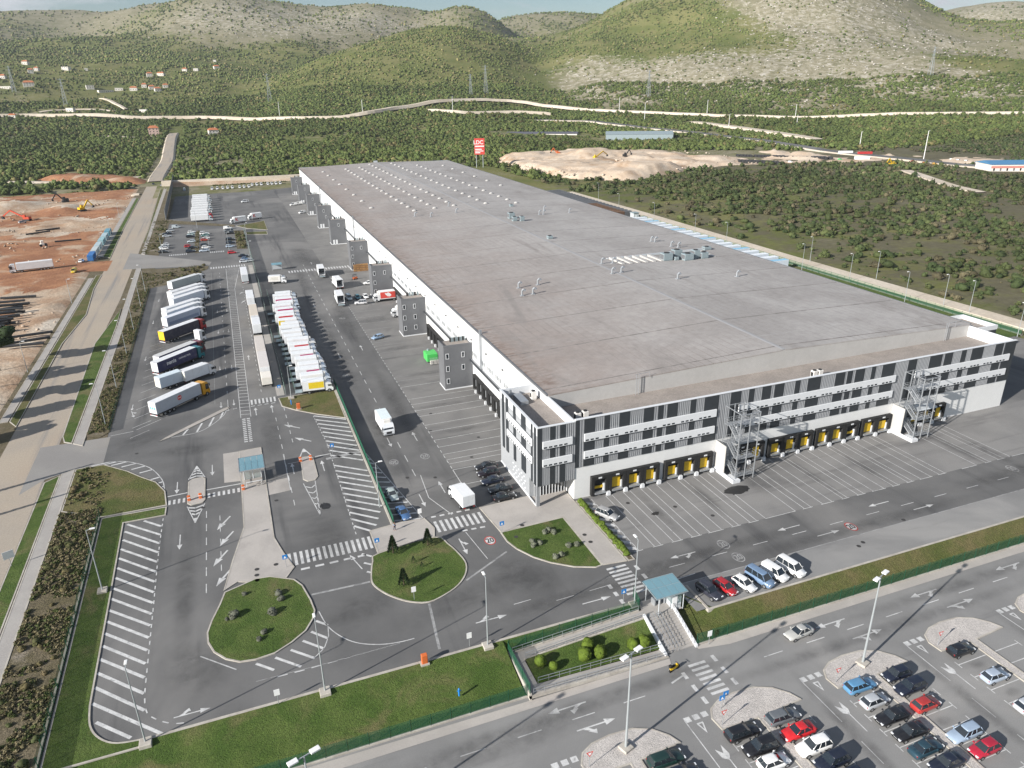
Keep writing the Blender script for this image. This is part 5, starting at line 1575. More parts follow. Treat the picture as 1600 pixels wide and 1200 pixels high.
# car park north-west of the truck lanes (small in view: one mesh each)
G4 = 'cars in the upper car park'
UP = [((-30.53, 440.04), 'hatch', SILVER), ((-27.86, 449.86), 'van', (.45, .5, .52)), ((-31.78, 431.97), 'sedan', NAVY), ((-31.44, 424.19), 'sedan', SILVER), ((-31.25, 399.1), 'hatch', WHITE), ((-31.51, 393.05), 'suv', (.5, .53, .55)), ((-31.19, 389.89), 'hatch', WHITE), ((-31.17, 382.04), 'sedan', BLACK),
      ((-19.5, 430.61), 'hatch', WHITE), ((-19.77, 423.94), 'hatch', (.4, .5, .5)), ((-19.85, 417.37), 'estate', BLACK), ((-19.22, 403.12), 'hatch', (.5, .56, .6)), ((-20.28, 390.93), 'hatch', RED), ((-18.39, 386.39), 'sedan', BLACK), ((-19.12, 377.47), 'suv', NAVY),
      ((-13.26, 423.29), 'suv', WHITE), ((-12.85, 417.84), 'hatch', (.10, .2, .19)), ((-12.45, 409.32), 'hatch', WHITE), ((-12.82, 404.55), 'hatch', (.42, .06, .03)), ((-12.6, 389.44), 'suv', BLACK), ((-12.23, 384.77), 'hatch', WHITE), ((-13.11, 376.64), 'estate', (.42, .48, .55)),
      ((-1.23, 433.87), 'van', WHITE), ((-1.03, 424.89), 'minivan', (.12, .13, .14)), ((-0.77, 418.64), 'suv', BLACK), ((-0.85, 400.09), 'suv', BLACK), ((-0.88, 391.37), 'estate', NAVY), ((-1.3, 382.16), 'hatch', (.4, .48, .58)),
      ((-0.81, 366.59), 'hatch', (.5, .02, .03)), ((3.77, 356.69), 'sedan', NAVY), ((4.5, 349.21), 'hatch', (.12, .2, .33)), ((3.62, 344.42), 'hatch', (.55, .58, .62)), ((5.85, 345.12), 'hatch', SILVER)]
cnames = {SILVER: 'silver', NAVY: 'navy', WHITE: 'white', BLACK: 'black', RED: 'red'}
for i, (p, k, c) in enumerate(UP):
    colour = cnames.get(c) or ('red' if c[0] > .3 and c[1] < .1 else 'dark' if c[0] < .13 else 'pale blue')
    row = 'western edge row' if i < 8 else 'second row' if i < 15 else 'third row' if i < 22 else 'eastern edge row' if i < 28 else 'loose group by the crossing'
    j = i - (0 if i < 8 else 8 if i < 15 else 15 if i < 22 else 22 if i < 28 else 28)
    car(k, p[0], p[1], random.choice((0, 180)), c, '%s car, %s in the %s of the upper car park' % (colour, ORD[j], row), 0, G4, False)


# trucks ------------------------------------------------------------
TM = {}


def tmesh(key, make, m, smooth=False):
    if key not in TM: TM[key] = make().mesh(key[0] if isinstance(key, tuple) else key, [MAT[q] for q in m] if isinstance(m, (list, tuple)) else MAT[m], smooth)
    return TM[key]


def cab_mb(H, Lc):
    prof = [(0, .62), (Lc, .45), (Lc + .12, .7), (Lc + .12, 1.35), (Lc - .02, 1.75), (Lc - .22, H - .55), (Lc - .55, H - .12), (Lc - .9, H), (.15, H - .02), (0, H - .15)]
    w = 1.22
    return MB().loft([[(x, -w * .95, z) for x, z in prof], [(x, -w, .0 + z) for x, z in [(a * .99 + .01, b) for a, b in prof]], [(x, w, z) for x, z in [(a * .99 + .01, b) for a, b in prof]], [(x, w * .95, z) for x, z in prof]])


def truck_cab(t, x, H, Lc, color):
    c = put('cab', tmesh(('cab', H, Lc), lambda: cab_mb(H, Lc), 'car_paint'), t, (x, 0, 0), color=color)
    put('windscreen', tmesh(('windscreen', H, Lc), lambda: MB().quad((Lc - .005, -1.06, 1.78), (Lc - .005, 1.06, 1.78), (Lc - .20, 1.0, H - .62), (Lc - .20, -1.0, H - .62)), 'glass'), c)
    for s in (-1, 1):
        put('side_window', tmesh(('side_window', H, Lc, s), lambda: MB().add([(Lc - 1.15, s * 1.228, 1.7), (Lc - .1, s * 1.228, 1.7), (Lc - .3, s * 1.228, H - .68), (Lc - 1.15, s * 1.228, H - .6)], [(0, 1, 2, 3)]), 'glass'), c)
        put('headlight', tmesh(('headlight', H, Lc), lambda: MB().box(Lc + .1, Lc + .14, -.2, .2, .78, 1.0), 'lamp_glass'), c, (0, s * .9, 0))
        put('mirror', tmesh(('mirror',), lambda: MB().box(-.12, .12, -.08, .08, -.35, .35), 'chassis'), c, (Lc - .05, s * 1.42, H - .95))
    put('grille', tmesh(('grille', Lc), lambda: MB().box(Lc + .115, Lc + .135, -.6, .6, .75, 1.3), 'chassis'), c)
    return c


def wheel(t, x, s, r=.5, dual=False):
    w = put('wheel', tmesh(('wheel', r, dual), lambda: MB().tube((0, -.14 - .14 * dual, 0), (0, .14 + .14 * dual, 0), r, n=14), 'tyre'), t, (x, s * (1.1 - .12 * dual), r))
    put('rim', tmesh(('rim', r, dual), lambda: MB().tube((0, -.148 - .14 * dual, 0), (0, .148 + .14 * dual, 0), r * .55, n=10), 'rim'), w)


def cargo(t, x0, L, z0, z1, side, roof, rear, band=None, name='cargo_box', open_rear=False):
    b = put(name, tmesh((name, round(L, 2), z0, z1, open_rear), lambda: MB().bbox(0, L, -1.27, 1.27, z0, z1, .04) if not open_rear else MB().box(.0, L, -1.27, -1.2, z0, z1).box(0, L, 1.2, 1.27, z0, z1).box(0, L, -1.2, 1.2, z1 - .07, z1).box(0, L, -1.2, 1.2, z0, z0 + .08).box(L - .08, L, -1.2, 1.2, z0 + .08, z1 - .07), 'panel_paint'), t, (x0, 0, 0), color=side)
    put('roof_panel', tmesh(('roof_panel', round(L, 2), z1), lambda: MB().box(.06, L - .06, -1.21, 1.21, z1 + .002, z1 + .03), 'panel_paint'), b, color=roof)
    if not open_rear:
        for s in (-1, 1): put('rear_door', tmesh(('rear_door', z0, z1, s), lambda: MB().box(-.045, -.004, min(.02 * s, 1.2 * s), max(.02 * s, 1.2 * s), z0 + .1, z1 - .08), 'panel_paint'), b, color=rear)
    else:
        put('rear_frame', tmesh(('rear_frame', z0, z1), lambda: MB().box(-.05, -.003, -1.27, -1.15, z0, z1).box(-.05, -.003, 1.15, 1.27, z0, z1).box(-.05, -.003, -1.15, 1.15, z1 - .15, z1), 'white_panel'), b)
    put('skirt_rail', tmesh(('skirt_rail', round(L, 2), z0), lambda: MB().box(.1, L - .1, -1.24, -1.18, z0 - .25, z0 - .002).box(.1, L - .1, 1.18, 1.24, z0 - .25, z0 - .002), 'chassis'), b)
    if band:
        bc, u0, u1, v0, v1 = band
        for s in (-1, 1):
            put('side_band', tmesh(('side_band', round(L, 2), z0, z1, u0, u1, v0, v1, s), lambda: MB().add([(L * u0, s * 1.276, z0 + (z1 - z0) * v0), (L * u1, s * 1.276, z0 + (z1 - z0) * v0), (L * u1, s * 1.276, z0 + (z1 - z0) * v1), (L * u0, s * 1.276, z0 + (z1 - z0) * v1)], [(0, 1, 2, 3)]), 'flat_paint'), b, color=bc)
    return b


def side_text(b, body, size, x, z, m):
    o = put('lettering', text_mesh(body, size, m), b, (x, -1.285, z))
    o.rotation_euler = (R(90), 0, 0)
    return o


def semi(x, y, deg, cabc, side, roof, rear, label, group, band=None, cab=True, z1=4.0):
    """Origin: rear centre of the trailer."""
    t = empty('articulated_truck' if cab else 'trailer', (x, y, 0), R(deg))
    tag(t, label, 'truck' if cab else 'trailer', group)
    b = cargo(t, 0, 13.6, 1.15, z1, side, roof, rear, band, 'trailer_box')
    put('chassis', tmesh(('chassis', 's', cab), lambda: MB().box(.2, 13.2, -.45, .45, .75, 1.12).box(11.2, 16.2, -.5, .5, .6, 1.0) if cab else MB().box(.2, 13.2, -.45, .45, .75, 1.12).box(10.4, 10.6, -.9, .9, 0, 1.1), 'chassis'), t)
    put('underrun_bar', tmesh(('underrun_bar',), lambda: MB().box(-.05, .1, -1.2, 1.2, .5, .68), 'white_panel'), t)
    for ax in (2.2, 3.5, 4.8):
        for s in (-1, 1): wheel(t, ax, s)
    for s in (-1, 1): put('tail_light', tmesh(('tail_light',), lambda: MB().box(-.07, -.04, -.18, .18, .72, .9), 'tail_glass'), t, (0, s * .95, 0))
    if cab:
        for s in (-1, 1): wheel(t, 11.9, s, .5, True); wheel(t, 15.3, s)
        truck_cab(t, 14.05, 3.75, 2.2, cabc)
    return t, b


def box_truck(x, y, deg, L, cabc, side, roof, rear, label, group, band=None, lift=False, open_rear=False, z1=3.75, fridge=True, low=False, name='box_truck'):
    t = empty(name, (x, y, 0), R(deg))
    tag(t, label, 'truck', group)
    b = cargo(t, 0, L, 1.0, z1, side, roof, rear, band, 'cargo_box', open_rear)
    put('chassis', tmesh(('chassis', L), lambda: MB().box(.1, L + 1.6, -.45, .45, .55, .97), 'chassis'), t)
    for s in (-1, 1):
        wheel(t, 1.5 if L < 7.5 else 2.0, s, .48, True); wheel(t, L + 1.1, s, .48)
        put('tail_light', tmesh(('tail_light',), lambda: MB().box(-.07, -.04, -.18, .18, .72, .9), 'tail_glass'), t, (0, s * .95, 0))
    truck_cab(t, L + .1, 2.75 if L < 7 else 3.0, 1.9, cabc)
    if fridge: put('fridge_unit', tmesh(('fridge_unit', z1), lambda: MB().bbox(0, .55, -.85, .85, z1 - 1.0, z1 - .1, .08), 'hvac_white'), t, (L + .02, 0, 0))
    if lift: put('tail_lift', tmesh(('tail_lift',), lambda: MB().box(-1.9, -.12, -1.15, 1.15, .72, .80).box(-.12, .1, -.9, -.7, .45, .9).box(-.12, .1, .7, .9, .45, .9), 'hvac'), t)
    return t, b


def place_semi(fx, fy, deg):
    """Rear centre from the front right-hand roof corner of the trailer."""
    a = R(deg)
    cx, cy = fx - math.sin(a) * 1.27, fy + math.cos(a) * 1.27
    return cx - 13.6 * math.cos(a), cy - 13.6 * math.sin(a)


GW = 'articulated trucks in the western truck park'
W2, LG = (.72, .73, .74), (.55, .57, .60)
SEMIS = [
    (-12.85, 187.6, (.62, .30, .01), (.42, .45, .50), W2, (.72, .74, .74), 'yellow-cab truck with grey trailer and round red logo, last of the western row', ((.55, .57, .60), 0, 0, 0, 0)),
    (-14.16, 217.4, (.02, .17, .20), (.020, .022, .085), W2, (.70, .71, .72), 'teal-cab truck with navy trailer and white lettering', None),
    (-14.0, 222.6, (.17, .015, .025), (.025, .025, .10), (.58, .58, .57), (.66, .66, .64), 'dark red-cab truck with navy trailer tucked behind the lettered one', None),
    (-13.8, 245.9, (.36, .02, .02), (.018, .02, .045), W2, (.78, .50, .02), 'red-cab truck with navy curtain sides and yellow rear doors', None),
    (-13.7, 261.0, W2, (.38, .44, .55), (.70, .72, .76), W2, 'white-cab truck with blue-grey printed trailer next to the yellow-door trailer', ((.22, .28, .40), .05, .95, .12, .45)),
    (-14.0, 267.4, W2, (.62, .66, .70), W2, W2, 'white truck, second before the yellow-door trailer', None),
    (-14.2, 272.4, W2, (.62, .66, .70), W2, W2, 'white truck, third before the yellow-door trailer', None),
    (-12.55, 284.5, W2, (.55, .60, .68), W2, W2, 'white truck standing furthest forward in the middle of the western row', None),
    (-12.86, 290.2, W2, W2, W2, W2, 'white truck, third from the far end of the western row', None),
    (-13.45, 294.9, W2, W2, W2, W2, 'white truck, second from the far end of the western row', None),
    (-14.16, 311.5, W2, (.36, .40, .40), (.66, .68, .68), W2, 'white-cab truck with grey-green trailer at the far end of the western row', None)]
for i, (fx, fy, cc, sc, rc, dc, lab, band) in enumerate(SEMIS):
    d = 44 + (i % 3) * .6
    x, y = place_semi(fx, fy, d)
    t, b = semi(x, y, d, cc, sc, rc, dc, lab, GW, band if band and band[2] else None)
    if i == 0:
        n = 20
        disc = MB().add([(6.9 + .62 * math.cos(2 * math.pi * k / n), -1.28, 2.75 + .62 * math.sin(2 * math.pi * k / n)) for k in range(n)], [tuple(range(n))]).build('round_logo', MAT['sign_red'], b)
        MB().quad((6.45, -1.283, 2.68), (7.35, -1.283, 2.68), (7.35, -1.283, 2.84), (6.45, -1.283, 2.84)).build('logo_bar', MAT['plate'], b)
        for k in range(3): MB().box(-.052, -.046, .75 - k * .62 - .42, .75 - k * .62, 2.2, 2.8).build('rear_lettering', MAT['teal_paint'] if 'teal_paint' in MAT else MAT.setdefault('teal_paint', plain('teal_paint', (.08, .50, .47), .5)), b)
    if i == 1:
        side_text(b, 'nenis', 1.55, 4.6, 2.75, 'plate'); side_text(b, 'CONNECTING', .62, 9.2, 2.75, 'plate')
# tractor without trailer, and a drawbar combination
tr = empty('truck_tractor', (-17.2, 232.6, 0), R(40))
tag(tr, 'white tractor unit without trailer beside the navy trailer with yellow doors', 'truck')
truck_cab(tr, 3.6, 3.75, 2.2, W2)
MB().box(0, 5.2, -.45, .45, .6, .95).box(.3, 2.0, -.55, .55, .96, 1.12).build('chassis', MAT['chassis'], tr)
MB().bbox(2.5, 3.4, -1.15, 1.15, .5, .95, .05).build('fuel_tank', MAT['steel'], tr)
for s in (-1, 1): wheel(tr, 1.3, s, .5, True); wheel(tr, 4.9, s)
box_truck(-17.6, 199.4, 36, 7.2, W2, (.66, .70, .74), W2, (.70, .68, .60), 'white rigid truck pulling a box trailer, between the yellow and the teal cab', None)
dt = empty('trailer', (-23.4, 196.8, 0), R(34))
tag(dt, 'white two-axle box trailer behind the white rigid truck', 'trailer')
cargo(dt, 0, 6.6, 1.0, 3.75, (.50, .58, .66), (.62, .70, .74), (.70, .67, .58), None, 'trailer_box')
MB().box(.2, 8.2, -.3, .3, .6, .97).build('chassis', MAT['chassis'], dt)
for s in (-1, 1): wheel(dt, 2.4, s, .48); wheel(dt, 4.2, s, .48)

# column of waiting trucks along the inner fence
GC = 'trucks waiting along the inner fence'
semi(2.5, 303.2, 90, W2, W2, W2, (.50, .53, .55), 'white truck with grey rear doors at the head of the waiting column', GC)
box_truck(2.95, 266.5, 90, 11.2, W2, W2, W2, W2, 'plain white rigid truck, second in the waiting column', GC, z1=4.0)
semi(3.1, 243.8, 90, W2, (.62, .56, .48), (.62, .55, .46), W2, 'beige-roofed truck in the middle of the waiting column', GC)
dt = empty('trailer', (3.2, 233.6, 0), R(90)); tag(dt, 'short white trailer behind the beige-roofed truck', 'trailer', GC)
cargo(dt, 0, 8.2, 1.0, 3.9, W2, W2, W2, None, 'trailer_box'); MB().box(.2, 9.4, -.3, .3, .6, .97).build('chassis', MAT['chassis'], dt)
for s in (-1, 1): wheel(dt, 1.8, s, .48); wheel(dt, 3.1, s, .48)
semi(3.0, 207.2, 90, (.6, .52, .4), (.60, .56, .52), (.60, .55, .50), (.6, .58, .54), 'grey-roofed truck, second from the crossing in the waiting column', GC)
dt = empty('trailer', (3.0, 187.6, 0), R(90)); tag(dt, 'long trailer with a cream tail panel, closest to the crossing', 'trailer', GC)
cargo(dt, 5.6, 13.4, 1.15, 4.0, (.62, .60, .58), (.64, .60, .57), W2, None, 'trailer_box')
MB().bbox(0, 4.6, -1.27, 1.27, 1.1, 3.1, .06).build('tail_panel', MAT['house_wall'], dt)
MB().box(0, 19, -.45, .45, .7, 1.08).build('chassis', MAT['chassis'], dt)
for ax in (2.0, 3.3, 8.0, 9.3, 16): [wheel(dt, ax, s) for s in (-1, 1)]

# row of delivery trucks
GD = 'delivery trucks parked side by side'
PINK, CRIM, YEL, OCH = (.42, .02, .13), (.50, .02, .03), (.68, .50, .02), (.52, .34, .08)
BANDS = [(YEL, .28, .98, .18, .85), None, (PINK, .45, .98, .62, .85), ((.5, .5, .3), .2, .9, .5, .65), None, (PINK, .4, .98, .6, .85), None, (CRIM, .3, .98, .62, .9), None, (OCH, .35, .98, .6, .85), None,
         ((.05, .05, .06), .1, .6, .55, .8), (CRIM, .3, .98, .62, .88), (YEL, .02, .35, .1, .9), (CRIM, .18, .9, .6, .95), None, (PINK, .12, .98, .55, .95), (PINK, .15, .9, .66, .82), None, (PINK, .02, .95, .72, .95), None, ((.5, .06, .05), .08, .5, .3, .85)]
BN = {YEL: 'yellow', PINK: 'magenta', CRIM: 'crimson', OCH: 'ochre'}
for i, bd in enumerate(BANDS):
    y = 180.6 + i * 4.35
    L = 5.4 + (i % 3) * .35
    xr = 18.7 - L - 2.1 + random.uniform(-.4, .4) - (1.0 if 8 < i < 18 else 0)
    cn = 'plain white' if bd is None else (BN.get(bd[0]) or ('black' if bd[0][0] < .1 else 'red' if bd[0][1] < .1 else 'pale yellow')) + '-banded'
    box_truck(xr, y, -3 + random.uniform(-1, 1), L, (.55, .62, .70) if i % 4 else W2, W2, (.74, .76, .77), W2, '%s delivery truck, %s from the triangular lawn' % (cn, ORD[i]), GD, bd, lift=i < 12 or i in (15, 17), z1=3.5 + .12 * (i % 3))
box_truck(11.2, 300.4, -10, 4.6, W2, (.72, .70, .66), W2, W2, 'small white box truck parked apart beyond the delivery row', None, ((.60, .58, .52), .25, .8, .3, .8), z1=3.2)
# trucks moving or standing in the dock yard
t, b = box_truck(26.0, 155.4, -88, 5.8, (.66, .68, .70), W2, (.68, .76, .78), W2, 'white box truck driving alone past the hedge', None, z1=3.6)
box_truck(33.3, 111.6, 97, 4.6, W2, W2, W2, W2, 'white van-bodied truck driving off the zebra crossing', None, z1=3.3, fridge=False)
box_truck(32.0, 301.8, 88, 7.6, W2, W2, W2, W2, 'white box truck with open rear standing on the far crossing', None, lift=True, open_rear=True, z1=3.9)
box_truck(35.9, 279.6, 94, 7.2, W2, W2, W2, W2, 'white box truck with open rear between two other open ones', None, open_rear=True, z1=3.9)
box_truck(32.7, 257.0, 88, 8.0, W2, W2, W2, W2, 'white box truck with its dark load bay open towards the viewer', None, open_rear=True, lift=True, z1=3.9)
t, b = box_truck(53.0, 257.6, 180, 6.6, W2, (.72, .72, .71), W2, W2, 'white truck with a large red side panel at the docks', None, z1=3.7)
for s in (-1, 1): MB().add([(.35, s * 1.278, 1.25), (6.3, s * 1.278, 1.25), (6.3, s * 1.278, 3.5), (.35, s * 1.278, 3.5)], [(0, 1, 2, 3)]).build('side_band', MAT['sign_red'], b)
MB().add([(3.2 + q[0], 1.283, 2.4 + q[1]) for q in ((-.9, -.2), (-.3, -.7), (.6, -.5), (1.3, .2), (1.5, .8), (.8, .6), (.3, .9), (-.4, .5))], [tuple(range(8))]).build('white_emblem', MAT['plate'], b)
t, b = box_truck(52.6, 236.6, 180, 4.2, W2, W2, W2, W2, 'white truck with a red stripe half hidden by the second stair tower', None, (CRIM, .6, .98, .2, .8), z1=3.7)
# far yard
GF = 'trucks lined up in the far yard'
for i in range(10):
    y = 467 + i * 10.2
    box_truck(-20.6 + random.uniform(-.4, .4), y, 0, 9.4, (.6, .04, .05) if i == 1 else W2 if i % 2 else (.5, .56, .6), W2, (.78, .79, .79), W2, '%s truck from the near end of the white row in the far yard' % ORD[i].capitalize().lower(), GF, z1=3.9)
for i, (x, y, L, lab) in enumerate(((9.0, 452.6, 6.6, 'white truck with a large dark red K on its side'), (18.0, 461.6, 5.6, 'second box of the K truck, farther from the car park'))):
    t, b = box_truck(x, y, 196, L, W2, W2, W2, W2, lab, None, z1=3.7)
    o = put('lettering', text_mesh('K', 2.6, 'sign_red'), b, (L - 1.2, 1.29, 2.3)); o.rotation_euler = (R(90), 0, R(180))
GN = 'white vans along the northern fence'
for i, x in enumerate((-8.3, -4.6, -.6, 2.8, 6.2, 11.5, 14.7, 18.2, 21.1, 24.5, 27.9, 32.8, 35.8, 39.0, 42.2)):
    car('minivan', x, 614 + (10 if i > 7 else 0), -90, W2, '%s white van from the western end along the northern fence' % ORD[i], 0, GN, False, 'parked_van', 'van')
car('minivan', 11.9, 534, 190, W2, 'white van driving through the far yard', 0, None, False, 'moving_van', 'van')
car('minivan', -27.9, 618, -90, (.45, .52, .58), 'pale van alone in the shadowed far corner', 0, None, False, 'parked_van', 'van')
for i, (x, y) in enumerate(((40.5, 505), (44.0, 508), (42.4, 470))): car('van', x, y, 200, WHITE, '%s white van at the feet of the far stair towers' % ORD[i], 0, 'vans at the far stair towers', False, 'parked_van', 'van')
# trailers on the far side of the hall
for i in range(19):
    y = 238 + i * 6.2
    semi(197.0, y, 0, W2, (.62, .68, .74), (.76, .80, .83) if i % 4 else (.25, .50, .68), W2, '%s trailer from the near end behind the eastern eave' % ORD[i], 'trailers parked behind the hall', cab=False)
# public road traffic
car('sedan', -52.2, 668, -90, BLACK, 'black car driving on the far stretch of the public road', 0, None, False, 'moving_car')
car('hatch', -45.6, 905, -90, NAVY, 'dark car near the houses at the end of the road', 0, None, False, 'moving_car')
car('hatch', -45.4, 655, 90, (.30, .30, .38), 'greyish car beside the far grass strip', 0, None, False)
car('hatch', -64.9, 376.4, 80, WHITE, 'white car beside the blue container', 0, None, False)


# ------------------------------------------------------------------ fences, lamps, gates, small things
def fence(label, pts, h, panel='fence_mesh', post='fence_post', step=2.6, zf=None, name='mesh_fence', rail=False, wall=0.0, pw=.035):
    """Posts and panels, each a part; zf gives the foot height."""
    zf = zf or (lambda x, y: 0.0)
    t = empty(name, (pts[0][0], pts[0][1], 0))
    tag(t, label, 'fence')
    o = Vector((pts[0][0], pts[0][1], 0))
    for a, b in zip(pts[:-1], pts[1:]):
        a, b = Vector((a[0], a[1], 0)), Vector((b[0], b[1], 0))
        n = max(1, round((b - a).length / step))
        for i in range(n):
            p, q = a.lerp(b, i / n), a.lerp(b, (i + 1) / n)
            zp, zq = zf(p.x, p.y), zf(q.x, q.y)
            MB().box(p.x - pw - o.x, p.x + pw - o.x, p.y - pw - o.y, p.y + pw - o.y, zp, zp + h + .08).build('post', MAT[post], t)
            d = (q - p).normalized() * .05
            MB().quad((p.x + d.x - o.x, p.y + d.y - o.y, zp + .06 + wall), (q.x - d.x - o.x, q.y - d.y - o.y, zq + .06 + wall), (q.x - d.x - o.x, q.y - d.y - o.y, zq + h), (p.x + d.x - o.x, p.y + d.y - o.y, zp + h)).build('mesh_panel', MAT[panel], t)
    MB().box(b.x - pw - o.x, b.x + pw - o.x, b.y - pw - o.y, b.y + pw - o.y, zf(b.x, b.y), zf(b.x, b.y) + h + .08).build('post', MAT[post], t)
    return t


fence('green mesh fence at the foot of the long embankment, west of the ramp', [(-30, 68.6), (27.3, 68.6)], 1.9, zf=lambda x, y: -1.8)
fence('green mesh fence along the car park, east of the stairs', [(53.4, 68.45), (214, 68.45)], 1.9, zf=lambda x, y: -1.8)
fence('green mesh fence between bushy bank and mown verge', [(-30.05, 70), (-30.05, 134.8)], 1.8)
tag(MB().box(-30.4, -30.15, 70, 134.9, -.3, .3).build('footing_wall', MAT['kerb']), 'pale concrete footing beside the bushy bank', 'wall')
MAT['green_screen'] = ground_mat('green_screen', (0.010, 0.075, 0.045), (0.016, 0.095, 0.055), 0.8, 0.2, 4.0, 0.8)
fence('dense dark green screen fence between gate lanes and dock road', [(19.45, 112.6), (19.45, 184.2)], 1.55, 'green_screen', step=2.5)
tag(MB().box(18.95, 19.3, 112.4, 184, 0, .28).build('footing_wall', MAT['kerb']), 'pale kerb wall at the foot of the green screen', 'wall')
fence('grey wire fence between waiting column and delivery trucks', [(6.9, 181.2), (7.3, 300), (6.7, 428)], 2.2, post='pole', step=3.4)
fence('grey wire fence behind the delivery truck row', [(9.3, 181), (9.3, 284)], 1.9, post='pole', step=3.4)
fence('low dark fence along the western truck park', [(-32.7, 174.5), (-32.9, 311.8)], 1.3, post='chassis', step=3.2)
fence('green wire fence along the eastern grass strip', [(217.6, 142), (217.6, 380), (214, 470)], 1.9, step=3.4)
tag(MB().box(217.8, 218.1, 142, 470, -.4, .35).build('footing_wall', MAT['kerb']), 'pale kerb wall along the eastern boundary', 'wall')
fence('tall steel barrier fence with a long shadow at the far west', [(-34.6, 482), (-37.6, 690)], 5.6, 'tower', post='steel', step=5.2, name='barrier_fence', pw=.12)
layer('grass_strip', [(211.5, 142), (217.5, 142), (217.5, 380), (211.5, 380)], .05, 'grass', 'green grass strip behind the hall')


def lamp(x, y, z, h, deg, label, heads=1, r=.11, base=True, group=None):
    t = empty('street_lamp', (x, y, z), R(deg))
    tag(t, label, 'street lamp', group)
    if base: MB().bbox(-.7, .7, -.7, .7, -.4, .34, .05).build('concrete_base', MAT['kerb'], t)
    MB().tube((0, 0, .2), (0, 0, h), r, r * .5, 8).build('pole', MAT['pole'], t)
    if heads == 1:
        MB().bar((0, 0, h - .05), (.75, 0, h + .12), .08, .08).build('arm', MAT['pole'], t)
        MB().bbox(.5, 1.25, -.17, .17, h + .06, h + .2, .03).build('lamp_head', MAT['plate'], t)
    else:
        MB().bar((-1.0, 0, h), (1.0, 0, h), .1, .1).build('arm', MAT['pole'], t)
        for s in (-1, 1): MB().bbox(s * 1.15 - .5, s * 1.15 + .5, -.3, .3, h - .02, h + .16, .03).build('lamp_head', MAT['plate'], t)
    return t


LG1 = 'lamps along the gate road'
for i, (x, y) in enumerate(((-18.67, 77.1), (2.57, 77.2), (24.93, 77.3), (48.2, 77.3))):
    lamp(x, y, 0, 11.6, 90, ('grey lamp post at the tip of the large striped field', 'grey lamp post south of the rounded lawn island', 'grey lamp post south of the conifer island', 'grey lamp post beside the glass canopy')[i], group=LG1)
lamp(-27.05, 111.1, .1, 11.2, 0, 'grey lamp post on the mown western verge')
lamp(18.2, 118.9, 0, 9.5, 0, 'slender lamp post at the near end of the green screen', base=False)
lamp(8.0, 178.4, .1, 8.5, 0, 'lamp post on the triangular lawn')
GT = 'tall twin-headed car park masts'
for x, y, lab in ((72.4, 56.9, 'tall twin-headed mast on the middle gravel island'), (*(35.35, 56.65), 'tall twin-headed mast rising beside the ramp garden'), (*(-0.94, 56.28), 'twin-headed mast whose lamps show at the bottom edge'), (108.5, 56.9, 'twin-headed mast at the far end of the car park')):
    lamp(x, y, LOT + .1, 14.6, 18, lab, 2, .17, group=GT)
GB = 'lamps on the weedy bank'
for i, y in enumerate((179.3, 203.4, 231.4, 255.9, 284.9, 307.1)): lamp(-34.0, y, 0, 10.4, 180, '%s lamp post from the entrance on the weedy bank' % ORD[i], base=False, group=GB, r=.09)
GE = 'lamps behind the hall'
for i, (x, y) in enumerate(((214.3, 140.9), (223.6, 164.5), (214.4, 182.0), (223.1, 173.9), (218.3, 211.5), (230.3, 210.1), (214.4, 233.0), (227.2, 242.8), (216, 285.8), (215.8, 311.2), (217, 352), (216, 390), (227.6, 438.6))):
    lamp(x, y, 0, 10.8, 180, '%s lamp post from the near end beside the eastern dirt track' % ORD[i], base=False, group=GE, r=.1)
for i, (x, y) in enumerate(((-31.5, 380), (-10.5, 372), (-17, 444), (-2, 372), (6.5, 345), (7.0, 395))): lamp(x, y, 0, 9.0, 0, '%s lamp post round the upper car park' % ORD[i], base=False, group='lamps of the upper car park', r=.1)
for i, (x, y) in enumerate(((-58.3, 225.6), (-58.0, 300), (-58.6, 398), (-59.4, 440), (-61, 500))): lamp(x, y, 0, 9.0, 0, '%s lamp post along the building site' % ORD[i], base=False, group='lamps along the building site', r=.1)


def sign(x, y, z, kind, label, h=2.4, deg=180):
    t = empty('traffic_sign', (x, y, z), R(deg))
    tag(t, label, 'sign')
    MB().tube((0, 0, 0), (0, 0, h), .04, n=6).build('post', MAT['steel'], t)
    if kind == 'blue':
        p = MB().box(-.4, .4, .03, .07, h - .8, h).build('sign_plate', MAT['sign_blue'], t)
        MB().add([(-.24, .075, h - .65), (.24, .075, h - .65), (0, .075, h - .2)], [(0, 1, 2)]).build('white_triangle', MAT['sign_white'], p)
        MB().add([(-.24, .025, h - .65), (.24, .025, h - .65), (0, .025, h - .2)], [(2, 1, 0)]).build('white_triangle', MAT['sign_white'], p)
    elif kind == 'yield':
        p = MB().add([(-.45, .03, h), (.45, .03, h), (0, .03, h - .78), (-.45, .06, h), (.45, .06, h), (0, .06, h - .78)], [(0, 1, 2), (5, 4, 3), (0, 3, 4, 1), (1, 4, 5, 2), (2, 5, 3, 0)]).build('sign_plate', MAT['sign_red'], t)
        for yy in (.024, .066): MB().add([(-.26, yy, h - .11), (.26, yy, h - .11), (0, yy, h - .56)], [(0, 1, 2)]).build('white_triangle', MAT['sign_white'], p)
    elif kind == 'white':
        MB().box(-.35, .35, .03, .07, h - .95, h).build('sign_plate', MAT['sign_white'], t)
    return t


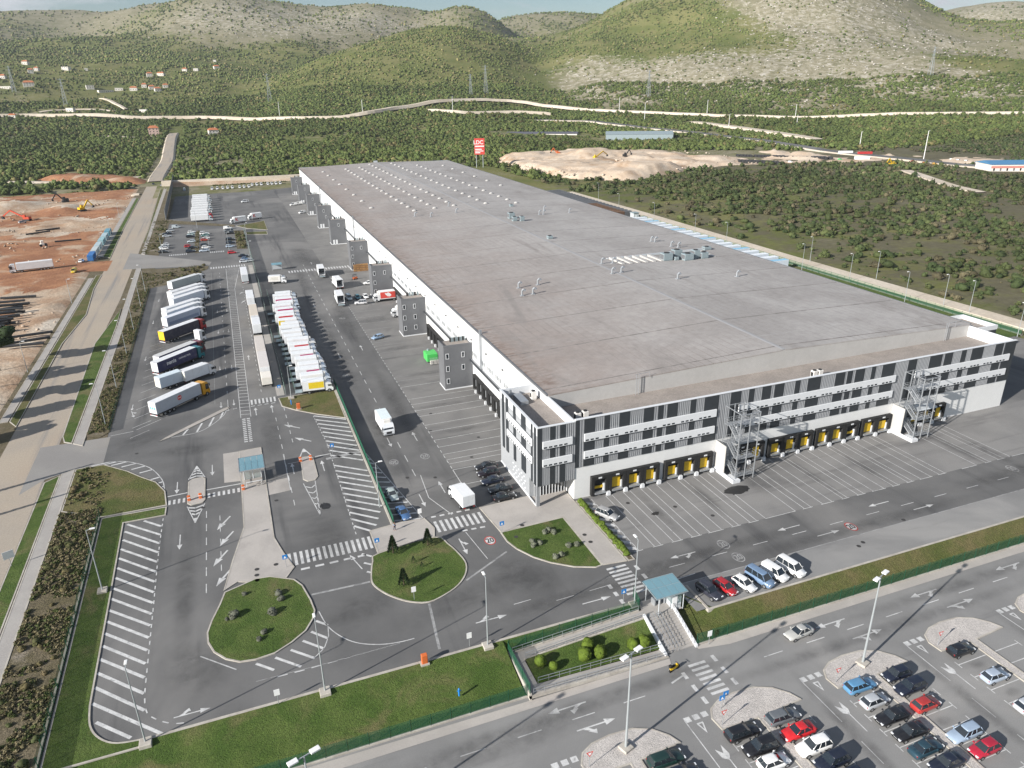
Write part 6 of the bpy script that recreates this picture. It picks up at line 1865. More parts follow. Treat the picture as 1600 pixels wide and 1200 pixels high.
for p, z, k, lab in (((15.17, 105.66), .1, 'blue', 'blue crossing sign at the corner of the conifer island'), ((36.36, 102.52), .1, 'blue', 'blue crossing sign at the edge of the forecourt'), ((46.98, 78.49), .05, 'blue', 'blue crossing sign beside the canopy lamp post'),
                     ((49.6, 57.48), LOT, 'blue', 'blue crossing sign on the gravel island, outer one'), ((50.46, 57.89), LOT, 'blue', 'blue crossing sign on the gravel island, inner one'), ((13.28, 144.24), 0, 'blue', 'blue sign inside the striped field'), ((5.57, 182.79), 0, 'blue', 'blue sign at the end of the waiting lane'),
                     ((0.34, 106.62), .1, 'blue', 'blue crossing sign on the gatehouse island'), ((48.26, 55.28), LOT + .1, 'yield', 'give-way sign beside the blue signs'), ((66.54, 55.58), LOT + .1, 'yield', 'give-way sign on the tall lamp island'), ((84.96, 55.71), LOT + .1, 'yield', 'give-way sign beside the black hatchback'),
                     ((30.08, 55.94), LOT + .1, 'yield', 'give-way sign at the bottom edge'), ((55.06, 67.94), -1.9, 'white', 'white plate sign by the green fence'), ((24.16, 112.09), 0, 'white', 'white plate sign at the hatching end'), ((-3.23, 77.36), .1, 'white', 'small white sign below the rounded island'),
                     ((22.52, 78.13), .1, 'white', 'small white sign on the kerb of the gate road'), ((17.79, 90.83), .1, 'white', 'small white marker post on the conifer island')):
    sign(p[0], p[1], z, k, lab)
ds = empty('road_sign', (*(-41.98, 124.14), 0), R(205))
tag(ds, 'large white square sign panel beside the road, seen from behind', 'sign')
MB().tube((0, 0, 0), (0, 0, 2.4), .05).build('post', MAT['steel'], ds)
MB().box(-.8, .8, .04, .1, 1.6, 3.0).build('sign_plate', MAT['sign_white'], ds)

# gatehouse
gh = empty('gatehouse', (-3.05, 139.8, .12))
tag(gh, 'small glass gatehouse under a flat teal glass roof', 'gatehouse')
MB().box(-1.7, 1.6, -2.2, 1.6, 0, .9).build('base_wall', MAT['concrete'], gh)
for x, y in ((-1.66, -2.16), (0, -2.16), (1.56, -2.16), (-1.66, 1.56), (1.56, 1.56)): MB().box(x - .06, x + .06, y - .06, y + .06, .9, 3.0).build('frame_post', MAT['white_panel'], gh)
for a, b in (((-1.6, -2.16), (-.06, -2.16)), ((.06, -2.16), (1.5, -2.16)), ((-1.66, -2.1), (-1.66, 1.5)), ((1.56, -2.1), (1.56, 1.5)), ((-1.6, 1.56), (1.5, 1.56))):
    MB().quad((*a, .92), (*b, .92), (*b, 2.9), (*a, 2.9)).build('window_pane', MAT['clear_glass'], gh)
MB().box(-1.75, 1.65, -2.25, 1.65, 2.92, 3.0).build('ceiling', MAT['white_panel'], gh)
for i in range(4):
    for j in range(2): MB().box(-2.35 + i * 1.17 + .03, -2.35 + (i + 1) * 1.17 - .03, -2.9 + j * 2.95 + .03, -2.9 + (j + 1) * 2.95 - .03, 3.2, 3.24).build('roof_pane', MAT['teal_glass'], gh)
MB().box(-2.4, 2.4, -2.98, -2.9, 3.1, 3.3).box(-2.4, 2.4, 3.0, 3.08, 3.1, 3.3).box(-2.44, -2.36, -2.89, 2.99, 3.1, 3.3).box(2.34, 2.42, -2.89, 2.99, 3.1, 3.3).build('roof_frame', MAT['steel'], gh)
for x, y in ((-2.3, -2.8), (2.25, -2.8), (-2.3, 2.9), (2.25, 2.9)): MB().tube((x, y, 0), (x, y, 3.15), .06).build('roof_post', MAT['steel'], gh)
MB().box(-1.5, 1.5, -3.6, -3.5, .9, 1.0).tube((-1.4, -3.55, 0), (-1.4, -3.55, 1.0), .04).tube((1.4, -3.55, 0), (1.4, -3.55, 1.0), .04).build('barrier_rail', MAT['white_panel'], gh)
bk = empty('bicycle', (-1.8, 136.0, .12), R(8)); tag(bk, 'dark bicycle leaning in front of the gatehouse', 'bicycle')
for x in (-.5, .5):
    w = MB(); n = 14
    for k in range(n): w.tube((x + .32 * math.cos(2 * math.pi * k / n), 0, .33 + .32 * math.sin(2 * math.pi * k / n)), (x + .32 * math.cos(2 * math.pi * (k + 1) / n), 0, .33 + .32 * math.sin(2 * math.pi * (k + 1) / n)), .03, n=4)
    w.build('wheel', MAT['tyre'], bk)
MB().tube((-.5, 0, .33), (-.15, 0, .85), .03).tube((-.15, 0, .85), (.4, 0, .85), .03).tube((.5, 0, .33), (.38, 0, 1.0), .03).tube((-.05, 0, .3), (.4, 0, .85), .03).tube((-.5, 0, .33), (-.05, 0, .3), .02).build('frame', MAT['chassis'], bk)
MB().box(-.25, .02, -.07, .07, .88, .94).build('saddle', MAT['tyre'], bk); MB().bar((.38, -.28, 1.0), (.38, .28, 1.0), .04, .04).build('handlebar', MAT['steel'], bk)


def bollard(x, y, label):
    t = empty('bollard', (x, y, .1)); tag(t, label, 'bollard', 'orange gate bollards')
    MB().bbox(-.28, .28, -.22, .22, 0, 1.05, .06).build('body', MAT['orange'], t)
    MB().box(-.29, .29, -.23, .23, .6, .74).build('reflector', MAT['sign_white'], t)


for p, lab in (((-14.94, 135.18), 'orange gate bollard, western one on the small island'), ((-12.91, 135.26), 'orange gate bollard, eastern one on the small island'), ((-5.14, 135.48), 'orange gate bollard in front of the gatehouse'), ((6.49, 143.05), 'orange gate bollard west on the entry island'), ((8.57, 143.04), 'orange gate bollard east on the entry island')):
    bollard(p[0], p[1], lab)


def cabinet(p, z, m, label, name, w=.45, h=1.2):
    t = empty(name, (p[0], p[1], z)); tag(t, label, 'cabinet' if 'cabinet' in name else 'hydrant')
    if 'cabinet' in name:
        MB().bbox(-w, w, -.3, .3, .12, h, .04).build('body', MAT[m], t); MB().box(-w - .2, w + .2, -.45, .45, -.15, .118).build('plinth', MAT['kerb'], t); MB().box(-w + .06, w - .06, -.315, -.302, .2, h - .1).build('door', MAT[m], t)
    else:
        MB().tube((0, 0, 0), (0, 0, h), .13, .12, 10).tube((0, 0, h), (0, 0, h + .15), .15, .05, 10).build('body', MAT[m], t); MB().tube((-.25, 0, h * .75), (.25, 0, h * .75), .07, n=8).build('outlet', MAT[m], t)


cabinet((15.87, 77.34), .1, 'orange', 'orange cabinet on the kerb south of the conifer island', 'utility_cabinet', .4, 1.5)
cabinet((9.02, 170.84), .1, 'orange', 'orange cabinet on the triangular lawn', 'utility_cabinet', .4, 1.5)
cabinet((18.83, 71.22), -1.05, 'sign_blue', 'blue hydrant on the grass embankment', 'hydrant', h=1.1)
cabinet((7.62, 174.32), .1, 'sign_blue', 'blue hydrant on the triangular lawn', 'hydrant', h=1.1)

# pedestrian gate: canopy, kiosk, stairs and ramp
pg = empty('gate_canopy', (52.2, 75.7, 0)); tag(pg, 'teal glass canopy on slim posts above the pedestrian gate', 'canopy')
tilt = lambda y: 3.35 + (y + 2.1) * .05
for i in range(4):
    for j in range(2):
        x0, x1, y0, y1 = -2.55 + i * 1.3 + .05, -2.55 + (i + 1) * 1.3 - .05, -2.1 + j * 2.1 + .05, -2.1 + (j + 1) * 2.1 - .05
        MB().add([(x0, y0, tilt(y0)), (x1, y0, tilt(y0)), (x1, y1, tilt(y1)), (x0, y1, tilt(y1)), (x0, y0, tilt(y0) + .03), (x1, y0, tilt(y0) + .03), (x1, y1, tilt(y1) + .03), (x0, y1, tilt(y1) + .03)], [(3, 2, 1, 0), (4, 5, 6, 7), (0, 1, 5, 4), (1, 2, 6, 5), (2, 3, 7, 6), (3, 0, 4, 7)]).build('roof_pane', MAT['teal_glass'], pg)
fr = MB()
for y in (-2.14, 0, 2.14): fr.bar((-2.6, y, tilt(y) - .04), (2.7, y, tilt(y) - .04), .09, .12)
for x in (-2.6, -1.25, .05, 1.35, 2.68): fr.bar((x, -2.14, tilt(-2.14) - .05), (x, 2.14, tilt(2.14) - .05), .08, .1)
fr.build('roof_frame', MAT['hvac'], pg)
for x, y in ((-1.95, -1.8), (-1.9, 1.9), (2.3, -1.7), (2.3, 1.8)): MB().tube((x, y, 0), (x, y, 3.3), .07).build('post', MAT['pale_panel'], pg)
MB().sheet([(-3.6, -1.7), (2.3, -1.7), (2.3, 1.9), (-3.6, 1.9)], .03).build('floor_slab', MAT['pavement'], pg)
ki = empty('guard_kiosk', (53.6, 75.3, 0)); tag(ki, 'narrow glass guard kiosk under the teal canopy', 'kiosk')
MB().box(-.7, .75, -1.0, 1.1, 0, .9).build('base_wall', MAT['pale_panel'], ki)
for a, b in (((-.7, -1.0), (.75, -1.0)), ((.75, -1.0), (.75, 1.1)), ((.75, 1.1), (-.7, 1.1)), ((-.7, 1.1), (-.7, -1.0))): MB().quad((*a, .9), (*b, .9), (*b, 2.9), (*a, 2.9)).build('window_pane', MAT['clear_glass'], ki)
MB().box(-.78, .0, -1.06, -1.01, .3, 2.4).build('notice_panel', MAT['sign_white'], ki); MB().box(-.74, .79, -1.04, 1.14, 2.9, 3.0).build('ceiling', MAT['white_panel'], ki)
for i in range(3):
    ts = empty('turnstile', (50.9 + i * .85, 76.4, .03)); tag(ts, 'steel turnstile, %s from the lamp post' % ORD[i], 'turnstile', 'turnstiles under the canopy')
    MB().bbox(-.12, .12, -.5, .5, 0, 1.0, .03).build('housing', MAT['steel'], ts)
    for k in range(3): MB().tube((.1, 0, .85), (.55, .25 * math.cos(k * 2.1), .85 + .3 * math.sin(k * 2.1)), .02, n=5).build('arm', MAT['steel'], ts)
st = empty('outdoor_stairs', (50.7, 71.3, -2)); tag(st, 'wide concrete stairs from the car park up to the canopy', 'stairs')
for i in range(12):
    y0 = 2.75 - i * .46
    MB().box(-2.3, 2.3, y0 - .46, y0, 0 - .2, 2.0 - i * .166 - .02).build('step', MAT['pavement'], st)
for x in (-2.5, 2.5): MB().add([(x - .17, 3.2, -.2), (x + .17, 3.2, -.2), (x + .17, -3.2, -.2), (x - .17, -3.2, -.2), (x - .17, 3.2, 2.5), (x + .17, 3.2, 2.5), (x + .17, -3.2, .35), (x - .17, -3.2, .35)], [(0, 1, 2, 3), (7, 6, 5, 4), (0, 4, 5, 1), (1, 5, 6, 2), (2, 6, 7, 3), (3, 7, 4, 0)]).build('side_wall', MAT['white_panel'], st)
for x in (-1.9, -1.35, -.8, -.25):
    rl = MB()
    for i in range(7): rl.tube((x, 2.6 - i * .9, 1.95 - i * .325 - .02), (x, 2.6 - i * .9, 2.85 - i * .325), .025, n=5)
    rl.bar((x, 2.6, 2.85), (x, -2.8, .9), .05, .05).build('handrail', MAT['steel'], st)
tr_ = MB().tube((2.2, 3.0, 2.0), (2.2, 3.0, 2.95), .03).bar((2.3, 3.0, 3.2), (2.3, -3.0, 1.2), .05, .05)
for i in range(8): tr_.tube((2.3, 2.8 - i * .8, 2.4 - i * .27), (2.3, 2.8 - i * .8, 3.15 - i * .27), .025, n=5)
tr_.build('handrail', MAT['chassis'], st)

rp = empty('ramp', (38, 71.9, -2)); tag(rp, 'long paved wheelchair ramp folding round the shrub garden', 'ramp')


def slab(x0, x1, y0, y1, za, zb, name, m='pavement', axis='x', th=.5):
    """Sloping slab: za at the low-x (or low-y) end, zb at the other, in site coordinates."""
    zz = [za, zb, zb, za] if axis == 'x' else [za, za, zb, zb]
    c = [(x0, y0), (x1, y0), (x1, y1), (x0, y1)]
    V = [(x - 38, y - 71.9, z + 2 - th) for (x, y), z in zip(c, zz)] + [(x - 38, y - 71.9, z + 2) for (x, y), z in zip(c, zz)]
    return MB().add(V, [(3, 2, 1, 0), (4, 5, 6, 7), (0, 1, 5, 4), (1, 2, 6, 5), (2, 3, 7, 6), (3, 0, 4, 7)]).build(name, MAT[m], rp)


slab(29.2, 48.4, 68.1, 69.55, -1.32, -1.96, 'lower_ramp'); slab(27.7, 29.19, 68.1, 75.9, -1.32, -1.22, 'landing', axis='y'); slab(29.2, 48.6, 74.35, 75.85, -1.2, .02, 'upper_ramp')
slab(27.4, 48.4, 67.8, 68.09, -1.2, -1.85, 'ramp_kerb', 'kerb'); slab(27.4, 27.69, 67.8, 76.1, -.9, -.75, 'end_wall', 'kerb', 'y', 1.3); slab(29.2, 48.2, 74.1, 74.34, -1.05, .12, 'ramp_kerb', 'kerb'); slab(27.7, 48.2, 75.86, 76.1, -1.05, .15, 'ramp_kerb', 'kerb')


def railing(x0, x1, y, za, zb, label_z=None):
    rl = MB(); n = int((x1 - x0) / 1.5)
    for i in range(n + 1):
        u = i / n; x = x0 + (x1 - x0) * u; z = za + (zb - za) * u
        rl.tube((x - 38, y - 71.9, z + 2), (x - 38, y - 71.9, z + 3.0), .025, n=5)
    for dz in (.5, 1.0): rl.bar((x0 - 38, y - 71.9, za + 2 + dz), (x1 - 38, y - 71.9, zb + 2 + dz), .05, .05)
    rl.build('railing', MAT['steel'], rp)


railing(28, 48, 68.0, -1.3, -1.9); railing(29.3, 48, 69.6, -1.3, -1.9); railing(29.3, 47.8, 74.2, -1.1, .1); railing(28, 48, 75.8, -1.1, .05)
fence('green mesh fence above the upper ramp', [(27.6, 76.15), (48.3, 76.15)], 1.9, zf=lambda x, y: -.85 + (x - 27.6) / 20.7 * .9)
fence('green mesh fence closing the western end of the ramp', [(27.5, 68.0), (27.5, 76.1)], 1.7, zf=lambda x, y: -.9)
fence('short green glass fence beside the canopy lamp', [(48.4, 76.2), (49.0, 79.0)], 1.9, step=1.5)
gx = [29.3 + i * 1.35 for i in range(15)]
bank([(x, 74.1, -1.1 + (x - 29.3) / 18.9 * 1.05) for x in gx], [(x, 69.62, -1.35 - (x - 29.3) / 18.9 * .5) for x in gx], 'ramp_garden', 'grass', 'sloping lawn inside the ramp')

# motor scooter and a walker
ms = empty('motorcycle', (*(47.79, 65.49), LOT), R(14)); tag(ms, 'yellow and black motorcycle standing at the kerb below the stairs', 'motorcycle')
for x in (-.68, .68): MB().tube((x, -.07, .31), (x, .07, .31), .31, n=14).build('wheel', MAT['tyre'], ms)
MB().loft([[(x, y * w, z) for y, z in ((-1, .45), (1, .45), (1, h), (-1, h))] for x, w, h in ((-.85, .10, .75), (-.45, .18, .85), (.1, .17, .78), (.45, .14, .95), (.7, .08, .85))]).build('body', MAT['yellow'], ms)
MB().box(-.75, .05, -.15, .15, .86, .96).build('seat', MAT['tyre'], ms); MB().bar((.5, -.36, 1.08), (.5, .36, 1.08), .05, .05).tube((.68, 0, .35), (.48, 0, 1.05), .04).build('handlebar', MAT['chassis'], ms)
MB().bbox(-1.0, -.6, -.22, .22, .95, 1.3, .05).build('top_case', MAT['tyre'], ms); MB().tube((-.3, .18, .3), (-.9, .2, .4), .05).build('exhaust', MAT['steel'], ms)


def person(x, y, z, deg, label, shirt, trousers):
    """Standing walker: one skinned body, hair and clothing as children."""
    J = {'pelvis': (0, 0, .95), 'chest': (.02, 0, 1.3), 'neck': (.03, 0, 1.48), 'head': (.06, 0, 1.62), 'crown': (.05, 0, 1.74),
         'hl': (.02, .1, .9), 'kl': (.12, .1, .5), 'al': (.05, .1, .08), 'fl': (.2, .11, .04), 'hr': (-.02, -.1, .9), 'kr': (.0, -.1, .5), 'ar': (-.2, -.1, .1), 'fr': (-.06, -.11, .04),
         'sl': (.02, .19, 1.4), 'el': (-.06, .26, 1.12), 'wl': (.08, .27, .9), 'tl': (.14, .27, .8), 'sr': (.02, -.19, 1.4), 'er': (.0, -.27, 1.12), 'wr': (.16, -.25, .94), 'tr': (.24, -.24, .88)}
    rad = {'pelvis': .15, 'chest': .16, 'neck': .06, 'head': .095, 'crown': .07, 'hl': .09, 'kl': .065, 'al': .045, 'fl': .04, 'hr': .09, 'kr': .065, 'ar': .045, 'fr': .04, 'sl': .065, 'el': .045, 'wl': .032, 'tl': .03, 'sr': .065, 'er': .045, 'wr': .032, 'tr': .03}
    E = [('pelvis', 'chest'), ('chest', 'neck'), ('neck', 'head'), ('head', 'crown'), ('pelvis', 'hl'), ('hl', 'kl'), ('kl', 'al'), ('al', 'fl'), ('pelvis', 'hr'), ('hr', 'kr'), ('kr', 'ar'), ('ar', 'fr'), ('chest', 'sl'), ('sl', 'el'), ('el', 'wl'), ('wl', 'tl'), ('chest', 'sr'), ('sr', 'er'), ('er', 'wr'), ('wr', 'tr')]
    def skinned(keys, grow, name, m, parent, loc=None):
        ks = list(keys); me = bpy.data.meshes.new(name)
        me.from_pydata([J[k] for k in ks], [(ks.index(a), ks.index(b)) for a, b in E if a in ks and b in ks], [])
        me.materials.append(m)
        o = put(name, me, parent, loc)
        o.modifiers.new('skin', 'SKIN'); None
        for i, k in enumerate(ks):
            r = rad[k] * grow; me.skin_vertices[0].data[i].radius = (r, r)
        me.skin_vertices[0].data[0].use_root = True
        s = o.modifiers.new('smooth', 'SUBSURF'); s.levels = s.render_levels = 1
        return o
    skin = plain('skin', (.45, .28, .2), .6)
    b = skinned(J.keys(), 1.0, 'person', skin, None, (x, y, z)); b.rotation_euler = (0, 0, R(deg))
    tag(b, label, 'person')
    skinned(['pelvis', 'chest', 'sl', 'el', 'sr', 'er'], 1.12, 'shirt', plain('shirt', shirt, .8), b)
    skinned(['pelvis', 'hl', 'kl', 'al', 'hr', 'kr', 'ar'], 1.15, 'trousers', plain('trousers', trousers, .8), b)
    MB().loft([[(.05 + r * math.cos(t), r * math.sin(t), zz) for t in (2 * math.pi * i / 10 for i in range(10))] for r, zz in ((.105, 1.66), (.10, 1.74), (.06, 1.80))]).build('hair', MAT['bark'], b)


person(*(19.13, 110.42), .1, -60, 'person in a light blue shirt and dark trousers at the end of the green screen', (.40, .52, .68), (.03, .04, .08))

# pallets, skips and the bus shelter at the docks
WOODM = [MB().box(-.6, .6, -.4, .4, 0, .03).box(-.6, .6, -.4, -.28, .03, .11).box(-.6, .6, -.06, .06, .03, .11).box(-.6, .6, .28, .4, .03, .11).box(-.6, .6, -.4, .4, .11, .145).mesh('pallet', MAT[m]) for m in ('wood', 'dark_wood')]
GPAL = 'pallets stacked beside the fourth stair tower'
for i in range(5):
    for k in range(16):
        o = put('pallet', WOODM[(k + i) % 5 == 0], None, (46.2 + i * 1.25 + random.uniform(-.05, .05), 306.6, .19 * k), random.uniform(-.05, .05))
        tag(o, 'wooden pallet in the tall brown stacks by the crossing', 'pallet', GPAL)
sk = empty('waste_compactor', (47.6, 190.6, 0)); tag(sk, 'bright green waste compactor beside the first stair tower', 'compactor')
MB().bbox(-1.6, 1.6, -1.3, 2.6, .35, 2.5, .12).build('body', MAT['green_skip'], sk); MB().box(-1.3, 1.3, -1.28, 2.4, .05, .34).build('skid', MAT['chassis'], sk); MB().tube((-.4, 2.0, 2.5), (-.4, 2.0, 3.0), .3, n=10).build('hopper', MAT['hvac'], sk)
for i in range(3):
    cg = empty('roll_cage', (46.9 + i * .95, 187.6, 0)); tag(cg, 'steel roll cage, %s from the western side before the green compactor' % ORD[i], 'cage', 'roll cages')
    rl = MB()
    for x in (-.4, -.13, .13, .4): rl.tube((x, -.35, .2), (x, -.35, 1.9), .02, n=4).tube((x, .35, .2), (x, .35, 1.9), .02, n=4)
    for z in (.2, .75, 1.3, 1.9): rl.bar((-.4, -.35, z), (.4, -.35, z), .03, .03).bar((-.4, .35, z), (.4, .35, z), .03, .03).bar((-.4, -.35, z), (-.4, .35, z), .03, .03).bar((.4, -.35, z), (.4, .35, z), .03, .03)
    rl.build('cage_frame', MAT['steel'], cg); MB().box(-.4, .4, -.35, .35, .14, .19).build('floor', MAT['steel'], cg); MB().box(-.37, .37, -.31, .31, .2, 1.2).build('load', MAT['house_wall'], cg)
fk = empty('forklift', (43.7, 293.2, 0), R(200)); tag(fk, 'orange forklift by the pallet stacks', 'forklift')
MB().bbox(-1.1, .7, -.5, .5, .25, 1.0, .1).build('body', MAT['orange'], fk); MB().bar((.75, -.35, .1), (.75, -.35, 2.2), .1, .1).bar((.75, .35, .1), (.75, .35, 2.2), .1, .1).build('mast', MAT['chassis'], fk)
for y in (-.3, .3): MB().box(.8, 1.9, y - .06, y + .06, .08, .13).build('fork', MAT['chassis'], fk)
for x in (-.75, .35):
    for y in (-.45, .45): MB().tube((x, y - .1, .3), (x, y + .1, .3), .3, n=10).build('wheel', MAT['tyre'], fk)
MB().box(-.8, .4, -.5, .5, 2.0, 2.06).tube((-.75, -.45, 1.0), (-.75, -.45, 2.0), .04).tube((-.75, .45, 1.0), (-.75, .45, 2.0), .04).tube((.35, -.45, 1.0), (.35, -.45, 2.0), .04).tube((.35, .45, 1.0), (.35, .45, 2.0), .04).build('guard', MAT['chassis'], fk)
sh = empty('smoking_shelter', (16.0, 323.0, 0)); tag(sh, 'small shelter with a pale teal roof at the fenced crossing', 'shelter')
MB().add([(-2.1, -1.1, 2.5), (2.1, -1.1, 2.5), (2.1, 1.1, 2.9), (-2.1, 1.1, 2.9), (-2.1, -1.1, 2.6), (2.1, -1.1, 2.6), (2.1, 1.1, 3.0), (-2.1, 1.1, 3.0)], [(3, 2, 1, 0), (4, 5, 6, 7), (0, 1, 5, 4), (1, 2, 6, 5), (2, 3, 7, 6), (3, 0, 4, 7)]).build('roof', MAT['teal_glass'], sh)
for x in (-1.9, 1.9):
    for y in (-.9, .9): MB().tube((x, y, 0), (x, y, 2.6), .06).build('post', MAT['steel'], sh)
MB().box(-1.9, 1.9, .9, .96, .3, 2.4).build('back_wall', MAT['pale_panel'], sh)


# ------------------------------------------------------------------ vegetation
def ico(sub):
    bm = bmesh.new()
    bmesh.ops.create_icosphere(bm, subdivisions=sub, radius=1.0)
    bm.verts.ensure_lookup_table()
    V = np.array([v.co[:] for v in bm.verts])
    F = np.array([[v.index for v in f.verts] for f in bm.faces])
    bm.free()
    return V, F


def leafy(seed, sub=2, leaves=40, lump=.28, flat=.8, leaf=.30, lobes=5):
    """Bush of unit radius standing on z = 0: a lumpy body with leaf sprays sticking out of it."""
    r = np.random.default_rng(seed)
    V, F = ico(sub)
    d = r.normal(size=(lobes, 3)); d /= np.linalg.norm(d, axis=1)[:, None]
    k = 1 - lump + lump * 1.6 * np.max(np.clip(V @ d.T, 0, 1) ** 3, axis=1) + r.uniform(-.12, .12, len(V))
    V = V * k[:, None] * np.array([1, 1, flat])
    LV, LF = [], []
    for i in range(leaves):
        n = r.normal(size=3); n[2] = abs(n[2]) * .9 - .1; n /= np.linalg.norm(n)
        c = n * (1 - lump * .4) * r.uniform(.82, 1.12) * np.array([1, 1, flat])
        u = np.cross(n, r.normal(size=3)); u /= np.linalg.norm(u)
        w = np.cross(n, u) * .6 + n * r.uniform(.2, .8)
        s = leaf * r.uniform(.6, 1.3)
        LV += [c - u * s * .6, c + u * s * .6, c + w * s * 1.2]
        LF.append([len(V) + 3 * i, len(V) + 3 * i + 1, len(V) + 3 * i + 2])
    if leaves:
        V = np.vstack([V, np.array(LV)]); F = np.vstack([F, np.array(LF)])
    V[:, 2] = np.maximum(V[:, 2] + flat * .62, -.05)
    return V, F


def mesh_from(name, V, F, m, tint=None):
    me = bpy.data.meshes.new(name)
    me.vertices.add(len(V)); me.vertices.foreach_set('co', np.ascontiguousarray(V, dtype=np.float32).ravel())
    me.loops.add(F.size); me.polygons.add(len(F))
    me.loops.foreach_set('vertex_index', np.ascontiguousarray(F, dtype=np.int32).ravel())
    me.polygons.foreach_set('loop_start', np.arange(0, F.size, 3, dtype=np.int32))
    me.update(calc_edges=True)
    if tint is not None:
        a = me.color_attributes.new('tint', 'FLOAT_COLOR', 'POINT')
        a.data.foreach_set('color', np.concatenate([tint, np.ones((len(tint), 1))], 1).astype(np.float32).ravel())
    me.materials.append(m)
    return me


def scatter(name, pts, size, tints, templates, label, cat_kind='stuff'):
    """One object holding many plants (nobody could count them)."""
    Vs, Fs, Ts, off = [], [], [], 0
    k = RNG.integers(0, len(templates), len(pts))
    for t, (TV, TF) in enumerate(templates):
        idx = np.nonzero(k == t)[0]
        if not len(idx): continue
        a = RNG.uniform(0, 2 * math.pi, len(idx))
        s = size[idx]
        sz = s * RNG.uniform(.75, 1.2, len(idx))
        c, n = np.cos(a), np.sin(a)
        X = (TV[None, :, 0] * c[:, None] - TV[None, :, 1] * n[:, None]) * s[:, None] + pts[idx, 0][:, None]
        Y = (TV[None, :, 0] * n[:, None] + TV[None, :, 1] * c[:, None]) * s[:, None] + pts[idx, 1][:, None]
        Z = TV[None, :, 2] * sz[:, None] + pts[idx, 2][:, None]
        Vs.append(np.stack([X, Y, Z], -1).reshape(-1, 3))
        Fs.append((TF[None] + (np.arange(len(idx)) * len(TV))[:, None, None]).reshape(-1, 3) + off)
        Ts.append(np.repeat(tints[idx], len(TV), axis=0))
        off += len(idx) * len(TV)
    me = mesh_from(name, np.vstack(Vs), np.vstack(Fs), MAT['leaf_mass'], np.vstack(Ts))
    return tag(put(name, me), label, kind=cat_kind)


CAMR = np.array([[0.933612, -0.358011, -0.014001], [0.148558, 0.351252, 0.92442], [0.326034, 0.86513, -0.381118]])


def in_view(x, y, z=0.0, m=180):
    v = np.stack([x, y, np.zeros_like(x) + z - 73.0], -1)
    w = v @ CAMR[2]
    px = 800 + 1149.7 * (v @ CAMR[0]) / np.maximum(w, 1e-3)
    return (w > 1) & (px > -m) & (px < 1600 + m)


def dist_line(x, y, pts):
    d = np.full(x.shape, 1e9)
    for a, b in zip(pts[:-1], pts[1:]):
        ax, ay, bx, by = a[0], a[1], b[0], b[1]
        L = (bx - ax) ** 2 + (by - ay) ** 2
        t = np.clip(((x - ax) * (bx - ax) + (y - ay) * (by - ay)) / L, 0, 1)
        d = np.minimum(d, np.hypot(x - ax - t * (bx - ax), y - ay - t * (by - ay)))
    return d


# tracks and roads beyond the site
TRACKS = [
    ('far_road', 5.2, [(-51.5, 684), (-52, 720), (-50.0, 853.5), (-52.4, 963.6), (-55.1, 1123.6), (-53.6, 1183.8)], 'public road climbing to the houses at the foot of the hills', .25),
    ('track', 5.5, [(-339.7, 1409.7), (-254.7, 1412.2), (-124.7, 1364.3), (-2.7, 1340.0), (127.3, 1248.5), (212.8, 1226.7), (280.4, 1254.0), (350.1, 1272.7), (421.0, 1282.7), (490.1, 1279.3), (535.7, 1244.6), (592.1, 1185.3)], 'pale gravel track along the foot of the wooded hill', 3.0),
    ('track', 4.0, [(325.1, 1222.5), (368.3, 1189.3), (452.3, 1181.4), (511.6, 1162.4)], 'pale cutting below the upper gravel track', 3.0),
    ('track', 6.0, [(592.1, 1185.3), (639.4, 1097.3), (703.6, 1015.0), (799.6, 914.8), (893.4, 830.8), (1045.6, 720.9)], 'pale gravel track below the stony hillside', 2.0),
    ('track', 3.2, [(-192.02, 743.18), (-142.07, 721.94), (-99.21, 718.34), (-62.89, 723.88)], 'pale dirt track across the red spoil', .3),
    ('track', 3.2, [(-167.05, 636.41), (-107.28, 613.46), (-65.75, 610.22), (-58.12, 610.0)], 'pale dirt road bounding the building site', .3),
    ('highway', 8.0, [(458.2, 1114.5), (536.6, 1073.3), (567.3, 971.5), (589.0, 875.3), (596.2, 752.4), (584.2, 624.3), (590.2, 540.1), (597.1, 478.3), (614.6, 412.2)], 'dark main road running below the stony hill', .5),
    ('track', 7.0, [(657.7, 979.7), (664.8, 926.1), (666.6, 843.4), (653.2, 710.3)], 'pale earthworks slope beside the main road', 1.2),
    ('track', 4.0, [(522.73, 466.65), (499.92, 424.84), (477.64, 385.23), (467.43, 354.83)], 'pale sandy lane through the eastern scrub', .2),
    ('track', 3.6, [(225.0, 480), (226, 380), (225.5, 237), (227.4, 149), (228, 90)], 'stony track behind the eastern fence', .15),
    ('track', 3.0, [(-142.8, 1176.4), (-109.9, 1154.8), (-70.4, 1152.9), (-58.6, 1158.5)], 'pale wall-lined lane before the houses', .3),
    ('track', 4.5, [(-260.6, 1451.8), (-221.0, 1463.4), (-188.4, 1462.9), (-148.7, 1442.4)], 'pale clearing on the valley floor', .3),
    ('track', 2.6, [(-181.2, 1574.6), (-158.3, 1506.7), (-132.4, 1449.0)], 'narrow pale lane down from the village', .3),
    ('track', 3.0, [(-45, 655), (0, 652), (60, 650), (150, 652), (190, 640)], 'dirt track on the bank behind the yard', 3.2),
]


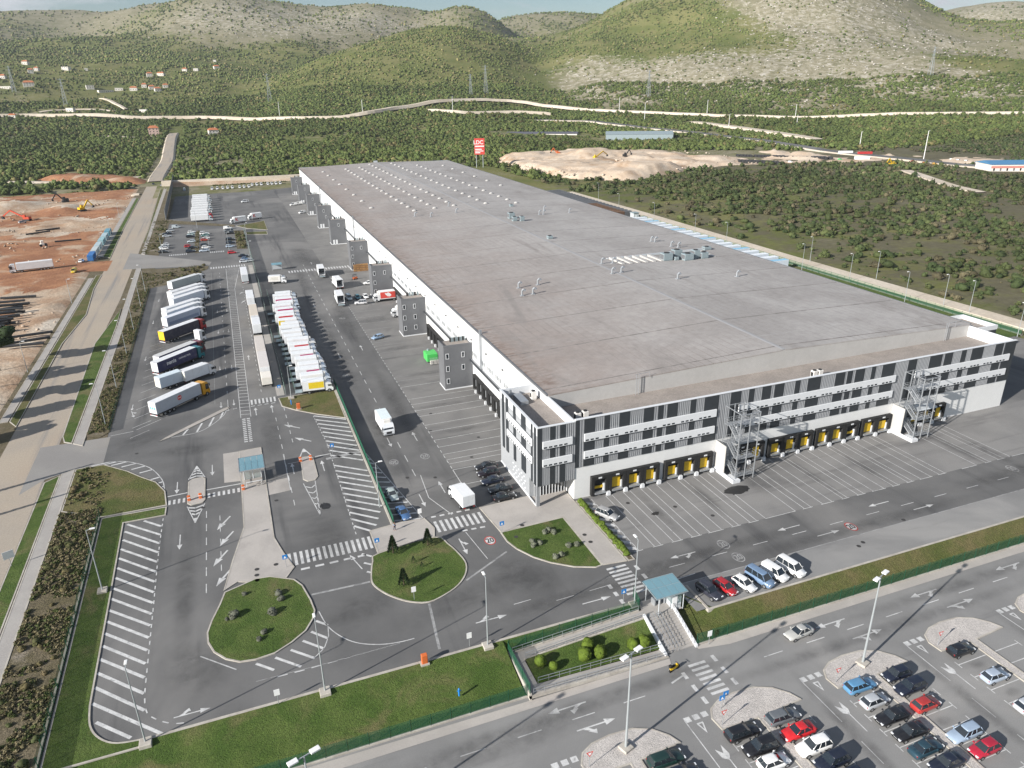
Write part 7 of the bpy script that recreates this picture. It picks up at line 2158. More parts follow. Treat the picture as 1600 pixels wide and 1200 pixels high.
def ribbon_road(name, w, pts, label, h):
    P = smooth_line(pts, 6)
    n = len(P)
    L_, R_ = [], []
    for i in range(n):
        a, b = Vector(P[max(0, i - 1)]), Vector(P[min(n - 1, i + 1)])
        d = (b - a).normalized()
        L_.append((P[i][0] - d.y * w, P[i][1] + d.x * w)); R_.append((P[i][0] + d.y * w, P[i][1] - d.x * w))
    z = [float(terrain_z(p[0], p[1])) + .4 + h for p in P]
    z = [max(z[max(0, i - 2):i + 3]) for i in range(n)]
    O = lambda Q, P_, k: (P_[0] + (Q[0] - P_[0]) * k, P_[1] + (Q[1] - P_[1]) * k)
    V = [(*O(l, p, 1.35), zz - h - 1.2) for l, p, zz in zip(L_, P, z)] + [(*l, zz) for l, zz in zip(L_, z)] + [(*r, zz) for r, zz in zip(R_, z)] + [(*O(r, p, 1.35), zz - h - 1.2) for r, p, zz in zip(R_, P, z)]
    F, M_ = [], []
    mb = MB()
    mb.v = V
    for j in range(3):
        for i in range(n - 1):
            mb.f.append(((j + 1) * n + i, j * n + i, j * n + i + 1, (j + 1) * n + i + 1)); mb.m.append(0 if j != 1 else 1)
    o = mb.build(name, [MAT['track'], MAT['asphalt'] if name == 'highway' else MAT['road'] if name == 'far_road' else MAT['track']])
    return tag(o, label, kind='structure')


for nm, w, pts, lab, h in TRACKS: ribbon_road(nm, w, pts, lab, h)
# cut bank at the back of the yard
gx = list(np.linspace(-38, 190, 50))
bank([(x, 652 - .02 * max(0, x - 60), 3.1 + vnoise(x, 1, 9) * .6) for x in gx], [(x, 641 - .02 * max(0, x - 60), -.3) for x in gx], 'cut_bank', 'pale_soil', 'pale cut bank behind the far yard')
layer('grass_strip', [(-31, 634), (52, 634), (52, 641), (-31, 641)], .04, 'dry_grass', 'strip of grass at the foot of the cut bank')

QUARRY = [(262, 735), (250, 690), (246, 600), (262, 545), (300, 520), (383, 560), (470, 560), (560, 520), (640, 470), (690, 500), (660, 560), (560, 640), (440, 720), (340, 760)]
SITE = [(-60, 186), (-60, 375), (-62, 600), (-300, 640), (-300, 186)]


def in_poly(x, y, P):
    c = np.zeros(x.shape, bool)
    for i in range(len(P)):
        (x0, y0), (x1, y1) = P[i], P[i - 1]
        c ^= ((y0 > y) != (y1 > y)) & (x < (x1 - x0) * (y - y0) / (y1 - y0 + 1e-9) + x0)
    return c


HOUSES = [((-78.6, 1177.4), 13, 11, 9.5, 'pink', 'three-storey pink house with orange roof at the end of the road'), ((-2.2, 1160.0), 13, 10, 7, 'white', 'white house with orange roof right of the road end'),
          ((-355.0, 1968.2), 12, 9, 6, 'white', 'white house highest in the western village'), ((-331.3, 1865.8), 10, 9, 6, 'white', 'white house below the highest one'), ((-323.5, 1887.5), 8, 8, 7, 'white', 'small orange-roofed house beside the white village house'),
          ((-272.6, 1910.6), 14, 11, 6, 'flat', 'white hall with bright gable in the western village'), ((-359.7, 1753.5), 11, 9, 5, 'white', 'orange-roofed house close to the frame edge'), ((-306.8, 1682.3), 18, 12, 6, 'white', 'long white house with red roof above the pylon'),
          ((-342.4, 1675.4), 20, 9, 4, 'flat', 'low white building at the frame edge'), ((-205.8, 1667.3), 13, 10, 6, 'flat', 'white cube house at the head of the lane'), ((-179.2, 1650.3), 26, 9, 3.5, 'flat', 'long low white building beside the cube house'),
          ((-157.4, 1667.6), 14, 9, 4, 'flat', 'low white building, second east of the cube house'), ((-131.2, 1654.8), 13, 9, 5, 'white', 'house with pale walls, third east of the cube house'), ((-113.4, 1671.2), 9, 9, 5, 'white', 'orange-roofed house, fourth east of the cube house'),
          ((-99.8, 1652.0), 10, 9, 5, 'white', 'orange-roofed house, fifth east of the cube house'), ((-88.7, 1627.6), 11, 9, 5, 'white', 'orange-roofed house, sixth east of the cube house'), ((-75.3, 1653.3), 9, 8, 5, 'white', 'orange-roofed house at the eastern end of the hamlet'),
          ((-109.6, 1821.7), 11, 10, 8, 'white', 'tall orange-roofed house on the slope'), ((-88.8, 1852.9), 14, 9, 5, 'white', 'wide orange-roofed house beside the tall one'), ((-41.6, 1909.5), 10, 9, 6, 'white', 'white house with orange roof higher on the slope'),
          ((-18.7, 1919.9), 10, 9, 5, 'flat', 'white flat-roofed house on the slope'), ((25.1, 1969.8), 12, 10, 7, 'white', 'bright white house at the upper end of the slope'), ((25.9, 2144.8), 7, 6, 4, 'flat', 'small white hut highest on the slope'),
          ((-235.7, 1910.5), 7, 6, 4, 'flat', 'small white hut between village and slope'), ((-213.7, 1449.3), 12, 7, 5, 'flat', 'pale blue-white workshop in the valley clearing'), ((-105.2, 1436.1), 12, 6, 4, 'flat', 'white shed beside the lane'), ((-285.3, 1391.0), 10, 7, 3.5, 'white', 'tent-like pale shed in the western scrub')]


def house(p, w, d, h, kind, label):
    x, y = p
    z = float(terrain_z(x, y))
    t = empty('house', (x, y, z), R(random.uniform(-25, 25)))
    tag(t, label, 'house', 'houses at the foot of the hills')
    wall = 'pink_wall' if kind == 'pink' else 'house_wall'
    MB().box(-w / 2, w / 2, -d / 2, d / 2, -3, h).build('wall', MAT[wall], t)
    if kind == 'flat':
        MB().box(-w / 2 - .2, w / 2 + .2, -d / 2 - .2, d / 2 + .2, h + .01, h + .35).build('roof', MAT['hvac_white'], t)
    else:
        e = .6
        rf = MB().add([(-w / 2 - e, -d / 2 - e, h - .1), (w / 2 + e, -d / 2 - e, h - .1), (w / 2 + e, d / 2 + e, h - .1), (-w / 2 - e, d / 2 + e, h - .1), (-w / 2 + d * .25, 0, h + d * .26), (w / 2 - d * .25, 0, h + d * .26)], [(0, 1, 5, 4), (1, 2, 5), (2, 3, 4, 5), (3, 0, 4), (3, 2, 1, 0)]).build('roof', MAT['roof_tile'], t)
        MB().box(w * .2, w * .2 + .7, -.35, .35, h, h + d * .26 + 1.0).build('chimney', MAT['house_wall'], rf)
    for fl in range(max(1, int(h // 3))):
        for i in range(max(2, int(w // 3.6))):
            xx = -w / 2 + (i + .5) * w / max(2, int(w // 3.6))
            MB().box(xx - .6, xx + .6, -d / 2 - .06, -d / 2 - .004, fl * 3.1 + .9, fl * 3.1 + 2.2).build('window', MAT['glass'], t)
    return t


for a in HOUSES: house(*a)


def shed(a, b, depth, h, wall, roofm, label, doors=6, stripes=None):
    """Long building whose visible front runs from a to b."""
    a, b = Vector(a), Vector(b)
    L = (b - a).length
    t = empty('long_shed', (a.x, a.y, 0), math.atan2(b.y - a.y, b.x - a.x))
    tag(t, label, 'building')
    MB().box(0, L, 0, depth, -1, h).build('wall', MAT[wall], t)
    MB().add([(-.4, -.4, h), (L + .4, -.4, h), (L + .4, depth / 2, h + depth * .1), (-.4, depth / 2, h + depth * .1), (L + .4, depth + .4, h), (-.4, depth + .4, h)], [(0, 1, 2, 3), (3, 2, 4, 5), (0, 3, 5), (1, 4, 2)]).build('roof', MAT[roofm], t)
    for i in range(doors): MB().box((i + .35) * L / doors, (i + .6) * L / doors, -.08, -.004, .2, min(3.6, h - .8)).build('door', MAT['tower'] if i % 2 else MAT['glass'], t)
    if stripes: MB().box(0, L, -.10, -.005, h * .45, h * .8).build('coloured_band', MAT[stripes], t)
    return t


MAT['dark_roof'] = plain('dark_roof', (.10, .10, .12), .6)
MAT['blue_roof'] = plain('blue_roof', (.07, .20, .36), .6)
MAT['salmon'] = plain('salmon', (.52, .22, .18), .6)
shed((369.21, 990.09), (451.56, 937.8), 22, 6.0, 'house_wall', 'dark_roof', 'long white shed with dark roof beyond the quarry')
shed((456.26, 864.28), (529.25, 825.04), 30, 9.0, 'hvac', 'hvac', 'long grey workshop building beside the main road', 7)
shed((579.79, 436.01), (608.2, 423.3), 24, 5.0, 'house_wall', 'blue_roof', 'store with blue roof and salmon band at the frame edge', 6, 'salmon')
bb_p = (220.92, 660.5)
bbd = empty('billboard', (bb_p[0], bb_p[1], 0), R(-14)); tag(bbd, 'tall red billboard with white lettering behind the hall', 'billboard')
for x in (-3.0, 3.0): MB().tube((x, .3, -1), (x, .3, 16), .3, n=8).build('post', MAT['pole'], bbd)
bz0, bz1 = 11.5, 25.5
MB().box(-4.6, 4.6, -.3, .2, bz0, bz1).build('panel', MAT['sign_red'], bbd)
o = put('lettering', text_mesh('LDC', 4.6, 'plate'), bbd, (-.9, -.34, bz1 - 3.6)); o.rotation_euler = (R(90), 0, 0)
for z, x0, x1, hh in ((18.1, -4.0, 4.1, 1.1), (15.6, -3.9, 2.0, .9), (14.2, -3.9, 3.6, .7), (12.7, -3.9, .6, .9)): MB().box(x0, x1, -.36, -.305, z, z + hh).build('text_band', MAT['plate'], bbd)


def pylon(p, h, label):
    x, y = p
    t = empty('lattice_pylon', (x, y, float(terrain_z(x, y)))); tag(t, label, 'pylon', 'power pylons across the valley')
    mb = MB(); w = h * .07
    for sx in (-1, 1):
        for sy in (-1, 1): mb.tube((sx * w, sy * w, -1), (sx * .35, sy * .35, h), .28, .2, 4)
    n = 9
    for i in range(n):
        z0, z1 = h * i / n, h * (i + 1) / n
        w0, w1 = w + (.35 - w) * i / n, w + (.35 - w) * (i + 1) / n
        mb.tube((-w0, -w0, z0), (w1, -w1, z1), .14, n=4).tube((w0, -w0, z0), (-w1, -w1, z1), .14, n=4).tube((-w0, w0, z0), (w1, w1, z1), .14, n=4)
    mb.build('tower', MAT['pole'], t)
    for z in (.72, .84, .95): MB().bar((-h * .12, 0, h * z), (h * .12, 0, h * z), .4, .4).build('cross_arm', MAT['pole'], t)


for p, h, lab in (((100.5, 1476.6), 48, 'lattice pylon on the wooded slope behind the gravel track'), ((-226.4, 1498.0), 42, 'lattice pylon in the western valley clearing'), ((-318.9, 1613.8), 42, 'lattice pylon close to the western village'), ((460.9, 1332.6), 46, 'lattice pylon below the round wooded hill'), ((429.2, 1322.1), 34, 'slender pylon beside the one below the round hill'),
                  ((710.8, 1194.5), 44, 'pale pylon at the foot of the stony hill'), ((1095.8, 964.8), 44, 'pale pylon on the dry grass slope')): pylon(p, h, lab)
for i, (p, h) in enumerate((((99.8, 1291.1), 24), ((220.6, 1230.4), 24), ((360.6, 1207.3), 24), ((627.3, 1144.3), 20), ((612.9, 1037.5), 26), ((709.9, 1016.7), 22), ((662.65, 895.63), 18), ((740.85, 851.82), 14), ((659.09, 654.49), 14), ((600.48, 518.96), 26), ((798.1, 922.7), 18))):
    t = empty('light_mast', (p[0], p[1], float(terrain_z(*p)))); tag(t, '%s pale mast from the west along the tracks below the hills' % ORD[i], 'mast', 'masts along the far tracks')
    MB().tube((0, 0, 0), (0, 0, h), .38, .26, 6).build('pole', MAT['plate'], t); MB().bar((0, 0, h), (1.8, 0, h + .2), .25, .25).build('arm', MAT['plate'], t)

# quarry: sand heaps
qx, qy = np.meshgrid(np.arange(240, 700, 3.0), np.arange(460, 775, 3.0))
ins = in_poly(qx, qy, QUARRY)
edge = dist_line(qx, qy, QUARRY + QUARRY[:1])
qz = np.where(ins, np.minimum(edge * .42, 4.5 * np.clip((470 - qx) / 60, .15, 1)), -1.5)
for hx, hy, hr, hh in ((*(353.6, 683.95), 26, 15), (*(327.98, 671.29), 20, 10), (*(285.79, 703.81), 24, 8), (*(319.02, 569.33), 30, 6), (*(437.25, 601.75), 22, 9), (*(525.37, 595.93), 24, 11), (*(524.46, 634.68), 18, 7), (*(339.58, 551.75), 34, 5), (*(284.9, 608.28), 30, 5)):
    qz = qz + ins * np.clip(1 - np.hypot(qx - hx, qy - hy) / (hr * 1.35), 0, 1) ** 1.2 * hh * .52 * np.clip(edge / 8, 0, 1)
qz = qz + ins * ((fbm(qx, qy, 18, 71) - .5) * 4.0 - np.abs(fbm(qx, qy, 40, 77) - .5) * 7.0 + .8) - .1
qz = np.where(ins, qz * .55 + np.floor(qz / 2.4) * 2.4 * .45, qz)
nx, ny = qx.shape[1], qx.shape[0]
ii = (np.arange(ny - 1)[:, None] * nx + np.arange(nx - 1)[None, :]).ravel()
qq = np.vstack([np.stack([ii, ii + 1, ii + nx + 1], -1), np.stack([ii, ii + nx + 1, ii + nx], -1)])
qme = mesh_from('sand_quarry', np.stack([qx, qy, qz], -1).reshape(-1, 3), qq, MAT['sand'])
tag(put('sand_quarry', qme), 'pale sand heaps and terraces of the quarry', kind='structure')


def excavator(p, z, deg, m, label, reach=1.0):
    t = empty('excavator', (p[0], p[1], z), R(deg)); tag(t, label, 'excavator', 'earth-moving machines')
    for y in (-1.2, 1.2): MB().bbox(-2.2, 2.2, y - .35, y + .35, 0, 1.0, .2).build('track_unit', MAT['chassis'], t)
    MB().bbox(-2.2, 1.4, -1.4, 1.4, 1.1, 2.4, .15).build('body', MAT[m], t); c = MB().bbox(-.2, 1.4, .2, 1.4, 2.41, 3.6, .12).build('cab', MAT[m], t); MB().box(1.41, 1.43, .35, 1.25, 2.6, 3.4).build('window', MAT['glass'], c)
    MB().bar((1.2, -.3, 2.0), (4.6 * reach, -.3, 6.2), .6, .8).build('boom', MAT[m], t); MB().bar((4.6 * reach, -.3, 6.2), (7.2 * reach, -.3, 2.8), .5, .6).build('stick', MAT[m], t)
    MB().loft([[(7.2 * reach + x, -.3 + y, z_) for x, z_ in ((0, 3.0), (.9, 2.4), (.7, 1.4), (-.6, 1.2))] for y in (-.7, .7)]).build('bucket', MAT['chassis'], t)


MAT['machine_red'] = plain('machine_red', (.50, .07, .03), .5)
excavator((-86.35, 542.47), 0, 40, 'yellow', 'yellow excavator with raised boom on the building site')
excavator((-112.05, 515.74), 0, 160, 'machine_red', 'orange-red excavator at the edge of the rubble', 1.9)
excavator((-103.23, 592.8), 0, 200, 'chassis', 'dark excavator beside the dirt road')
excavator((330.07, 644.68), 4, 20, 'yellow', 'yellow conveyor excavator in the quarry', 2.2)
excavator((364.93, 650.64), 4, 10, 'chassis', 'dark excavator in the quarry')
excavator((318.04, 704.04), 4, 180, 'orange', 'small orange digger on the quarry rim')
excavator((546.44, 502.14), 0, 180, 'yellow', 'yellow digger at the storage yard')
excavator((727.2, 1134.6), 1.5, 180, 'yellow', 'yellow digger on the earthworks by the main road')
rl = empty('road_roller', (*(-88.07, 424.33), 0), R(15)); tag(rl, 'small cream road roller on the red soil', 'roller')
MB().bbox(-1.4, .6, -.9, .9, .6, 1.5, .1).build('body', MAT['house_wall'], rl); MB().bbox(-.9, .4, -.8, .8, 1.51, 2.9, .1).build('cab', MAT['house_wall'], rl); MB().tube((1.2, -.95, .7), (1.2, .95, .7), .7, n=16).build('drum', MAT['chassis'], rl)
for s in (-.8, .8): MB().tube((-1.0, s - .2, .65), (-1.0, s + .2, .65), .65, n=12).build('wheel', MAT['tyre'], rl)

# building site west of the road
sx_, sy_ = np.meshgrid(np.arange(-330, -57.9, 3.4), np.arange(184, 646, 4.0))
sz_ = -.25 + (fbm(sx_, sy_, 40, 80) - .5) * 1.6 + (fbm(sx_, sy_, 9, 90) - .5) * .7
sz_ = np.where(sx_ > -63, np.minimum(sz_, -.02), sz_) - np.clip((sx_ + 60.5) / 2, 0, 1) * .6
for hx, hy, hr, hh in ((*(-98.52, 554.69), 16, 3.5), (*(-134.8, 590.78), 22, 4.0), (*(-74.4, 489.0), 7, 1.6), (*(-83.66, 490.56), 8, 2.0), (*(-69.15, 540.37), 12, 1.5), (*(-99.51, 481.63), 10, 2.5), (*(-65.89, 298.05), 5, 1.2), (*(-66.84, 281.05), 5, 1.0)):
    sz_ = sz_ + np.clip(1 - np.hypot(sx_ - hx, (sy_ - hy) * .7) / hr, 0, 1) * hh * (.6 + .8 * fbm(sx_, sy_, 6, 95))
nx, ny = sx_.shape[1], sx_.shape[0]
ii = (np.arange(ny - 1)[:, None] * nx + np.arange(nx - 1)[None, :]).ravel()
sq = np.vstack([np.stack([ii, ii + 1, ii + nx + 1], -1), np.stack([ii, ii + nx + 1, ii + nx], -1)])
sme = mesh_from('building_site', np.stack([sx_, sy_, sz_], -1).reshape(-1, 3), sq, MAT['red_soil'])
sme.materials.append(MAT['pale_soil'])
cx_, cy_ = sx_.ravel()[sq].mean(1), sy_.ravel()[sq].mean(1)
pale = ((fbm(cx_, cy_, 45, 99) > .56) & (cy_ > 440)) | ((cy_ < 350) & (fbm(cx_, cy_, 30, 101) > .47)) | (cx_ > -63.5)
sme.polygons.foreach_set('material_index', pale.astype(np.int32))
tag(put('building_site', sme), 'rust red and pale churned soil of the building site', kind='structure')
rm = [(-58, 676), (-70, 672), (-130, 712), (-150, 740), (-120, 770), (-80, 740), (-58, 700)]
rx, ry = np.meshgrid(np.arange(-155, -50, 4.0), np.arange(664, 780, 4.0))
rzz = np.where(in_poly(rx, ry, rm), np.minimum(dist_line(rx, ry, rm + rm[:1]) * .35, 4) * (.5 + fbm(rx, ry, 14, 60)), -1.5)
nx, ny = rx.shape[1], rx.shape[0]
ii = (np.arange(ny - 1)[:, None] * nx + np.arange(nx - 1)[None, :]).ravel()
tag(put('red_spoil_heap', mesh_from('red_spoil_heap', np.stack([rx, ry, rzz], -1).reshape(-1, 3), np.vstack([np.stack([ii, ii + 1, ii + nx + 1], -1), np.stack([ii, ii + nx + 1, ii + nx], -1)]), MAT['red_soil'])), 'long heap of dark red spoil beyond the building site', kind='structure')
GCn = 'site containers beside the road'
for i, (y, c, n) in enumerate(((381.5, (.03, .16, .42), 'deep blue'), (393.5, (.50, .55, .55), 'white'), (405.5, (.42, .52, .55), 'pale grey'), (419, (.30, .48, .52), 'pale teal'), (431.5, (.40, .52, .56), 'pale blue'), (445, (.12, .30, .38), 'dark teal'))):
    t = empty('site_container', (-61.2, y, 0), R(90)); tag(t, '%s container, %s from the site entrance' % (n, ORD[i]), 'container', GCn)
    w = MB()
    for s in (-1, 1):
        for k in range(24): w.box(-4.9 + k * .41, -4.9 + k * .41 + .22, min(s * 1.22, s * 1.26), max(s * 1.22, s * 1.26), .25, 2.45)
    w.box(-5.1, 5.1, -1.22, 1.22, .1, 2.59); w.build('shell', MAT['panel_paint'], t, color=c)
    MB().box(-5.15, -5.102, -1.15, -.02, .2, 2.5).build('door', MAT['panel_paint'], t, color=c); MB().box(-5.15, -5.102, .02, 1.15, .2, 2.5).build('door', MAT['panel_paint'], t, color=c)
semi(-74.4, 367.6, 190, W2, W2, W2, W2, 'long white truck standing on the dirt entrance of the building site', None)
car('van', -64.9, 355.2, -95, (.62, .45, .03), 'yellow van on the dirt entrance', 0, None, False, 'parked_van', 'van')
car('hatch', -113, 508, 30, (.5, .5, .5), 'pale car among the rubble of the building site', 0, None, False)
GPi = 'black pipes on the building site'
PIPE = MB().tube((-6, 0, 0), (6, 0, 0), .42, n=12).mesh('plastic_pipe', MAT['pipe'])
for i in range(22):
    lay = i // 8
    o = put('plastic_pipe', PIPE, None, (-80 + (i % 3) * 1.2, 268 + (i % 8) * 5.4 + lay * 2.0, .5 + lay * .75), R(random.uniform(-14, 22)))
    tag(o, 'black plastic pipe in the heap beside the pale trench', 'pipe', GPi)
for i, (p, d) in enumerate((((-78.44, 433.29), 5), ((-78.12, 316.83), -8), ((-97.44, 465.25), 30), ((-94.31, 473.93), 24), ((-63.84, 256.3), 12), ((-64.66, 252.12), -6), ((-64.2, 262.76), 8))):
    o = put('plastic_pipe', PIPE, None, (p[0], p[1], .5), R(d)); tag(o, '%s single dark pipe lying apart on the building site, counted from the north' % ORD[i], 'pipe', GPi)
# storage yard beyond the eastern scrub
GS = 'grey goods stacked in rows in the storage yard'
STK = MB().bbox(-1.3, 1.3, -4, 4, 0, 2.6, .25).box(-1.2, 1.2, -3.9, 3.9, -.4, -.01).mesh('goods_stack', MAT['chassis'])
a0, a1, b0, b1 = (475.62, 624.14), (537.55, 562.58), (446.84, 583.27), (466.01, 553.81)
for i in range(26):
    t_ = (i + (i // 5) * .6) / 29
    o = put('goods_stack', STK, None, (a0[0] + (a1[0] - a0[0]) * t_, a0[1] + (a1[1] - a0[1]) * t_, .4), R(-25)); tag(o, 'dark grey stack of goods in the long rear row of the storage yard', 'stack', GS)
for i in range(12):
    t_ = i / 11
    o = put('goods_stack', STK, None, (b0[0] + (b1[0] - b0[0]) * t_, b0[1] + (b1[1] - b0[1]) * t_, .4), R(-25)); tag(o, 'dark grey stack of goods in the short front row of the storage yard', 'stack', GS)
for p, d, cc, lab in (((548.38, 548.08), -20, W2, 'white trailer in the storage yard beside the heap'), ((574.66, 595.99), -20, W2, 'white trailer behind the storage rows'), ((584.33, 580.92), -20, (.45, .03, .03), 'red trailer in the storage yard')):
    semi(p[0], p[1], d, W2, cc, cc, cc, lab, None, cab=False)
for i, (p, c) in enumerate((((539.39, 556.46), (.08, .42, .12)), ((549.91, 510.69), (.65, .38, .02)), ((581.67, 513.28), (.45, .03, .06)), ((579.77, 498.79), (.55, .18, .04)), ((581.43, 490.34), (.5, .28, .05)), ((623.14, 501.4), (.8, .8, .8)), ((623.21, 493.36), (.8, .8, .8)), ((621.05, 480.57), (.5, .55, .6)), ((486.48, 561.3), (.8, .8, .8)), ((491.01, 547.75), (.7, .7, .7)), ((624.25, 508.95), (.85, .85, .85)))):
    car('van', p[0], p[1], -30, c, '%s vehicle from the west between storage yard and main road' % ORD[i], .1, 'vehicles by the main road', False, 'parked_van', 'van')
# pallets and kiosk behind the hall
GQ = 'pallet stacks behind the hall'
STP = MB()
for k in range(10): STP.box(-2.2, 2.2, -1.2, 1.2, k * .36, k * .36 + .27)
STP = STP.mesh('pallet_stack', MAT['dark_wood']); STP2 = STP.copy(); STP2.materials[0] = MAT['tower']
for i in range(22):
    for j in range(3):
        o = put('pallet_stack', STP if j < 2 and i < 8 else STP2, None, (203.5 + j * 4.7, 374 + i * 4.6, 0)); tag(o, 'brown and grey pallet stack behind the eastern eave', 'stack', GQ)
ek = empty('transformer_kiosk', (214.2, 368.2, 0)); tag(ek, 'pale grey kiosk beside the pallet stacks behind the hall', 'kiosk')
MB().box(-1.6, 1.6, -2, 2, 0, 3.2).build('wall', MAT['pale_panel'], ek); MB().box(-1.9, 1.9, -2.3, 2.3, 3.21, 3.45).build('roof', MAT['hvac'], ek); MB().box(-.6, .6, -2.06, -2.003, .1, 2.2).build('door', MAT['white_panel'], ek)

# ------------------------------------------------------------------ plants
BUSH = [leafy(s, 2, 46, .34, .78, .34) for s in range(6)]
LOWB = [leafy(20 + s, 1, 14, .3, .85, .5, 4) for s in range(5)]
FARB = [leafy(40 + s, 1, 0, .35, .95, 0, 4) for s in range(5)]


def tints(n, dark=(.064, .090, .026), light=(.098, .120, .034), dry=(.135, .120, .050), pdry=.12):
    u = RNG.random((n, 1))
    c = np.array(dark) * (1 - u) + np.array(light) * u
    d = RNG.random(n) < pdry
    c[d] = np.array(dry) * RNG.uniform(.7, 1.2, (d.sum(), 1))
    return c * RNG.uniform(.8, 1.2, (n, 1))


def place_ok(x, y):
    ok = ~((x > -66) & (x < 231) & (y > 40) & (y < 660)) & ~in_poly(x, y, QUARRY) & ~((x > -340) & (x < -57) & (y > 180) & (y < 646))
    for nm, w, pts, lab, h in TRACKS: ok &= dist_line(x, y, pts) > w * 1.45 + 2.0
    ok &= ~((np.abs(x + 52) < 10) & (y < 1260))
    for (hx, hy), w, d, *_ in HOUSES: ok &= np.hypot(x - hx, y - hy) > max(w, d) * .85
    for a, b in (((369.21, 990.09), (451.56, 937.8)), ((456.26, 864.28), (529.25, 825.04)), ((579.79, 436.01), (608.2, 423.3))): ok &= dist_line(x, y, [a, b]) > 26
    ok &= ~((x > 560) & (y > 395) & (y < 640) & (dist_line(x, y, [(460.2, 605.97), (528.53, 550.89)]) < 28))
    ok &= ~in_poly(x, y, rm) & (np.hypot(x - bb_p[0], y - bb_p[1]) > 10)
    return ok


# scrub of the valley floor: the largest stand as single bushes, the rest is one mass
N = 190000
D = np.sqrt(RNG.random(N)) * 1500 + 60
az = RNG.uniform(R(-22), R(60), N)
x, y = D * np.sin(az), D * np.cos(az)
keep = in_view(x, y) & place_ok(x, y) & (y > 90) & (hill_height(x, y) < 70)
east = (x > 231) & (y < 560 + (x - 231) * .1)
dens = np.where(east, np.clip((.55 * fbm(x, y, 60, 120) + .45 * fbm(x, y, 16, 125) - .37) * 6, .05, 1) * .95, np.clip((.5 * fbm(x, y, 130, 130) + .5 * fbm(x, y, 26, 135) - .33) * 5.0, .08, 1))
dens = np.where((x < 262) & (y < 470) & east, dens * .35, dens)
keep &= RNG.random(N) < dens * np.where(D > 650, .66, np.where(D > 420, .8, .9))
x, y, D, east = x[keep], y[keep], D[keep], east[keep]
size = np.where(east, (.5 + 1.9 * RNG.random(len(x)) ** 1.6), 1.0 + 2.2 * RNG.random(len(x)) ** 1.7)
P3 = np.stack([x, y, terrain_z(x, y) - .1], -1)
T = (.6 + .8 * fbm(x, y, 70, 170))[:, None] * np.where(east[:, None], tints(len(x), (.038, .056, .021), (.072, .086, .031), (.10, .088, .05), .16), tints(len(x), pdry=.10))
order = np.argsort(-size / D)
one = order[:290]
rest = order[290:]
BM = [mesh_from('scrub_bush', V, F, MAT['leaf']) for V, F in BUSH]
for i in one:
    o = put('scrub_bush', BM[int(RNG.integers(0, len(BM)))], None, P3[i], float(RNG.uniform(0, 6.28)), T[i])
    o.scale = (size[i], size[i], size[i] * float(RNG.uniform(.75, 1.15)))
    tag(o, 'low dark green scrub bush growing on the dry ground east of the hall' if x[i] > 200 else 'green scrub bush in the thicket beyond the road', 'bush', 'scrub bushes east of the hall' if x[i] > 200 else 'scrub bushes beyond the road')
near = rest[D[rest] < 620]
far = rest[D[rest] >= 620]
print('scrub', len(near), len(far))
Vn = scatter('scrub_thicket', P3[near], size[near], T[near], LOWB, 'dense green scrub covering the valley floor')
scatter('distant_scrub', P3[far], size[far] * 1.12, T[far], [leafy(60 + s, 1, 8, .34, .9, .5, 4) for s in range(5)], 'far green scrub below the hills')
# woodland and macchia on the slopes
N = 420000
D = np.sqrt(RNG.uniform(1000 ** 2, 3700 ** 2, N))
az = RNG.uniform(R(-22), R(60), N)
x, y = D * np.sin(az), D * np.cos(az)
h = hill_height(x, y)
g, r, _ = cover(x, y)
keep = in_view(x, y) & (h >= 40) & (RNG.random(N) < np.clip(.10 + 1.0 * (g - .12) - .45 * r, .10, .9) * np.clip(fbm(x, y, 60, 150) * 2.2 - .55, .1, 1) * np.clip(1900 / D, .35, 1)) & place_ok(x, y)
x, y, D = x[keep], y[keep], D[keep]
print('woodland', len(x))
size = (1.2 + 2.3 * RNG.random(len(x)) ** 1.5) * np.clip(D / 1900, .9, 1.5)
P3 = np.stack([x, y, terrain_z(x, y) - .6], -1)
tt = tints(len(x), (.066, .090, .026), (.122, .140, .042), (.180, .160, .070), .14) * (.55 + .9 * fbm(x, y, 160, 160))[:, None]
scatter('hillside_woodland', P3, size, tt, FARB, 'low green woodland covering the slopes')
# rubble on the building site
x, y = RNG.uniform(-175, -60, 4200), RNG.uniform(250, 620, 4200)
k = in_view(x, y) & (fbm(x, y, 22, 210) > .52) & (np.abs(y - 363) > 9)
x, y = x[k], y[k]
scatter('rubble', np.stack([x, y, np.full(len(x), -.35)], -1), .15 + .9 * RNG.random(len(x)) ** 5, np.array([[.44, .35, .27]]) * RNG.uniform(.55, 1.15, (len(x), 1)), [leafy(320 + s, 1, 0, .5, .7, 0, 3) for s in range(4)], 'stones and clods strewn over the building site')
x, y = RNG.uniform(246, 470, 2600), RNG.uniform(525, 700, 2600)
k = in_poly(x, y, QUARRY) & (fbm(x, y, 26, 220) > .5)
x, y = x[k], y[k]
scatter('quarry_rubble', np.stack([x, y, np.interp(x, [246, 470], [2.5, 1.0])], -1), .3 + 1.6 * RNG.random(len(x)) ** 4, np.array([[.60, .50, .40]]) * RNG.uniform(.6, 1.1, (len(x), 1)), [leafy(340 + s, 1, 0, .5, .7, 0, 3) for s in range(4)], 'loose blocks lying on the quarry terraces')
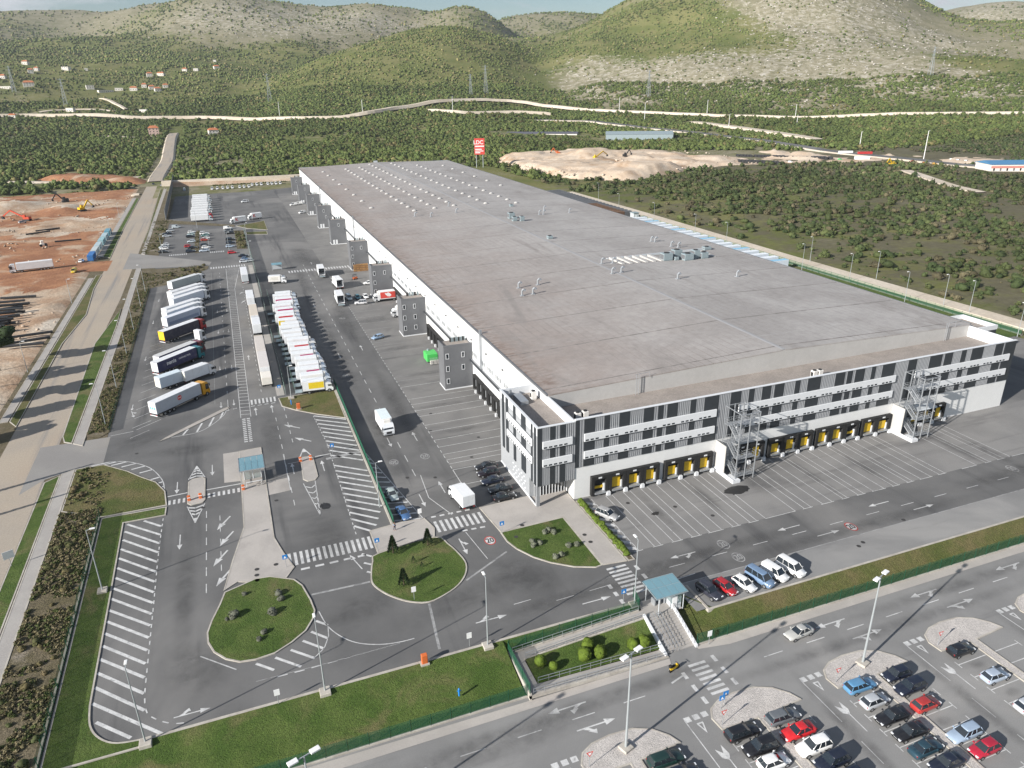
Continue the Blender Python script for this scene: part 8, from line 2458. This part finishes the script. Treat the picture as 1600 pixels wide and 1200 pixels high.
# limestone outcrops strewn over the stony slopes
N = 40000
D = np.sqrt(RNG.uniform(1150 ** 2, 2900 ** 2, N))
az = RNG.uniform(R(-22), R(60), N)
x, y = D * np.sin(az), D * np.cos(az)
g, r, _ = cover(x, y)
keep = in_view(x, y) & (RNG.random(N) < np.clip(r - .25, 0, 1) * .35) & (hill_height(x, y) > 15)
x, y = x[keep], y[keep]
print('rocks', len(x))
Vr = [leafy(80 + s, 1, 0, .5, .5, 0, 3) for s in range(4)]
ob = scatter('limestone_outcrops', np.stack([x, y, terrain_z(x, y) - .3], -1), RNG.uniform(1.0, 3.2, len(x)), np.array([[.46, .43, .39]]) * RNG.uniform(.8, 1.15, (len(x), 1)), Vr, 'pale limestone rocks strewn over the stony slopes')


# single garden plants
def shrub(name, x, y, z, r, color, label, group, flat=.85, seed=None):
    V, F = BUSH[random.randrange(6)]
    o = put(name, SHRUB[random.randrange(len(SHRUB))], None, (x, y, z), random.uniform(0, 6.3), color)
    o.scale = (r, r, r * flat / .8)
    return tag(o, label, 'shrub', group)


SHRUB = [mesh_from('garden_shrub', *leafy(200 + s, 3, 150, .12, .92, .16, 7), MAT['leaf']) for s in range(3)]
OLIVE = [mesh_from('olive_shrub', *leafy(220 + s, 2, 60, .3, .8, .26, 6), MAT['leaf']) for s in range(3)]
LIME = (.080, .118, .014)
for i, (p, r, lab) in enumerate((((30.82, 72.32), .8, 'round lime-green shrub at the western end of the ramp garden'), ((32.22, 71.15), .62, 'small round lime-green shrub beside the westernmost one'), ((36.99, 71.31), .92, 'large round shrub, lower of the middle three in the ramp garden'), ((38.15, 72.63), .9, 'round shrub, upper of the middle three in the ramp garden'),
                                 ((39.2, 70.93), .9, 'round shrub, eastern of the middle three in the ramp garden'), ((44.13, 70.6), .85, 'round shrub, lower of the eastern pair in the ramp garden'), ((45.86, 70.43), .88, 'round shrub, upper of the eastern pair near the stairs'))):
    shrub('garden_shrub', p[0], p[1], -1.25 + (p[0] - 29) / 19 * .2 + max(0, p[1] - 71) * .15, r, LIME, lab, 'round shrubs in the ramp garden', 1.0)
for i, p in enumerate(((44.16, 100.08), (43.26, 99.6), (44.64, 99.04), (40.15, 97.9), (41.16, 97.02), (39.89, 96.8), (45.38, 94.5), (46.82, 94.18), (43.27, 92.49), (42.07, 92.41))):
    o = put('olive_shrub', OLIVE[i % 3], None, (p[0], p[1], .08), random.uniform(0, 6), (.13, .14, .10)); o.scale = (.55, .55, .6)
    tag(o, 'grey-green olive shrub on the lawn before the office, %s from the forecourt' % ORD[i], 'shrub', 'olive shrubs before the office')
for i, p in enumerate(((-1.41, 99.93), (-1.19, 98.31), (-2.63, 95.53), (-4.07, 91.68), (-4.81, 90.39), (-8.06, 97.03), (-6.34, 101.8), (-8.97, 96.66))):
    o = put('olive_shrub', OLIVE[i % 3], None, (p[0], p[1], .08), random.uniform(0, 6), (.10, .105, .08)); s_ = (.6, .6, .75, .5, .45, .8, .4, .35)[i]; o.scale = (s_, s_, s_)
    tag(o, 'greyish shrub on the rounded lawn island, %s from its tip' % ORD[i], 'shrub', 'shrubs on the rounded lawn island')


def conifer(x, y, z, h, r, color, label, group, n=900):
    t = empty('conifer', (x, y, z)); tag(t, label, 'tree', group)
    MB().tube((0, 0, -.2), (0, 0, h * .8), r * .12, r * .04, 6).build('trunk', MAT['bark'], t)
    rr = np.random.default_rng(int(x * 100) % 9999)
    u = rr.random(n) ** .75
    zz = u * h * .97
    rad = r * (1 - u) ** .9 * rr.uniform(.75, 1.06, n) + .02
    a = rr.uniform(0, 6.283, n)
    c = np.stack([rad * np.cos(a), rad * np.sin(a), zz + h * .03], -1)
    out = np.stack([np.cos(a), np.sin(a), rr.uniform(.1, 1.2, n)], -1); out /= np.linalg.norm(out, axis=1)[:, None]
    tan = np.stack([-np.sin(a), np.cos(a), rr.uniform(-.3, .3, n)], -1)
    s = (min(h, 4) * .055 * rr.uniform(.6, 1.4, n))[:, None]
    V = np.stack([c - tan * s * .6 - out * s * .3, c + tan * s * .6 - out * s * .3, c + out * s * 1.3], 1).reshape(-1, 3)
    put('crown', mesh_from('crown', V, np.arange(3 * n).reshape(-1, 3), MAT['leaf']), t, color=color)


DKG = (.022, .042, .016)
conifer(*(17.41, 103.9), .1, 3.3, .95, DKG, 'dark conical conifer on the lawn island beside the crossing', 'conifers on the lawn island')
conifer(*(23.43, 103.91), .1, 3.2, .9, DKG, 'dark conical conifer beside the pavement corner', 'conifers on the lawn island')
conifer(*(17.13, 94.83), .1, 3.1, .9, DKG, 'dark conical conifer in the southern half of the lawn island', 'conifers on the lawn island')
conifer(*(19.92, 99.88), .1, 1.3, .45, DKG, 'small young conifer, western of the two on the lawn island', 'conifers on the lawn island', 300)
conifer(*(20.91, 98.26), .1, 1.0, .4, DKG, 'small young conifer beside the white-rimmed cover', 'conifers on the lawn island', 300)
for i, (x, y, h, r) in enumerate(((-62.0, 149.6, 13.0, .55), (-62.5, 138.6, 12.0, .55))): conifer(x, y, 0, h, r, DKG, '%s unseen cypress standing in for a tall pole whose shadow crosses the road' % ORD[i], 'trees west of the road', 1500)  # out-of-view cypresses added to cast the long pole shadows across the road


def tree(x, y, h, r, color, label, group):
    t = empty('broad_tree', (x, y, 0)); tag(t, label, 'tree', group)
    MB().tube((0, 0, -.3), (0, 0, h * .55), .28, .16, 7).tube((0, 0, h * .4), (r * .5, .2, h * .7), .14, .06, 5).tube((0, 0, h * .4), (-r * .4, -.4, h * .72), .14, .06, 5).build('trunk', MAT['bark'], t)
    Vs, Fs, off = [], [], 0
    rr = np.random.default_rng(int(abs(x * 31 + y)) )
    for k in range(9):
        V, F = leafy(int(rr.integers(0, 999)), 2, 120, .3, .85, .28, 6)
        s = r * rr.uniform(.4, .62)
        c = np.array([rr.normal() * r * .42, rr.normal() * r * .42, h * rr.uniform(.42, .82)])
        Vs.append(V * s + c); Fs.append(F + off); off += len(V)
    put('crown', mesh_from('crown', np.vstack(Vs), np.vstack(Fs), MAT['leaf']), t, color=color)


for i, (x, y, h, r) in enumerate(((-66.5, 232, 13.5, 4.6), (-68, 216, 12.5, 4.2), (-65.5, 203, 11.5, 4.0), (-67, 190, 11, 4.0), (-64.5, 177, 9, 3.2))):
    tree(x, y, h, r, (.024, .040, .014), '%s dark tree from the building site along the western footpath' % ORD[i], 'trees west of the road')


def hedge(name, pts, n, r, color, label, zf=lambda x, y: .1):
    Vs, Fs, off = [], [], 0
    for i in range(n):
        a = Vector(pts[0]).lerp(Vector(pts[1]), (i + .5) / n)
        V, F = BUSH[random.randrange(6)]
        s = r * random.uniform(.75, 1.25)
        Vs.append(V * s + np.array([a.x + random.uniform(-.2, .2), a.y, zf(a.x, a.y)])); Fs.append(F + off); off += len(V)
    o = put(name, mesh_from(name, np.vstack(Vs), np.vstack(Fs), MAT['leaf']), color=color)
    return tag(o, label, 'hedge')


hedge('hedge', [(53.4, 106.8), (53.4, 88.5)], 34, .55, (.085, .125, .018), 'bright green low hedge beside the forecourt path')
hedge('hedge', [(-8, 637), (48, 637)], 40, .7, (.05, .07, .02), 'low green hedge at the back of the far yard')
# bushes of the western banks, each one a plant
GK = 'brown-green bushes on the bank west of the fence'
for i in range(48):
    x, y = random.uniform(-36.6, -31.0), random.uniform(76, 139) if i < 36 else random.uniform(139, 152)
    if y > 139: x = random.uniform(-36.8, -34.0)
    r = random.uniform(.3, .8)
    o = put('bank_bush', BM[i % 6], None, (x, y, 0), random.uniform(0, 6), random.choice(((.105, .088, .040), (.075, .076, .030), (.130, .102, .055), (.064, .074, .028))))
    o.scale = (r, r, r * .9); tag(o, 'brownish bush on the bank between footpath and green fence', 'bush', GK)
for i in range(70):
    y = random.uniform(175, 340); x = random.uniform(-36.9, -33.2) if y < 312 else random.uniform(-37, -31)
    r = random.uniform(.25, .62)
    o = put('bank_bush', BM[i % 6], None, (x, y, 0), random.uniform(0, 6), random.choice(((.090, .078, .034), (.070, .072, .028), (.120, .095, .050))))
    o.scale = (r, r, r * .8); tag(o, 'weedy olive-brown bush on the bank beside the truck park', 'bush', 'weedy bushes beside the truck park')
for i in range(40):
    x, y = (random.uniform(-30, -13), random.uniform(325, 346)) if i < 14 else (random.uniform(-38, -33), random.uniform(385, 475)) if i < 28 else (random.uniform(2.2, 6), random.uniform(377, 425))
    r = random.uniform(.5, 1.2)
    o = put('bank_bush', BM[i % 6], None, (x, y, 0), random.uniform(0, 6), random.choice(((.080, .072, .030), (.060, .066, .024))))
    o.scale = (r, r, r * .8); tag(o, 'dull green bush in the dry strips round the upper car park', 'bush', 'bushes round the upper car park')
# weeds on the rough banks: uncountable, one object
def weeds():
    P, S, C = [], [], []
    for (x0, x1, y0, y1, n) in ((-37.2, -30.3, 66, 139, 4200), (-37.2, -32.9, 175, 311, 3400), (-37.5, -13, 314, 346, 1100), (-41, -33, 383, 480, 900), (1.9, 6.3, 377, 427, 260), (-17.8, -15.6, 375, 436, 200), (-36.9, -30.5, 136, 157, 260)):
        x, y = RNG.uniform(x0, x1, n), RNG.uniform(y0, y1, n)
        k = (fbm(x, y, 5, 7) > .40) & ~((y > 312) & (y < 347) & (x > -33) & (y < 312 + (x + 33) * 1.15))
        P.append(np.stack([x, y, np.full(n, .02)], -1)[k]); S.append(RNG.uniform(.10, .34, n)[k])
    P, S = np.vstack(P), np.concatenate(S)
    u = RNG.random((len(P), 1))
    C = np.array([.110, .098, .046]) * (1 - u) + np.array([.19, .16, .095]) * u
    g = RNG.random(len(P)) < .3
    C[g] = np.array([.075, .092, .030])
    scatter('weeds', P, S, C, [leafy(300 + s, 1, 16, .4, .8, .7, 4) for s in range(4)], 'dry brown weeds covering the western banks')


weeds()

# ------------------------------------------------------------------ haze over the valley
hz = MB().box(-2500, 5400, -160, 5800, -6, 520)
hm = bpy.data.materials.new('haze')
hm.use_nodes = True
hn = hm.node_tree
hn.nodes.clear()
ho = hn.nodes.new('ShaderNodeOutputMaterial')
hv = hn.nodes.new('ShaderNodeVolumePrincipled')
hv.inputs['Color'].default_value = (0.80, 0.87, 0.95, 1)
hv.inputs['Density'].default_value = 0.000055
hv.inputs['Anisotropy'].default_value = 0.2
hn.links.new(hv.outputs['Volume'], ho.inputs['Volume'])
tag(hz.build('haze', hm), 'thin pale haze over the whole valley', kind='stuff')
print('OBJECT COUNT', len(bpy.data.objects))
